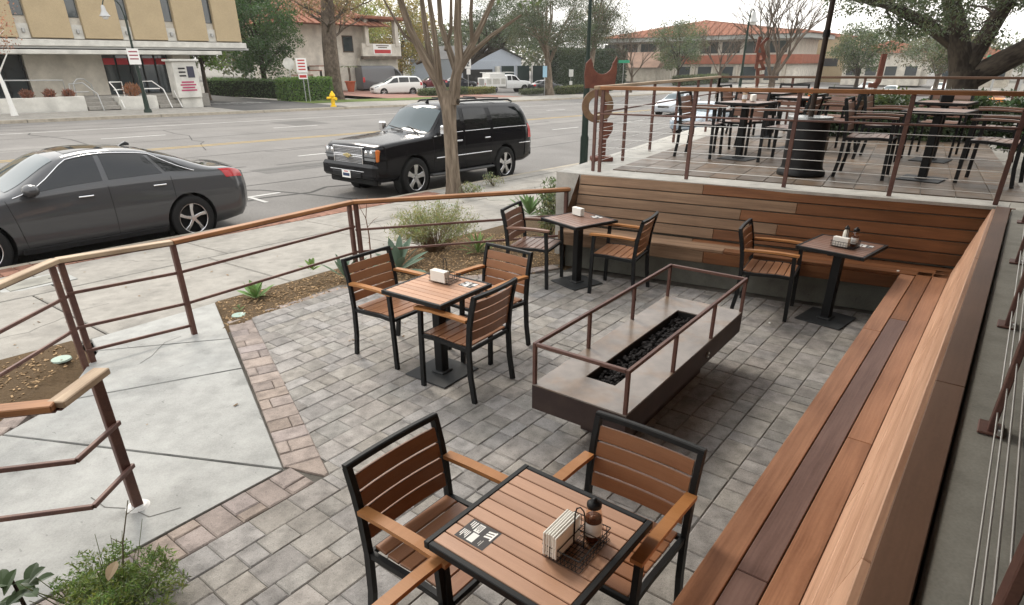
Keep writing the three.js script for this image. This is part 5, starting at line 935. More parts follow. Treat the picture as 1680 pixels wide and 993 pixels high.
// vehicles farther off: same loft, fewer details
function farCar(name, label, cat, paint, x, z, ry, rows, o) {
  const t = thing(name, label, cat, [x, (o.y ?? G(x, z)), z], ry), S = carSurface(rows), lo = (a, c) => (v) => mix(a, c, v), R0 = o.R0 || 0.33;
  carBody(S, o.xf, o.xr, rows.length - 1, o.wheels.map((w) => [w, R0]), R0 + 0.05, paint, t, o.hw);
  for (const s of [-1, 1]) {
    for (const [a, c, d, e] of o.win) mesh('side_window', patch(S, lo(a, c), lo(d, e), 3.16, 3.86, 8, 4, 0.006, s), M.glassDark, t);
    for (const w of o.wheels) wheel(t, w, R0, s * (o.hw - 0.12), R0, 0.22, s);
    mesh('head_lamp', patch(S, lo(o.xf + 0.05, o.xf + 0.06), lo(o.xf + 0.4, o.xf + 0.42), 2.5, 3.2, 4, 3, 0.008, s), M.headlamp, t); mesh('tail_lamp', patch(S, lo(o.xr - 0.3, o.xr - 0.3), lo(o.xr - 0.05, o.xr - 0.06), 2.4, 3.2, 4, 3, 0.008, s), M.redLamp, t);
  }
  mesh('windshield', patch(S, lo(o.ws[0], o.ws[0]), lo(o.ws[1], o.ws[1]), 4.1, 5.9, 8, 10, 0.006), M.glassBlue, t);
  mesh('rear_window', patch(S, lo(o.rw[0], o.rw[0]), lo(o.rw[1], o.rw[1]), 4.15, 5.85, 6, 10, 0.006), M.glassDark, t);
  mesh('grille', cbox(0.04, 0.14, 0.8, 0.01, o.xf, 0.6, 0), M.black, t); return t;
}
const rowsMini = [
  [[-2.5, 0.3, 0.7], [-2.2, 0.22, 0.84], [2.2, 0.22, 0.84], [2.5, 0.32, 0.78]], [[-2.5, 0.4, 0.76], [-2.2, 0.34, 0.92], [2.2, 0.34, 0.92], [2.5, 0.42, 0.86]], [[-2.5, 0.58, 0.74], [-2.1, 0.7, 0.95], [2.2, 0.72, 0.95], [2.5, 0.75, 0.88]],
  [[-2.5, 0.72, 0.64], [-2.1, 0.9, 0.86], [-1.2, 1.04, 0.92], [2.2, 1.1, 0.92], [2.5, 1.08, 0.86]], [[-2.5, 0.76, 0.5], [-2.1, 0.95, 0.7], [-1.55, 1.08, 0.76], [-0.35, 1.62, 0.70], [0.2, 1.70, 0.69], [1.9, 1.66, 0.69], [2.25, 1.52, 0.72], [2.5, 1.12, 0.8]], [[-2.5, 0.78, 0], [-2.1, 0.98, 0], [-1.6, 1.12, 0], [-0.4, 1.68, 0], [0.2, 1.76, 0], [1.9, 1.72, 0], [2.28, 1.58, 0], [2.5, 1.15, 0]]];
farCar('minivan', 'silver white minivan parked on the brick driveway', 'minivan', M.paint(0.66, 0.66, 0.63), 45.7, -50.6, -0.40, rowsMini, { xf: -2.5, xr: 2.5, hw: 0.95, wheels: [-1.6, 1.4], win: [[-1.25, -0.5, -0.05, -0.05], [0.05, 0.05, 1.05, 1.05], [1.15, 1.15, 2.2, 2.0]], ws: [-1.45, -0.5], rw: [2.25, 2.44] });
const rowsVan = [
  [[-2.9, 0.36, 0.8], [2.9, 0.36, 0.86]], [[-2.9, 0.5, 0.86], [-2.5, 0.45, 0.95], [2.9, 0.45, 0.95]], [[-2.9, 0.8, 0.86], [-2.5, 0.9, 0.98], [2.9, 0.9, 0.98]], [[-2.9, 1.0, 0.78], [-2.4, 1.2, 0.94], [2.9, 1.3, 0.98]],
  [[-2.9, 1.06, 0.6], [-2.3, 1.3, 0.78], [-1.3, 2.25, 0.82], [-0.6, 2.55, 0.86], [2.8, 2.56, 0.86], [2.9, 2.4, 0.88]], [[-2.9, 1.08, 0], [-2.35, 1.35, 0], [-1.35, 2.3, 0], [-0.6, 2.64, 0], [2.8, 2.66, 0], [2.9, 2.5, 0]]];
farCar('cargo_van', 'dark grey high roof cargo van behind the minivan', 'van', M.paint(0.095, 0.095, 0.10, 0.5), 49.6, -56.8, Math.PI - 0.30, rowsVan, { xf: -2.9, xr: 2.9, hw: 0.98, R0: 0.36, wheels: [-1.9, 1.75], win: [[-1.9, -1.3, -0.9, -0.9]], ws: [-2.2, -1.35], rw: [2.82, 2.88] });
const rowsSed = [
  [[-2.3, 0.30, 0.6], [-2, 0.22, 0.76], [2, 0.22, 0.76], [2.3, 0.34, 0.66]], [[-2.3, 0.4, 0.66], [-2, 0.34, 0.86], [2, 0.34, 0.86], [2.3, 0.44, 0.74]], [[-2.3, 0.55, 0.64], [-2, 0.62, 0.88], [2, 0.66, 0.88], [2.3, 0.7, 0.74]], [[-2.3, 0.64, 0.54], [-2, 0.78, 0.78], [-1.1, 0.92, 0.85], [1.8, 1.0, 0.83], [2.3, 0.94, 0.66]],
  [[-2.3, 0.67, 0.4], [-2, 0.82, 0.62], [-1.0, 0.97, 0.7], [-0.2, 1.33, 0.6], [0.3, 1.38, 0.58], [0.9, 1.33, 0.58], [1.6, 1.04, 0.66], [2.3, 0.96, 0.52]], [[-2.3, 0.68, 0], [-2, 0.85, 0], [-1.05, 1.0, 0], [-0.25, 1.38, 0], [0.3, 1.43, 0], [0.9, 1.38, 0], [1.65, 1.07, 0], [2.3, 0.98, 0]]];
const oSed = { xf: -2.3, xr: 2.3, hw: 0.88, wheels: [-1.4, 1.3], win: [[-0.85, -0.2, 0.15, 0.17], [0.24, 0.25, 1.2, 0.85]], ws: [-0.95, -0.3], rw: [0.95, 1.55] };
const far = (label, c, x, z, ry, y) => farCar('passenger_car', label, 'car', M.paint(...c), x, z, ry, rowsSed, y === undefined ? oSed : { ...oSed, y });
far('dark red car right of the pale trunk in the parking lot', [0.12, 0.012, 0.016], 62.5, -62.5, -0.35); far('black sedan next to the white utility truck', [0.02, 0.022, 0.03], 65.8, -60.6, Math.PI - 0.4); far('black car behind the second tree trunk', [0.03, 0.032, 0.036], 66.5, -47.0, Math.PI - 0.35);
far('silver car driving in the far lane behind the deck railing', [0.42, 0.45, 0.48], 44.2, -19.8, 0.0); far('blue grey car half hidden behind the deck corner', [0.30, 0.36, 0.42], 32.2, -13.0, 0.02);
far('white car parked far down the street left of the oak', [0.7, 0.7, 0.68], 60, -12.6, 0); far('white car far down the street right of the oak', [0.7, 0.7, 0.7], 92, -14, 0); far('pale car crossing far down the street', [0.6, 0.6, 0.58], 105, -19, 0); far('dark car waiting far down the street', [0.05, 0.05, 0.06], 98, -8, 0.1); far('white car waiting at the far signal', [0.75, 0.75, 0.72], 112, -11, 0); far('orange car far right beyond the hedge', [0.6, 0.2, 0.03], 84, -3.5, 0.2); far('silver car farthest right beyond the hedge', [0.5, 0.5, 0.5], 90, 2.5, 0.1);
{ // white utility truck
  const x = 62.6, z = -50.0, t = thing('utility_truck', 'white utility truck with service boxes and roof rack', 'truck', [x, G(x, z), z], Math.PI - 0.38), w = M.paint(0.72, 0.72, 0.71, 0.4), R0 = 0.4;
  const rows = [[[-2.9, 0.45, 0.8], [0.5, 0.45, 0.86]], [[-2.9, 0.55, 0.86], [-2.6, 0.5, 0.96], [0.5, 0.5, 0.96]], [[-2.9, 0.85, 0.86], [-2.6, 0.9, 0.99], [0.5, 0.9, 0.99]], [[-2.9, 1.06, 0.8], [-2.5, 1.18, 0.92], [-1.4, 1.22, 0.95], [0.5, 1.25, 0.95]], [[-2.9, 1.1, 0.7], [-2.5, 1.22, 0.78], [-1.5, 1.3, 0.82], [-0.8, 1.82, 0.74], [-0.3, 1.9, 0.73], [0.35, 1.88, 0.73], [0.5, 1.7, 0.76]], [[-2.9, 1.12, 0], [-2.5, 1.26, 0], [-1.5, 1.34, 0], [-0.85, 1.88, 0], [-0.3, 1.97, 0], [0.35, 1.95, 0], [0.5, 1.8, 0]]];
  const S = carSurface(rows), lo = (a, c) => (v) => mix(a, c, v); carBody(S, -2.9, 0.5, 5, [[-1.95, R0]], 0.46, w, t, 0.99);
  mesh('service_body', [cbox(2.7, 0.95, 2.0, 0.03, 1.95, 1.15, 0), cbox(2.0, 0.5, 1.9, 0.03, 1.7, 1.85, 0)], M.white, t);
  for (const s of [-1, 1]) { for (const [a, wd] of [[0.95, 0.55], [1.9, 0.9], [2.85, 0.6]]) mesh('locker_door', cbox(wd, 0.6, 0.02, 0.006, a, 1.25, s * 1.005), M.whiteTrim, t); mesh('side_window', patch(S, lo(-1.3, -0.85), lo(-0.3, -0.3), 3.16, 3.85, 6, 4, 0.006, s), M.glassDark, t); mesh('side_window', patch(S, lo(-0.2, -0.2), lo(0.35, 0.32), 3.16, 3.85, 6, 4, 0.006, s), M.glassDark, t); for (const q of [-1.95, 2.1]) wheel(t, q, R0, s * 0.86, R0, 0.26, s); mesh('rack_rail', bar(V(-0.6, 2.18, s * 0.8), V(3.1, 2.18, s * 0.8), 0.06, 0.06), M.white, t); mesh('tail_lamp', cbox(0.03, 0.2, 0.12, 0.01, 3.31, 1.0, s * 0.9), M.redLamp, t); }
  mesh('windshield', patch(S, lo(-1.4, -1.4), lo(-0.9, -0.9), 4.1, 5.9, 6, 8, 0.006), M.glassDark, t); mesh('rear_door', cbox(0.02, 0.7, 1.2, 0.01, 3.31, 1.2, 0), M.metalGrey, t); mesh('rear_bumper', cbox(0.3, 0.18, 1.9, 0.02, 3.35, 0.55, 0), M.black, t);
  for (const q of [-0.4, 1.3, 3.0]) mesh('rack_bar', bar(V(q, 2.2, -0.8), V(q, 2.2, 0.8), 0.06, 0.05), M.white, t);
}
// ---------------------------------------------------------------- far side of the street
const FY = (x, z) => G(x, z) + 0.13;                            // far sidewalk level
{
  const k = structGroup('far_kerb', 'concrete kerb on the far side of the road'); for (let x = -20; x < 150; x += 6) mesh('kerb_stone', boxUV(poly([[[x, FY(x, -36.2), -36.2], [x + 5.97, FY(x + 5.97, -36.2), -36.2], [x + 5.97, FY(x + 6, -36.2) - 0.2, -36.15], [x, FY(x, -36.2) - 0.2, -36.15]], [[x, FY(x, -36.2), -36.2], [x + 5.97, FY(x + 5.97, -36.2), -36.2], [x + 5.97, FY(x + 6, -36.4), -36.4], [x, FY(x, -36.4), -36.4]]])), M.kerb, k);
  struct('far_sidewalk', sheet(-40, 160, -40.6, -36.4, 40, 2, FY), M.sidewalk, 'sidewalk on the far side of the road');
  struct('lawn', sheet(28.6, 46, -43.6, -40.6, 8, 2, (x, z) => FY(x, z) + 0.02), M.grass, 'strip of lawn behind the fire hydrant');
  struct('driveway', sheet(20.9, 28.6, -75, -36.6, 4, 10, (x, z) => FY(x, z) + 0.008), M.asphaltDark, 'asphalt driveway beside the tan building');
  struct('brick_driveway', sheet(38.5, 53, -66, -40.2, 4, 8, (x, z) => FY(x, z) + 0.012), std({ color: lin(0.34, 0.19, 0.15), map: coarse, roughness: 0.95 }), 'red brick driveway under the minivan');
  struct('parking_lot', sheet(50, 150, -110, -40.0, 20, 12, (x, z) => G(x, z) + 0.03), M.asphalt, 'parking lot with the utility truck');
  const mk = []; for (let i = 0; i < 7; i++) mk.push(ribbon([[22.6 + i * 0.6, -43.6 - (i % 2) * 0.5], [22.9 + i * 0.6, -42.7]], 0.16, (x, z) => FY(x, z) + 0.016)); mesh('painted_word', mk, M.lineWhite, scene).userData = { kind: 'structure', label: 'worn white lettering painted on the driveway' };
}
{ // tan office building with overhanging upper floor
  const t = thing('tan_office_building', 'tan panelled office building with overhanging upper floor at upper left', 'building', [0, 0, 0]), y0 = 0.68;
  for (const g of [cbox(4.05, 2.6, 0.3, 0.01, 15.2, y0 + 1.2, -45.2), cbox(3.2, 2.6, 0.3, 0.01, 8.6, y0 + 1.2, -45.2), cbox(1.1, 2.6, 1.2, 0.01, 21.75, y0 + 1.2, -45.0)]) mesh('ground_floor_wall', g, M.creamStucco, t);
  for (const [a, b] of [[10.3, 13.1], [17.2, 21.15]]) { const sf = mesh('storefront', cbox(b - a, 2.45, 0.06, 0.01, (a + b) / 2, y0 + 1.18, -45.25), M.window, t); const n = b - a > 3 ? 5 : 3; for (let i = 0; i <= n; i++) mesh('mullion', cbox(0.07, 2.45, 0.14, 0.008, mix(a + 0.035, b - 0.035, i / n), y0 + 1.18, -45.2), M.black, sf); if (n === 5) for (let i = 0; i < 5; i++) mesh('red_blind', cbox((b - a) / 5 - 0.12, 0.36, 0.03, 0.006, a + (b - a) / 5 * (i + 0.5), y0 + 1.85, -45.19), std({ color: lin(0.5, 0.05, 0.06), roughness: 0.6 }), sf); }
  mesh('canopy', cbox(15.5, 0.22, 2.6, 0.02, 16.0, 3.0, -44.2), M.whiteTrim, t);
  mesh('soffit', cbox(40, 0.12, 3.2, 0.01, 6, 3.24, -45.0), M.metalGrey, t);
  mesh('fascia', cbox(40, 0.32, 0.3, 0.02, 5.8, 3.46, -43.4), M.whiteTrim, t);
  const up = mesh('upper_wall', cbox(40, 5, 12, 0.02, 5.78, 6.1, -49.7), M.creamStucco, t);
  for (let k = -5; k < 5; k++) { const x = 13.14 + 2.62 * k - (k > 2 ? 0 : 0); const c = x + 1.31;
    if (c > 25.6) continue; const wd = k === 4 ? 1.75 : 2.0, cx = k === 4 ? 24.75 : c; mesh('tan_panel', cbox(wd, 4.6, 0.28, 0.02, cx, 6.0, -43.55), M.tanPanel, t);
    const wn = mesh('upper_window', cbox(0.56, 3.4, 0.05, 0.005, x, 6.45, -43.68), M.window, t); mesh('window_spandrel', cbox(0.58, 0.72, 0.14, 0.01, x, 4.02, -43.64), M.whiteTrim, wn); mesh('spot_lamp', cbox(0.14, 0.22, 0.16, 0.03, x, 4.05, -43.5), M.metalGrey, wn); }
  mesh('rear_wing', cbox(9, 5, 20, 0.02, 12, 3, -60), M.creamStucco, t);
  const tr = structGroup('office_terrace', 'raised concrete terrace with planters and steps'); mesh('terrace_slab', boxUV(poly([[[2, y0, -46], [21.6, y0, -46], [21.6, y0, -41.6], [2, y0, -41.6]], [[2, y0, -41.6], [21.6, y0, -41.6], [21.6, -0.3, -41.6], [2, -0.3, -41.6]]])), M.sidewalk, tr);
  const wl = (x0, x1, h, z = -41.2) => mesh('planter_wall', cbox(x1 - x0, h + 0.5, 0.9, 0.02, (x0 + x1) / 2, FY((x0 + x1) / 2, z) + h - (h + 0.5) / 2, z), M.whiteTrim, tr);
  wl(3, 14.2, 0.62); wl(15.9, 18.0, 0.68); wl(19.4, 20.7, 0.72);
  for (const [x0, x1] of [[14.25, 15.85], [18.05, 19.35]]) for (let i = 0; i < 3; i++) mesh('step', cbox(x1 - x0, 0.2, 0.36, 0.01, (x0 + x1) / 2, FY(x0, -41) + 0.1 + i * 0.19, -40.85 - i * 0.34), M.sidewalk, tr);
}
function hoop(name, label, pts, r, mat) { const t = thing(name, label, 'handrail', [0, 0, 0]); pts.forEach((q, i) => mesh(i ? 'brace' : 'rail', tubeAt(q, q.map(() => r), 6), mat, t)); return t; }
{ const y = (x) => FY(x, -41) , pr = M.metalGrey, Y = 0.68;
  hoop('terrace_rail', 'long low white rail on the office terrace planter', [[V(11.0, 0.6, -41.4), V(11.0, 1.65, -41.4), V(13.6, 1.6, -41.4), V(13.6, 0.6, -41.4)]], 0.035, pr);
  hoop('stair_rail', 'stepped white rail left of the office steps', [[V(13.9, 0.9, -41.6), V(13.9, 1.4, -41.6), V(14.6, 1.45, -41.6), V(14.9, 0.9, -40.8), V(14.95, 0.0, -40.6)], [V(14.0, 1.0, -41.6), V(14.7, 1.0, -41.3)]], 0.03, pr);
  hoop('stair_rail', 'arched dark rail by the cream office wall', [[V(14.6, 0.6, -43), V(14.6, 1.4, -43), V(14.85, 1.62, -43), V(15.2, 1.62, -43), V(15.5, 1.35, -43), V(15.55, 0.6, -43)]], 0.035, M.metalGrey);
  hoop('stair_rail', 'white rail left of the red planter', [[V(16.05, 0.1, -40.6), V(15.95, 1.1, -41), V(15.95, 1.45, -41.6), V(16.6, 1.45, -41.6), V(16.6, 0.7, -41.6)], [V(15.95, 1.05, -41.2), V(16.6, 1.05, -41.6)]], 0.032, M.white);
  hoop('stair_rail', 'white rail right of the red planter', [[V(17.75, 0.7, -41.6), V(17.75, 1.45, -41.6), V(18.3, 1.45, -41.6), V(18.6, 1.0, -41), V(18.7, 0.0, -40.6)], [V(17.75, 1.05, -41.6), V(18.5, 1.05, -41.2)]], 0.032, M.white);
  hoop('stair_rail', 'short white rail by the sign pylon', [[V(19.3, 0.0, -40.6), V(19.2, 0.9, -41), V(20.0, 0.95, -41.4), V(20.0, 0.4, -41.4)]], 0.03, M.white); }
const font = await new FontLoader().loadAsync('fonts/droid/droid_sans_bold.typeface.json');
{ const t = thing('sign_pylon', 'white sign pylon with red lettering beside the office', 'sign', [19.95, 0.5, -41.0]); mesh('pylon', cbox(1.45, 2.0, 0.8, 0.02, 0, 1.0, 0), M.whiteTrim, t); mesh('pylon_cap', cbox(1.75, 0.12, 1.0, 0.02, 0, 2.06, 0), M.whiteTrim, t);
  const red = std({ color: lin(0.38, 0.05, 0.12), roughness: 0.6 }); for (const [s, y, z] of [['VILLAGE', 0.82, 0.17], ['PLAZA', 0.5, 0.17]]) { } 
  mesh('sign_panel', cbox(0.42, 0.62, 0.02, 0.005, 0.3, 1.42, 0.41), std({ color: lin(0.05, 0.05, 0.07), roughness: 0.6 }), t);
  for (let i = 0; i < 3; i++) mesh('sign_bar', cbox(0.4, 0.08, 0.02, 0.004, -0.22, 1.22 + i * 0.2, 0.41), M.black, t); for (let i = 0; i < 4; i++) mesh('sign_bar', cbox(0.95 - (i % 2) * 0.2, 0.08, 0.02, 0.004, 0, 0.42 + i * 0.15, 0.41), red, t); }
function bellLamp(label, x, z, h, y0, arm) { const t = thing('street_lamp', label, 'street lamp', [x, y0, z]);
  mesh('pole', new THREE.LatheGeometry([[0.2, 0], [0.2, 0.1], [0.13, 0.22], [0.11, 0.9], [0.085, 1.0], [0.075, 2.6], [0.06, 2.7], [0.05, h]].map(([a, b]) => new THREE.Vector2(a, b)), 16), M.lampGreen, t);
  const a = arm.map(([p, q]) => V(p, h + q, 0)); mesh('arm', tubeAt(a, a.map(() => 0.03), 6), M.lampGreen, t); const e = a[a.length - 1];
  mesh('shade', new THREE.LatheGeometry([[0.03, 0.02], [0.09, -0.05], [0.12, -0.25], [0.2, -0.4], [0.26, -0.48]].map(([p, q]) => new THREE.Vector2(p, q)), 18), M.metalGrey, t, e.x, e.y, e.z); mesh('globe', new THREE.SphereGeometry(0.17, 14, 10), M.white, t, e.x, e.y - 0.46, e.z); return t; }
bellLamp('dark green street lamp in front of the tan office', 16.1, -37.9, 4.6, FY(16.1, -37.9), [[0, -0.05], [-0.1, 0.5], [-0.4, 0.85], [-0.8, 0.8], [-0.95, 0.45]]);
{ const t = thing('street_lamp', 'dark green lamp post on the near sidewalk by the deck corner', 'street lamp', [16.3, SW(16.3, -10.1) - 0.05, -10.1]);
  mesh('pole', new THREE.LatheGeometry([[0.14, 0], [0.14, 0.06], [0.12, 0.14], [0.12, 0.85], [0.095, 0.92], [0.085, 2.8], [0.09, 2.82], [0.09, 2.9], [0.055, 3.0], [0.045, 5.2]].map(([a, b]) => new THREE.Vector2(a, b)), 16), M.lampGreen, t);
  const a = [V(0, 5.1, 0), V(0.2, 5.6, 0.1), V(0.7, 5.7, 0.35), V(1.05, 5.3, 0.55)]; mesh('arm', tubeAt(a, a.map(() => 0.03), 6), M.lampGreen, t);
  mesh('lamp_head', [new THREE.LatheGeometry([[0.02, 0.0], [0.1, -0.05], [0.13, -0.2], [0.24, -0.35]].map(([p, q]) => new THREE.Vector2(p, q)), 18)], M.metalGrey, t, 1.05, 5.3, 0.55); }
bellLamp('street lamp with bell shade behind the deck sculpture', 35.5, -12.5, 5.0, SW(35.5, -10.1), [[0, -0.05], [0.1, 0.4], [0.35, 0.6], [0.6, 0.5]]);
// signs
function post(t, h, r = 0.03, x = 0, z = 0) { mesh('post', cyl(r, r, h, 8, x, 0, z), M.metalGrey, t); }
function signThing(label, x, z, y, h, boards, ry = -0.5) { const t = thing('road_sign', label, 'sign', [x, y, z], ry); post(t, h); boards.forEach(([g, m, n]) => mesh(n || 'board', g, m, t)); return t; }
const textMesh = (s, size, d = 0.01) => { const g = new TextGeometry(s, { font, size, depth: d, curveSegments: 3 }); g.computeBoundingBox(); const b = g.boundingBox; g.translate(-(b.max.x + b.min.x) / 2, -(b.max.y + b.min.y) / 2, 0); return g; };
signThing('back of a pale octagonal stop sign by the driveway', 29.1, -43.6, FY(29.1, -43.6), 2.6, [[place(cyl(0.42, 0.42, 0.012, 8), 0, 2.55, 0.04, 0, Math.PI / 2, 0), M.whiteTrim, 'octagon_board']]);
{ const red = std({ color: lin(0.45, 0.05, 0.05), roughness: 0.7 }); const t = signThing('tall red and white parking notice on twin posts by the hedge', 29.55, -42.7, FY(29.5, -42.7), 2.7, [[cbox(0.75, 0.95, 0.02, 0.005, 0, 2.45, 0.05), M.white], [cbox(0.62, 0.36, 0.02, 0.005, 0, 1.72, 0.05), M.white]]); post(t, 2.0, 0.03, 0.3); for (let i = 0; i < 4; i++) mesh('text_line', cbox(0.5, 0.09, 0.006, 0.002, 0, 2.78 - i * 0.2, 0.064), red, t); mesh('text_line', cbox(0.5, 0.18, 0.006, 0.002, 0, 1.72, 0.064), red, t); }
{ const t = signThing('small white notice plate on the far street lamp post', 16.1, -37.62, FY(16.1, -37.6) + 2.2, 0.1, [[cbox(0.55, 0.75, 0.015, 0.004, -0.15, 0.55, 0), M.white]], -0.3); for (let i = 0; i < 3; i++) mesh('text_line', cbox(0.4, 0.06, 0.006, 0.002, -0.15, 0.78 - i * 0.17, 0.011), std({ color: lin(0.3, 0.08, 0.1), roughness: 0.7 }), t); }
signThing('narrow speed sign with arrow by the parking lot', 56.5, -50.6, G(56.5, -50.6), 3.4, [[cbox(0.75, 0.95, 0.02, 0.005, 0, 3.0, 0.05), M.white], [cbox(0.45, 0.55, 0.02, 0.005, 0.05, 2.2, 0.05), M.white], [textMesh('2', 0.5).translate(0, 3.0, 0.062), M.black, 'numeral']]);
signThing('pale blue sign on a white post by the second tree', 58.9, -41.8, G(58.9, -41.8), 2.6, [[cbox(0.5, 1.1, 0.02, 0.005, 0, 2.4, 0.05), std({ color: lin(0.35, 0.55, 0.68), roughness: 0.6 })]]);
signThing('small white speed sign beyond the second tree', 69.5, -45.4, G(69.5, -45.4), 2.4, [[cbox(0.6, 0.8, 0.02, 0.005, 0, 2.2, 0.05), M.white], [cbox(0.4, 0.4, 0.02, 0.005, 0, 1.1, 0.05), M.white]]);
signThing('green street name blade behind the lamp post', 70, -38.5, G(70, -38.5), 3.6, [[cbox(1.5, 0.3, 0.03, 0.005, 0, 3.55, 0.05), std({ color: lin(0.03, 0.25, 0.14), roughness: 0.5 })]]);
{ const t = thing('road_work_sign', 'orange diamond road work sign beyond the deck', 'sign', [46, G(46, -12.2) + 0.02, -11.5], -0.9); mesh('board', place(cbox(0.75, 0.75, 0.02, 0.01), 0, 1.45, 0, 0, 0, Math.PI / 4), M.orange, t); mesh('stand', [cyl(0.02, 0.02, 1.3, 6), bar(V(-0.5, 0.02, 0), V(0.5, 0.02, 0), 0.05, 0.03), bar(V(0, 0.02, -0.4), V(0, 0.02, 0.4), 0.05, 0.03)], M.black, t); }
{ const x = 27.6, z = -36.9, t = thing('fire_hydrant', 'yellow fire hydrant on the far sidewalk', 'hydrant', [x, FY(x, z), z]); mesh('barrel', new THREE.LatheGeometry([[0.2, 0], [0.2, 0.06], [0.13, 0.08], [0.13, 0.62], [0.19, 0.64], [0.19, 0.69], [0.15, 0.8], [0.07, 0.9], [0.05, 0.96], [0, 0.97]].map(([a, b]) => new THREE.Vector2(a, b)), 20), M.yellow, t); mesh('outlet', place(cyl(0.1, 0.1, 0.3, 14), 0, 0.5, 0.08, 0, Math.PI / 2, 0), M.yellow, t); mesh('outlet', place(cyl(0.075, 0.075, 0.44, 12), 0, 0.55, 0, 0, 0, Math.PI / 2), M.yellow, t); }
// ---------------------------------------------------------------- trees
function crownTree(name, label, x, z, y, o) {
  const t = thing(name, label, 'tree', [x, y, z]), r = rng(o.seed), H = o.h, top = V(o.lean || 0, H, o.leanZ || 0), tr = [], n = 7;
  const pts = [], rad = []; for (let i = 0; i <= n; i++) { const f = i / n; pts.push(V(top.x * f * f + rr(-0.05, 0.05, r) * H * 0.15 * f, H * f, top.z * f * f + rr(-0.05, 0.05, r) * H * 0.15 * f)); rad.push(o.r * mix(1.25, 0.6, Math.pow(f, 0.6)) * (f < 0.05 ? 1.25 : 1)); }
  mesh('trunk', tubeAt(pts, rad, 12), o.bark, t);
  const cs = []; for (let i = 0; i < o.nc; i++) { const v = ell(o.rx, o.ry, o.rz || o.rx, 0.3)(r); if (o.droop) v.y -= o.droop * (v.x * v.x + v.z * v.z) / (o.rx * o.rx); cs.push({ p: v.add(V(top.x, o.cy, top.z)), s: o.cs * rr(0.65, 1.35, r), k: rr(0.75, 1.2, r), yel: rr(0.85, 1.25, r) }); }
  const lb = []; for (let i = 0; i < Math.min(o.nl, cs.length); i++) { const a = pts[Math.min(n, 4 + Math.floor(r() * 4))], b = cs[i].p, m = a.clone().lerp(b, 0.5).add(V(rr(-0.3, 0.3, r), 0.12 * a.distanceTo(b), rr(-0.3, 0.3, r))); lb.push(tubeAt([a, m, b], [o.r * 0.38, o.r * 0.22, o.r * 0.07], 6)); }
  if (lb.length) mesh('limbs', lb, o.bark, t);
  const g = leafCloud(r, o.n, (q) => { const k = cs[Math.floor(q() * cs.length)]; const v = V(rr(-1, 1, q), rr(-1, 1, q), rr(-1, 1, q)); while (v.lengthSq() > 1) v.set(rr(-1, 1, q), rr(-1, 1, q), rr(-1, 1, q)); v.multiplyScalar(k.s).multiply(V(1, o.flat || 0.75, 1)).add(k.p); v.k = k.k; v.yel = k.yel; return v; }, o.size, { w: o.w || 0.5, up: o.up || 0 });
  mesh('crown', g, M.leaf(...o.col), t); return t;
}
const FG = (x, z) => FY(x, z) + 0.01;
crownTree('broadleaf_tree', 'bright green tree at the corner of the tan office', 24.6, -47.5, FG(24.6, -47.5), { seed: 201, h: 4.0, r: 0.16, rx: 2.3, ry: 3.2, cy: 5.2, nc: 60, cs: 0.8, nl: 14, n: 10350, size: 0.18, col: [0.15, 0.27, 0.045], bark: M.barkBrown });
crownTree('broadleaf_tree', 'dark green dense tree behind the stop sign', 30.6, -49.5, FG(30.6, -49.5), { seed: 202, h: 3.4, r: 0.25, rx: 3.0, ry: 3.6, cy: 5.2, nc: 90, cs: 0.95, nl: 16, n: 21562, size: 0.18, col: [0.055, 0.12, 0.03], bark: M.barkDark });
crownTree('broadleaf_tree', 'small green tree in the planting beside the driveway', 26.2, -58, FG(26.2, -58), { seed: 203, h: 3.2, r: 0.12, rx: 2.2, ry: 1.8, cy: 3.9, nc: 40, cs: 0.8, nl: 10, n: 5750, size: 0.18, col: [0.12, 0.21, 0.05], bark: M.barkBrown });
crownTree('street_tree', 'young reddish tree with white trunk in front of the office', 10.3, -38.9, FG(10.3, -38.9), { seed: 204, h: 3.2, r: 0.10, rx: 1.6, ry: 1.5, cy: 4.1, nc: 40, cs: 0.5, nl: 22, n: 1724, size: 0.10, col: [0.34, 0.15, 0.09], bark: M.white, lean: -0.3 });
crownTree('olive_tree', 'yellow green trees behind the minivan, left clump', 57, -72, FG(57, -72), { seed: 205, h: 4.5, r: 0.3, rx: 5, ry: 4.5, cy: 6.2, nc: 90, cs: 1.3, nl: 14, n: 16742, size: 0.26, col: [0.24, 0.26, 0.06], bark: M.barkBrown });
crownTree('olive_tree', 'yellow green tree behind the pale trunk', 68, -74, FG(68, -74), { seed: 206, h: 5, r: 0.3, rx: 5.5, ry: 5, cy: 6.5, nc: 90, cs: 1.4, nl: 14, n: 16742, size: 0.28, col: [0.27, 0.23, 0.06], bark: M.barkBrown });
crownTree('olive_tree', 'brownish tree rising above the tiled roof building', 49, -78, FG(49, -78), { seed: 216, h: 6, r: 0.3, rx: 5, ry: 4, cy: 9, nc: 70, cs: 1.3, nl: 14, n: 13800, size: 0.28, col: [0.20, 0.14, 0.06], bark: M.barkBrown });
crownTree('pepper_tree', 'large dark drooping tree right of the pale trunk', 66, -62, G(66, -62), { seed: 207, h: 5.0, r: 0.4, rx: 6.0, ry: 3.2, cy: 8.2, nc: 100, cs: 1.25, nl: 22, n: 32599, size: 0.20, w: 0.3, col: [0.05, 0.075, 0.028], bark: M.barkDark, droop: 1.4, lean: 3.5, leanZ: 6 });
crownTree('pepper_tree', 'leaning grey trunked tree beside the blue sign', 60.9, -42.6, G(60.9, -42.6), { seed: 208, h: 5.2, r: 0.42, rx: 5.2, ry: 3.4, cy: 8.0, nc: 100, cs: 1.15, nl: 22, n: 30606, size: 0.18, w: 0.3, col: [0.06, 0.08, 0.034], bark: M.barkPale, droop: 1.6, lean: -2.2, leanZ: 1.0 });
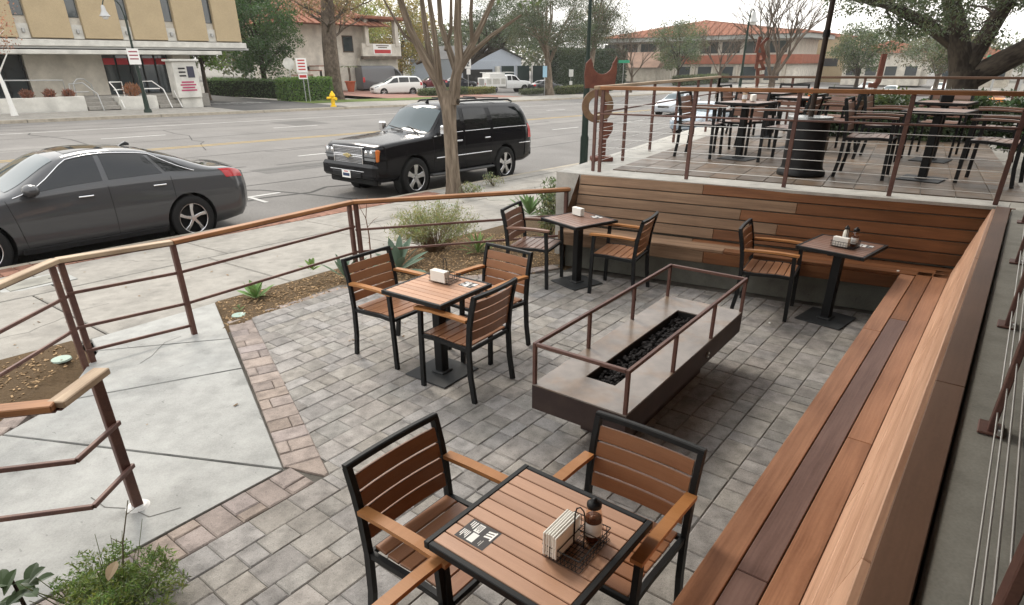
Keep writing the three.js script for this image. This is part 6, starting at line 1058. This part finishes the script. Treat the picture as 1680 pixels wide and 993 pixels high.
crownTree('pepper_tree', 'tall grey green tree behind the lamp post', 66, -40.5, G(66, -40.5), { seed: 209, h: 6.5, r: 0.36, rx: 4.2, ry: 3.6, cy: 8.6, nc: 90, cs: 1.1, nl: 20, n: 23287, size: 0.18, w: 0.3, col: [0.06, 0.078, 0.036], bark: M.barkPale, droop: 2.2, lean: 0.8 });
crownTree('broadleaf_tree', 'round green tree in front of the brick building', 106, -48.0, G(106, -48) + 0.1, { seed: 210, h: 3.6, r: 0.25, rx: 5.0, ry: 3.6, cy: 6.0, nc: 70, cs: 1.2, nl: 14, n: 10350, size: 0.26, col: [0.085, 0.12, 0.045], bark: M.barkDark });
crownTree('broadleaf_tree', 'yellowish tree rising behind the brick building roof', 118, -72, G(118, -72), { seed: 217, h: 8, r: 0.3, rx: 3.5, ry: 4.2, cy: 9.4, nc: 50, cs: 1.1, nl: 10, n: 6899, size: 0.26, col: [0.17, 0.16, 0.05], bark: M.barkBrown });
crownTree('broadleaf_tree', 'green tree right of the umbrella pole in the distance', 100, -19.5, G(100, -19), { seed: 211, h: 3.4, r: 0.28, rx: 4.0, ry: 2.8, cy: 5.6, nc: 70, cs: 1.1, nl: 14, n: 10350, size: 0.24, col: [0.075, 0.105, 0.04], bark: M.barkDark });
crownTree('broadleaf_tree', 'hazy olive tree left of the oak trunk', 92, -9.5, G(92, -10), { seed: 212, h: 3.6, r: 0.3, rx: 4.2, ry: 2.6, cy: 5.4, nc: 70, cs: 1.1, nl: 14, n: 9200, size: 0.24, col: [0.12, 0.13, 0.07], bark: M.barkBrown });
crownTree('broadleaf_tree', 'small distant tree at the far right behind the oak', 78, 2, G(78, -6), { seed: 213, h: 2.6, r: 0.22, rx: 4.5, ry: 2.4, cy: 4.2, nc: 60, cs: 1.0, nl: 10, n: 9200, size: 0.20, col: [0.05, 0.075, 0.028], bark: M.barkDark });
{ // oak at upper right: heavy forking trunk with sparse crown
  const x = 30, z = -2.3, y = SW(30, -8) - 0.2, t = thing('oak_tree', 'big spreading oak with forked trunk at upper right', 'tree', [x, y, z]), r = rng(301);
  mesh('trunk', tubeAt([V(0, 0, 0), V(0.05, 1.2, 0.02), V(0.0, 2.2, 0.05), V(-0.1, 2.9, 0)], [0.68, 0.56, 0.52, 0.5], 14), M.barkDark, t);
  const ends = [], limb = (pts, rad) => { mesh('limb', tubeAt(pts, rad, 9), M.barkDark, t); for (let i = 1; i < pts.length; i++) ends.push(pts[i]); };
  limb([V(0, 2.4, 0), V(0.2, 3.1, 1.0), V(0.4, 3.9, 2.2), V(0.5, 5.0, 3.6), V(0.5, 6.5, 5)], [0.42, 0.40, 0.36, 0.3, 0.2]);
  limb([V(-0.05, 2.6, 0), V(-0.2, 4.0, -0.5), V(-0.2, 5.6, -1.2), V(0, 7.5, -1.6)], [0.44, 0.34, 0.26, 0.12]);
  limb([V(-0.1, 3.6, -0.35), V(-0.4, 4.5, -1.7), V(-0.6, 5.1, -3.0), V(-0.5, 5.4, -4.4)], [0.26, 0.2, 0.15, 0.06]);
  limb([V(-0.1, 3.0, 0), V(0.5, 4.6, 0.5), V(0.9, 6.2, 1.0), V(1, 7.6, 1.2)], [0.34, 0.26, 0.18, 0.08]);
  limb([V(0.4, 3.9, 2.2), V(-0.2, 3.9, 3.2), V(-0.6, 3.6, 4.4)], [0.2, 0.14, 0.06]);
  const cs = []; for (let i = 0; i < 150; i++) { const v = ell(3.6, 2.6, 5.6, 0.25)(r).add(V(0, 6.0, -0.2)); if (v.y < 3.2 && Math.abs(v.z) < 1.3) v.y += 1.4; if (v.z > 0.6 && v.z < 3.4 && v.y < 5) v.y += 1.6; cs.push(v); }
  const tw = []; for (let i = 0; i < 90; i++) { const b = cs[i]; let a = ends[0]; for (const e of ends) if (e.distanceTo(b) < a.distanceTo(b)) a = e; tw.push(tubeAt([a, a.clone().lerp(b, 0.5).add(V(rr(-0.2, 0.2, r), rr(0, 0.3, r), rr(-0.2, 0.2, r))), b], [0.07, 0.045, 0.015], 5)); }
  mesh('branches', tw, M.barkDark, t);
  mesh('crown', leafCloud(r, 34000, (q) => { const k = cs[Math.floor(q() * cs.length)], v = V(rr(-1, 1, q), rr(-1, 1, q), rr(-1, 1, q)); if (v.lengthSq() > 1) v.normalize(); return v.multiplyScalar(0.62).multiply(V(1, 0.7, 1)).add(k); }, 0.11, { w: 0.5 }), M.leaf(0.085, 0.11, 0.05), t);
}
function branch(r, out, p, d, len, rad, depth, o) {
  const n = 3, pts = [p.clone()], rads = [rad]; let q = p.clone(), dir = d.clone();
  for (let i = 0; i < n; i++) { dir.add(V(rr(-1, 1, r), rr(-0.6, 1, r), rr(-1, 1, r)).multiplyScalar(o.bend)).normalize(); q = q.clone().addScaledVector(dir, len / n); pts.push(q); rads.push(rad * mix(1, 0.62, (i + 1) / n)); }
  out.push(tubeAt(pts, rads, depth > 2 ? 8 : 5));
  if (depth <= 0) { if (o.tips) o.tips.push(q); return; }
  const k = depth > 2 ? o.k : o.k2 || 3; for (let i = 0; i < k; i++) { const a = i / k * 6.28 + rr(0, 1.5, r), s = o.spread * rr(0.6, 1.2, r); const u = V(Math.cos(a), 0, Math.sin(a)); const nd = dir.clone().addScaledVector(u, s).normalize(); branch(r, out, i && depth > 1 ? pts[2] : q, nd, len * rr(0.62, 0.85, r), rad * rr(0.5, 0.62, r), depth - 1, o); }
}
function bareTree(label, x, z, y, o) { const t = thing('bare_tree', label, 'tree', [x, y, z]), r = rng(o.seed), a = []; mesh('trunk', tubeAt([V(0, 0, 0), V(0.05, o.h * 0.5, 0), V(0, o.h, 0.05)], [o.r * 1.2, o.r, o.r * 0.85], 9), M.barkBrown, t); for (let i = 0; i < o.m; i++) { const b = i / o.m * 6.28; branch(r, a, V(0, o.h * rr(0.85, 1, r), 0), V(Math.cos(b) * 0.6, 1, Math.sin(b) * 0.6).normalize(), o.len, o.r * 0.5, o.d, { bend: 0.16, spread: 0.55, k: 3, k2: 3 }); } mesh('branches', a, M.barkBrown, t); return t; }
bareTree('large bare branching tree left of the umbrella pole', 58, -17.8, G(58, -18) + 0.1, { seed: 401, h: 2.2, r: 0.3, m: 5, len: 3.0, d: 4 });
bareTree('thin bare tree in front of the brick building', 70, -27.0, G(70, -27) + 0.1, { seed: 402, h: 2.4, r: 0.16, m: 4, len: 2.2, d: 4 });
bareTree('grey bare tree beside the sculpture post', 74, -39.5, G(74, -39.5), { seed: 403, h: 2.0, r: 0.16, m: 5, len: 2.2, d: 4 });
{ // pruned pale tree in the sidewalk
  const x = 10.15, z = -9.62, t = thing('sidewalk_tree', 'pale smooth trunked tree with bare pruned limbs in the sidewalk', 'tree', [x, SW(x, z) - 0.02, z]), r = rng(411);
  // axes of the picture: u is to the right, v away from the camera
  const u = V(0.62, 0, 0.785), P = (a, y, b = 0) => u.clone().multiplyScalar(a).add(V(0.785 * b, y, -0.62 * b));
  mesh('trunk', tubeAt([P(0.02, -0.05), P(0, 0.1), P(-0.01, 0.3), P(-0.02, 0.9), P(-0.03, 1.5), P(-0.03, 1.9), P(0.0, 2.15)], [0.28, 0.195, 0.16, 0.14, 0.142, 0.16, 0.165], 18), M.barkPale, t);
  const L = (pts, rad) => mesh('limb', tubeAt(pts, rad, 10), M.barkPale, t), tips = [];
  const lim = [[[P(-0.05, 1.75), P(-0.2, 2.25, 0.05), P(-0.48, 2.75, 0.1), P(-0.75, 3.3, 0.1), P(-0.95, 4.0, 0), P(-1.2, 5.0, -0.2)], [0.15, 0.13, 0.105, 0.085, 0.07, 0.04]], [[P(0.06, 1.9), P(0.14, 2.35, -0.05), P(0.24, 2.75, -0.1), P(0.22, 3.3, -0.1), P(0.3, 4.2, -0.2), P(0.2, 5.2, -0.3)], [0.16, 0.13, 0.105, 0.09, 0.07, 0.04]],
    [[P(-0.3, 2.4, 0.08), P(-0.42, 2.95, 0.3), P(-0.5, 3.5, 0.5), P(-0.6, 4.6, 0.7)], [0.09, 0.08, 0.065, 0.035]], [[P(-0.2, 2.25, 0.02), P(-0.2, 2.8, -0.2), P(-0.24, 3.4, -0.3), P(-0.35, 4.6, -0.5)], [0.09, 0.075, 0.06, 0.03]], [[P(0.18, 2.45, -0.05), P(0.0, 2.95, 0.2), P(-0.15, 3.4, 0.35), P(-0.2, 4.6, 0.6)], [0.09, 0.08, 0.065, 0.035]],
    [[P(0.22, 2.6, -0.1), P(0.5, 3.0, 0.0), P(0.72, 3.4, 0.1), P(1.2, 4.3, 0.2)], [0.085, 0.075, 0.065, 0.03]], [[P(0.2, 2.5), P(0.42, 2.8, 0.2), P(0.85, 3.15, 0.35), P(1.5, 3.55, 0.5)], [0.075, 0.06, 0.05, 0.025]], [[P(-0.05, 2.9, 0.15), P(0.06, 3.3, 0.3), P(0.1, 4.2, 0.4)], [0.05, 0.045, 0.025]], [[P(0.5, 3.0), P(0.5, 3.5, -0.2), P(0.6, 4.4, -0.4)], [0.05, 0.045, 0.025]], [[P(-0.62, 3.0, 0.1), P(-0.9, 3.2, 0.2), P(-1.3, 3.9, 0.3)], [0.04, 0.035, 0.02]]];
  lim.forEach(([p, q]) => { L(p, q.map((v) => v * 0.86)); tips.push(p[p.length - 1]); });
  mesh('knot', place(new THREE.SphereGeometry(0.05, 10, 8), 0, 0, 0).translate(...P(0.17, 1.95, -0.08).toArray()), M.barkDark, t); mesh('pruned_stub', tubeAt([P(-0.52, 2.72, 0.1), P(-0.66, 2.66, 0.05)], [0.035, 0.025], 6), M.barkBrown, t);
  const cs = tips.map((p) => p.clone().add(V(0, 0.8, 0))); for (let i = 0; i < 26; i++) cs.push(ell(2.2, 1.2, 2.2, 0.3)(r).add(V(0, 6.2, 0)));
  mesh('crown', leafCloud(r, 7000, (q) => { const k = cs[Math.floor(q() * cs.length)], v = V(rr(-1, 1, q), rr(-1, 1, q), rr(-1, 1, q)); if (v.lengthSq() > 1) v.normalize(); return v.multiplyScalar(0.7).add(k); }, 0.12), M.leaf(0.09, 0.12, 0.05), t);
}
{ // thick old trunk by the hydrant with peeling bark and hanging dry twigs
  const x = 33.6, z = -44.6, t = thing('old_trunk_tree', 'thick mottled trunk rising behind the fire hydrant', 'tree', [x, FG(x, z), z]), r = rng(421), a = [];
  mesh('trunk', tubeAt([V(0, -0.1, 0), V(0, 0.5, 0), V(0.05, 2, 0), V(0.1, 4, 0), V(0.3, 6.5, 0), V(0.5, 9, 0)], [0.85, 0.7, 0.62, 0.58, 0.5, 0.35], 16), M.barkBrown, t);
  for (let i = 0; i < 9; i++) { const b = i * 2.4; branch(r, a, V(0.15, 4.2 + i * 0.4, 0), V(Math.cos(b), 0.5, Math.sin(b)).normalize(), 1.7, 0.12, 2, { bend: 0.25, spread: 0.8, k: 3, k2: 3 }); } mesh('branches', a, M.barkBrown, t);
  const cs = []; for (let i = 0; i < 40; i++) cs.push(ell(3.2, 1.8, 3.2, 0.3)(r).add(V(0.3, 7.2, 0))); mesh('crown', leafCloud(r, 3500, (q) => cs[Math.floor(q() * 40)].clone().add(V(rr(-0.6, 0.6, q), rr(-0.6, 0.6, q), rr(-0.6, 0.6, q))), 0.2), M.leaf(0.26, 0.18, 0.09), t);
}
function hedge(label, x0, x1, z0, z1, h, n, col, size = 0.12) { const t = thing('hedge', label, 'hedge', [(x0 + x1) / 2, FG((x0 + x1) / 2, (z0 + z1) / 2), (z0 + z1) / 2]), r = rng(Math.round(x0 * 7 + z0)); const w = (x1 - x0) / 2, d = Math.abs(z1 - z0) / 2; mesh('core', cbox(2 * w - 0.2, h - 0.1, 2 * d - 0.2, 0.05, 0, (h - 0.1) / 2, 0), std({ color: lin(0.02, 0.03, 0.012), roughness: 1 }), t); mesh('foliage', leafCloud(r, n, (q) => { const f = q(), p = V(rr(-w, w, q), rr(0.02, h, q), rr(-d, d, q)); if (f < 0.4) p.z = d + rr(-0.12, 0.05, q); else if (f < 0.75) p.y = h + rr(-0.12, 0.05, q); else p.x = (f < 0.88 ? -w : w) + rr(-0.1, 0.1, q); return p; }, size), M.leaf(...col), t); return t; }
hedge('clipped green hedge left of the thick mottled trunk', 28.7, 32.6, -45.0, -43.4, 1.55, 9000, [0.13, 0.24, 0.04]);
hedge('dark hedge running back beside the driveway', 28.8, 30.2, -56, -45.3, 1.3, 7000, [0.08, 0.15, 0.035]);
hedge('low clipped hedge in front of the minivan', 44.4, 50.4, -46.2, -45.2, 0.62, 5000, [0.09, 0.125, 0.04]);
hedge('low yellow green hedge by the parking lot entrance', 51.2, 55.2, -47, -45.6, 0.62, 3500, [0.20, 0.20, 0.05]);
hedge('low planting under the leaning grey tree', 57.5, 61, -44.2, -42.8, 0.5, 2500, [0.10, 0.12, 0.06]); hedge('low hedge right of the blue sign', 63, 74, -43.4, -42, 0.8, 5000, [0.13, 0.15, 0.05]);
hedge('tall dark hedge wall behind the parking lot', 80, 100, -56.5, -54.5, 5.0, 9000, [0.035, 0.06, 0.025], 0.3);
hedge('green shrubs in front of the brick building', 104, 124, -48, -46, 1.3, 6000, [0.09, 0.12, 0.04], 0.25);
{ const r = rng(431); [[9.2, 'rust red tuft at the left end of the office planter'], [11.7, 'rust red tuft second from the left in the office planter'], [12.7, 'rust red tuft third from the left in the office planter'], [13.6, 'rust red tuft nearest the office steps']].forEach(([x, l]) => smallTuft(x, 0.62, l, [0.26, 0.10, 0.06], 0.34)); smallTuft(16.9, 0.62, 'tall rust red plant in the middle office planter', [0.30, 0.13, 0.06], 0.6); smallTuft(20.3, 0.62, 'bright green plant below the sign pylon', [0.20, 0.30, 0.06], 0.5);
  function smallTuft(x, h, label, col, s) { const z = -41.1, t = thing('tuft', label, 'plant', [x, FY(x, z) + h - 0.05, z]); mesh('foliage', leafCloud(r, 500, (q) => ell(s * 0.8, s * 0.6, s * 0.6, 0)(q).add(V(0, s * 0.6, 0)), 0.2, { w: 0.2, up: 1.2 }), M.leaf(...col), t); mesh('stem', tubeAt([V(0, -0.05, 0), V(0, s * 0.5, 0)], [0.03, 0.02], 5), M.barkBrown, t); } }
// ---------------------------------------------------------------- buildings beyond
function tileRoof(t, x0, x1, z0, z1, y, rise, inset, mat = M.roofTile, step = 0.9) {
  const cx0 = x0 + inset, cx1 = x1 - inset, cz = (z0 + z1) / 2, A = [[x0, y, z1], [x1, y, z1], [x1, y, z0], [x0, y, z0]], B = [[cx0, y + rise, cz], [cx1, y + rise, cz]];
  mesh('roof', boxUV(poly([[A[0], A[1], B[1], B[0]], [A[2], A[3], B[0], B[1]], [A[1], A[2], B[1]], [A[3], A[0], B[0]], A.slice().reverse()])), mat, t);
  const g = []; for (let x = x0 + step / 2; x < x1; x += step) { const f = x < cx0 ? (x - x0) / inset : x > cx1 ? (x1 - x) / inset : 1; g.push(rod(V(x, y + 0.05, z1), V(x, y + rise * f + 0.05, mix(z1, cz, f)), 0.09, 5)); } for (let z = z0 + step / 2; z < z1; z += step) { const f = 1 - Math.abs(z - cz) / (z1 - cz); g.push(rod(V(x0, y + 0.05, z), V(x0 + inset * f, y + rise * f + 0.05, z), 0.09, 5)); }
  const o = mesh('tile_rows', g, mat, t); o.userData.kind = 'stuff';
}
{ const t = thing('stucco_building', 'cream stucco building with red tile roof behind the thick trunk', 'building', [0, 0, 0]); mesh('wall', cbox(9, 6.2, 8, 0.02, 44.6, 2.8, -62.5), M.creamStucco, t); tileRoof(t, 38, 51, -68.5, -56.5, 5.9, 2.6, 4.2); mesh('balcony_wall', cbox(5.5, 1.3, 0.3, 0.02, 50.2, 3.6, -57.5), M.creamStucco, t); mesh('balcony_beam', cbox(5.6, 0.3, 0.5, 0.02, 50.2, 2.9, -57.5), M.barkBrown, t); mesh('porch_wall', cbox(5.4, 2.9, 4, 0.02, 50.2, 1.4, -60), M.creamStucco, t); for (const x of [48.2, 52.4]) mesh('column', cbox(0.5, 2.6, 0.5, 0.03, x, 5.3, -57.5), M.creamStucco, t); mesh('porch_roof', cbox(6.5, 0.3, 4.4, 0.05, 50.2, 6.7, -59), M.roofTile, t);
  for (let i = 0; i < 5; i++) { const s = mesh('stair', cbox(1.4, 0.6 + 0.3 * i, 1.6, 0.02, 37.6 + i * 1.1, 0.2 + 0.25 * i, -57.6), M.creamStucco, t); mesh('tile_tread', cbox(1.44, 0.08, 1.64, 0.01, 37.6 + i * 1.1, 0.2 + 0.25 * i + 0.3 + 0.15 * i + 0.04, -57.6), M.roofTile, s); } mesh('dark_doorway', cbox(2.4, 2.2, 0.1, 0.02, 41.6, 1.0, -58.45), M.black, t); mesh('window', cbox(1.2, 1.4, 0.08, 0.02, 46.5, 4.2, -58.45), M.window, t); mesh('window_frame', cbox(1.4, 1.6, 0.05, 0.02, 46.5, 4.2, -58.47), M.barkBrown, t); }
{ const t = thing('banner', 'white and red banner on the balcony of the stucco building', 'banner', [50.2, 3.62, -57.3]); mesh('cloth', cbox(2.6, 1.0, 0.02, 0.004, 0, 0.1, 0), M.white, t); const red = std({ color: lin(0.42, 0.05, 0.05), roughness: 0.8 }); mesh('red_band', cbox(2.3, 0.36, 0.01, 0.003, 0, -0.12, 0.016), red, t); for (let i = 0; i < 2; i++) mesh('text_line', cbox(1.8 - i * 0.5, 0.1, 0.01, 0.003, 0, 0.45 - i * 0.18, 0.016), M.barkBrown, t); }
{ const t = thing('potted_palm', 'potted palm in a red clay pot by the stucco wall', 'plant', [44.0, FG(44, -55.6), -55.6]), m = M.leaf(0.13, 0.16, 0.06); mesh('pot', new THREE.LatheGeometry([[0.3, 0], [0.5, 0.9], [0.56, 0.9], [0.56, 1.0], [0.45, 1.0], [0.4, 0.85], [0, 0.85]].map(([a, b]) => new THREE.Vector2(a, b)), 20), M.terracotta, t); mesh('trunk', tubeAt([V(0, 0.8, 0), V(0.05, 1.5, 0), V(0, 2.2, 0)], [0.12, 0.1, 0.12], 8), M.barkBrown, t); for (let i = 0; i < 14; i++) mesh('frond', paintAll(blade(1.1, 0.22, 0.7, 1.4, i * 2.4), [1, 1, 1]), m, t, 0, 2.2, 0); }
{ const t = thing('blue_grey_house', 'pale blue grey gabled house behind the utility truck', 'building', [11, 0, 2]); mesh('wall', boxUV(poly([[[72, -1, -76], [86, -1, -76], [86, 3.0, -76], [79, 4.8, -76], [72, 3.0, -76]], [[72, -1, -76], [72, 3.0, -76], [72, 3.0, -90], [72, -1, -90]]])), M.blueGrey, t); mesh('roof', boxUV(poly([[[71.5, 2.9, -75.5], [79, 5.1, -75.5], [79, 5.1, -90], [71.5, 2.9, -90]], [[86.5, 2.9, -75.5], [79, 5.1, -75.5], [79, 5.1, -90], [86.5, 2.9, -90]]])), M.asphaltDark, t); mesh('low_wing', cbox(12, 3.4, 4, 0.02, 70, 1.0, -74), M.blueGrey, t); mesh('garage_opening', cbox(7, 2.2, 0.1, 0.01, 69.5, 0.3, -71.96), M.blackRough, t); mesh('column', cbox(0.8, 2.6, 0.4, 0.02, 74.0, 0.5, -71.7), M.whiteTrim, t); }
{ const t = thing('dark_fence', 'dark green screened fence behind the utility truck', 'fence', [0, 0, 0]); for (let i = 0; i < 9; i++) mesh('fence_panel', cbox(2.9, 2.6, 0.08, 0.01, 78 + i * 3, 0.6, -62 + i * 0.6), std({ color: lin(0.02, 0.035, 0.032), roughness: 0.8 }), t); for (let i = 0; i < 10; i++) mesh('fence_post', cyl(0.06, 0.06, 2.8, 8, 76.5 + i * 3, -0.8, -62.2 + i * 0.6), M.metalGrey, t); }
{ const t = thing('brick_building', 'two storey brick building with red tile roof beyond the street', 'building', [0, 0, 0]), x = 124; 
  mesh('ground_floor', cbox(14, 3.2, 40, 0.02, x + 7.4, 0.3, -54), M.creamStucco, t); mesh('brick_band', cbox(15, 1.5, 41, 0.02, x + 7.3, 2.6, -54), M.brickWall, t); mesh('upper_floor', cbox(13, 2.8, 38, 0.02, x + 8, 4.7, -54), M.creamStucco, t); mesh('eave', cbox(16.5, 0.7, 43, 0.02, x + 7.3, 6.2, -54), std({ color: lin(0.32, 0.33, 0.31), roughness: 0.9 }), t);
  tileRoof(t, x - 1.2, x + 15.8, -75.8, -32.2, 6.6, 2.8, 6, M.roofTile, 1.4);
  for (let i = 0; i < 9; i++) { const z = -72 + i * 4.2; const w = mesh('upper_window', cbox(0.08, 1.9, 3.4, 0.01, x + 1.46, 4.6, z), M.window, t); mesh('window_mullion', cbox(0.12, 1.9, 0.12, 0.01, x + 1.42, 4.6, z), M.barkBrown, w); mesh('lower_window', cbox(0.08, 2.2, 2.6, 0.01, x + 0.37, 0.3, z), M.window, t); mesh('pier', cbox(0.5, 3.0, 0.6, 0.02, x + 0.2, 0.3, z + 2.1), M.stucco, t); } }
{ const t = thing('gabled_annex', 'brown gabled annex in front of the brick building', 'building', [112, -0.9, -58]); mesh('walls', cbox(6, 2.4, 9, 0.02, 0, 1.2, 0), M.stucco, t); mesh('roof', boxUV(poly([[[-3.6, 2.3, 5], [-3.6, 2.3, -5], [0, 4.8, -5], [0, 4.8, 5]], [[3.6, 2.3, 5], [3.6, 2.3, -5], [0, 4.8, -5], [0, 4.8, 5]], [[-3.4, 2.3, 4.8], [3.4, 2.3, 4.8], [0, 4.7, 4.8]]])), std({ color: lin(0.30, 0.20, 0.15), map: coarse, roughness: 1 }), t); }
{ const mk = (label, x, z, w, h, d, m) => { const t = thing('shop_building', label, 'building', [x, -1.6, z]); mesh('wall', cbox(d, h, w, 0.02, 0, h / 2, 0), m, t); for (let i = 0; i < 4; i++) mesh('window', cbox(0.1, 1.4, w / 7, 0.01, -d / 2 - 0.02, h * 0.45, -w / 2 + w * (i + 0.5) / 4), M.window, t); tileRoof(t, -d / 2 - 0.6, d / 2 + 0.6, -w / 2 - 0.6, w / 2 + 0.6, h, 1.8, 2, M.roofTile, 1.4); };
  mk('yellowish two storey shop left of the umbrella pole far off', 150, -42, 22, 8, 12, M.tanPanel); mk('cream shop with red roof right of the round green tree', 135, -22, 12, 5, 10, M.creamStucco); mk('low red roofed shop far off beside the oak', 130, -8.5, 9, 4, 9, M.stucco); mk('long pale shop row at the far right', 140, 16, 22, 5, 12, M.creamStucco); }
for (const [x, z, l] of [[200, -30, 'distant wooded hillside trees behind the shops'], [215, -75, 'distant trees behind the brick building'], [190, 10, 'distant trees at the far right horizon'], [120, -105, 'distant dark trees behind the parking lot'], [70, -105, 'distant trees behind the stucco building']]) crownTree('tree_clump', l, x, z, gX(150) - 0.5 - 0.018 * z, { seed: 500 + x, h: 5, r: 0.5, rx: 14, ry: 4.5, rz: 24, cy: 6, nc: 120, cs: 3.2, nl: 10, n: 9000, size: 0.8, col: [0.09, 0.11, 0.05], bark: M.barkDark });
// ---------------------------------------------------------------- signals, sculptures
function signal(label, x, z, h) { const y = G(x, Math.min(z, -11)), t = thing('traffic_signal', label, 'traffic light', [x, y, z]); mesh('post', cyl(0.12, 0.09, h + 0.8, 10), M.metalGrey, t); const hd = mesh('signal_head', cbox(0.35, 1.0, 0.4, 0.03, -0.15, h, 0), M.black, t); mesh('green_lens', place(cyl(0.12, 0.12, 0.04, 14), -0.33, h - 0.3, 0, 0, 0, Math.PI / 2), std({ color: lin(0.05, 0.5, 0.35), emissive: lin(0.1, 0.9, 0.6), emissiveIntensity: 0.8 }), hd); return t; }
signal('traffic light with green lens left of the street name blade', 70, -5.2, 4.8); signal('traffic light with green lens at the far right', 70, -1.3, 4.8);
{ const t = thing('street_name_sign', 'green street name sign between the far traffic lights', 'sign', [70.2, gX(70) - 0.5, -3.2]); mesh('blade', cbox(0.05, 0.42, 1.8, 0.01, 0, 4.3, 0), std({ color: lin(0.02, 0.28, 0.16), roughness: 0.5 }), t); mesh('post', cyl(0.1, 0.08, 4.2, 8), M.metalGrey, t); }
{ const brown = std({ color: lin(0.19, 0.085, 0.062), map: rust, roughness: 0.6 }), bronze = std({ color: lin(0.24, 0.17, 0.105), map: rust, roughness: 0.55 });
  const t = thing('letter_sculpture', 'red brown metal letter sculpture at the deck corner', 'sculpture', [7.75, 0, -4.60], -0.9);
  const arc = (cx, cy, r, a0, a1, n) => Array.from({ length: n + 1 }, (_, i) => [cx + r * Math.cos(mix(a0, a1, i / n)), cy + r * Math.sin(mix(a0, a1, i / n))]);
  mesh('notched_plate', extrude([[-0.2, 1.98], [0.19, 1.98], [0.21, 2.18], [0.2, 2.36], [0.165, 2.3], ...arc(0.02, 2.28, 0.13, 0, -Math.PI, 12), [-0.14, 2.34], [-0.2, 2.28], [-0.215, 2.14]], 0.05, 0.006), brown, t);
  mesh('ring', place(extrude(arc(0, 0, 0.21, 0, 2 * Math.PI, 32), 0.05, 0.006, [arc(0, 0, 0.12, 0, 2 * Math.PI, 24)]), -0.02, 1.76, 0), bronze, t);
  mesh('stem', extrude([[0.02, 1.0], [0.12, 1.0], [0.12, 1.32], [0.2, 1.45], [0.2, 1.56], [0.12, 1.56], [0.12, 1.99], [0.02, 1.99]], 0.05, 0.004), brown, t); mesh('foot', cbox(0.3, 0.06, 0.2, 0.01, 0.07, 1.08, 0.02), brown, t); mesh('pole', cbox(0.09, 1.4, 0.05, 0.01, 0.07, 0.4, 0.03), brown, t);
  const q = thing('letter_sculpture', 'brown metal sculpture of stacked letters K R F beyond the deck', 'sculpture', [15.2, -0.6, -5.0], -0.62 - 0.3); [['K', 3.15], ['R', 2.85], ['F', 2.55]].forEach(([s, y], i) => mesh('letter', textMesh(s, 0.32, 0.05).rotateZ(0.12 * (i - 1)).translate(0.03 * i, y + 0.05, 0), brown, q)); mesh('pole', cbox(0.06, 2.45, 0.05, 0.01, 0.02, 1.22, 0.02), brown, q);
  const j = thing('letter_sculpture', 'brown hook shaped metal letter beyond the back railing', 'sculpture', [19, -0.7, -3.3], -0.9); mesh('letter', textMesh('J', 0.6, 0.06).translate(0, 2.75, 0), brown, j); mesh('pole', cbox(0.08, 2.5, 0.05, 0.01, 0.05, 1.25, 0.02), brown, j);
}
{ // dry leaves and bits blown over the paving
  const r = rng(777), n = 300, im = new THREE.InstancedMesh(new THREE.PlaneGeometry(0.03, 0.016), std({ color: 0xffffff, roughness: 1 }), n), m = new THREE.Matrix4(), q = new THREE.Quaternion(), c = new THREE.Color();
  for (let i = 0; i < n; i++) { let x, y, z; const f = r(); if (f < 0.55) { x = rr(-1, 14, r); z = rr(-10.4, -6.7, r); y = SW(x, z); } else if (f < 0.81) { x = rr(-2, 20, r); z = rr(-11.0, -10.7, r); y = RY(x, z); } else if (f < 0.82) { x = rr(0.4, 2.2, r); z = rr(-4.6, -3.2, r); y = 0.002; } else if (f < 0.9) { x = rr(3, 6.2, r); z = rr(-4.6, -3.9, r); y = 0.001; } else { x = rr(8, 20, r); z = rr(-10.4, -6.7, r); y = SW(x, z); }
    q.setFromEuler(new THREE.Euler(-Math.PI / 2 + rr(-0.25, 0.25, r), rr(-0.25, 0.25, r), rr(0, 6.3, r))); const s = rr(0.35, 1.2, r); m.compose(V(x, y + 0.008, z), q, V(s, s, s)); im.setMatrixAt(i, m); const k = rr(0.4, 1.2, r); im.setColorAt(i, c.setRGB(0.24 * k, 0.16 * k, 0.09 * k)); }
  im.name = 'leaf_litter'; im.castShadow = im.receiveShadow = true; im.userData = { kind: 'stuff', label: 'small dry leaves scattered on the sidewalk and paving', category: 'leaf litter' }; scene.add(im);
}
// thin fog added to stand in for glare over the far trees
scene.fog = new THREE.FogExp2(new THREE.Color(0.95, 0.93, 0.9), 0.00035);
renderer.render(scene, camera);
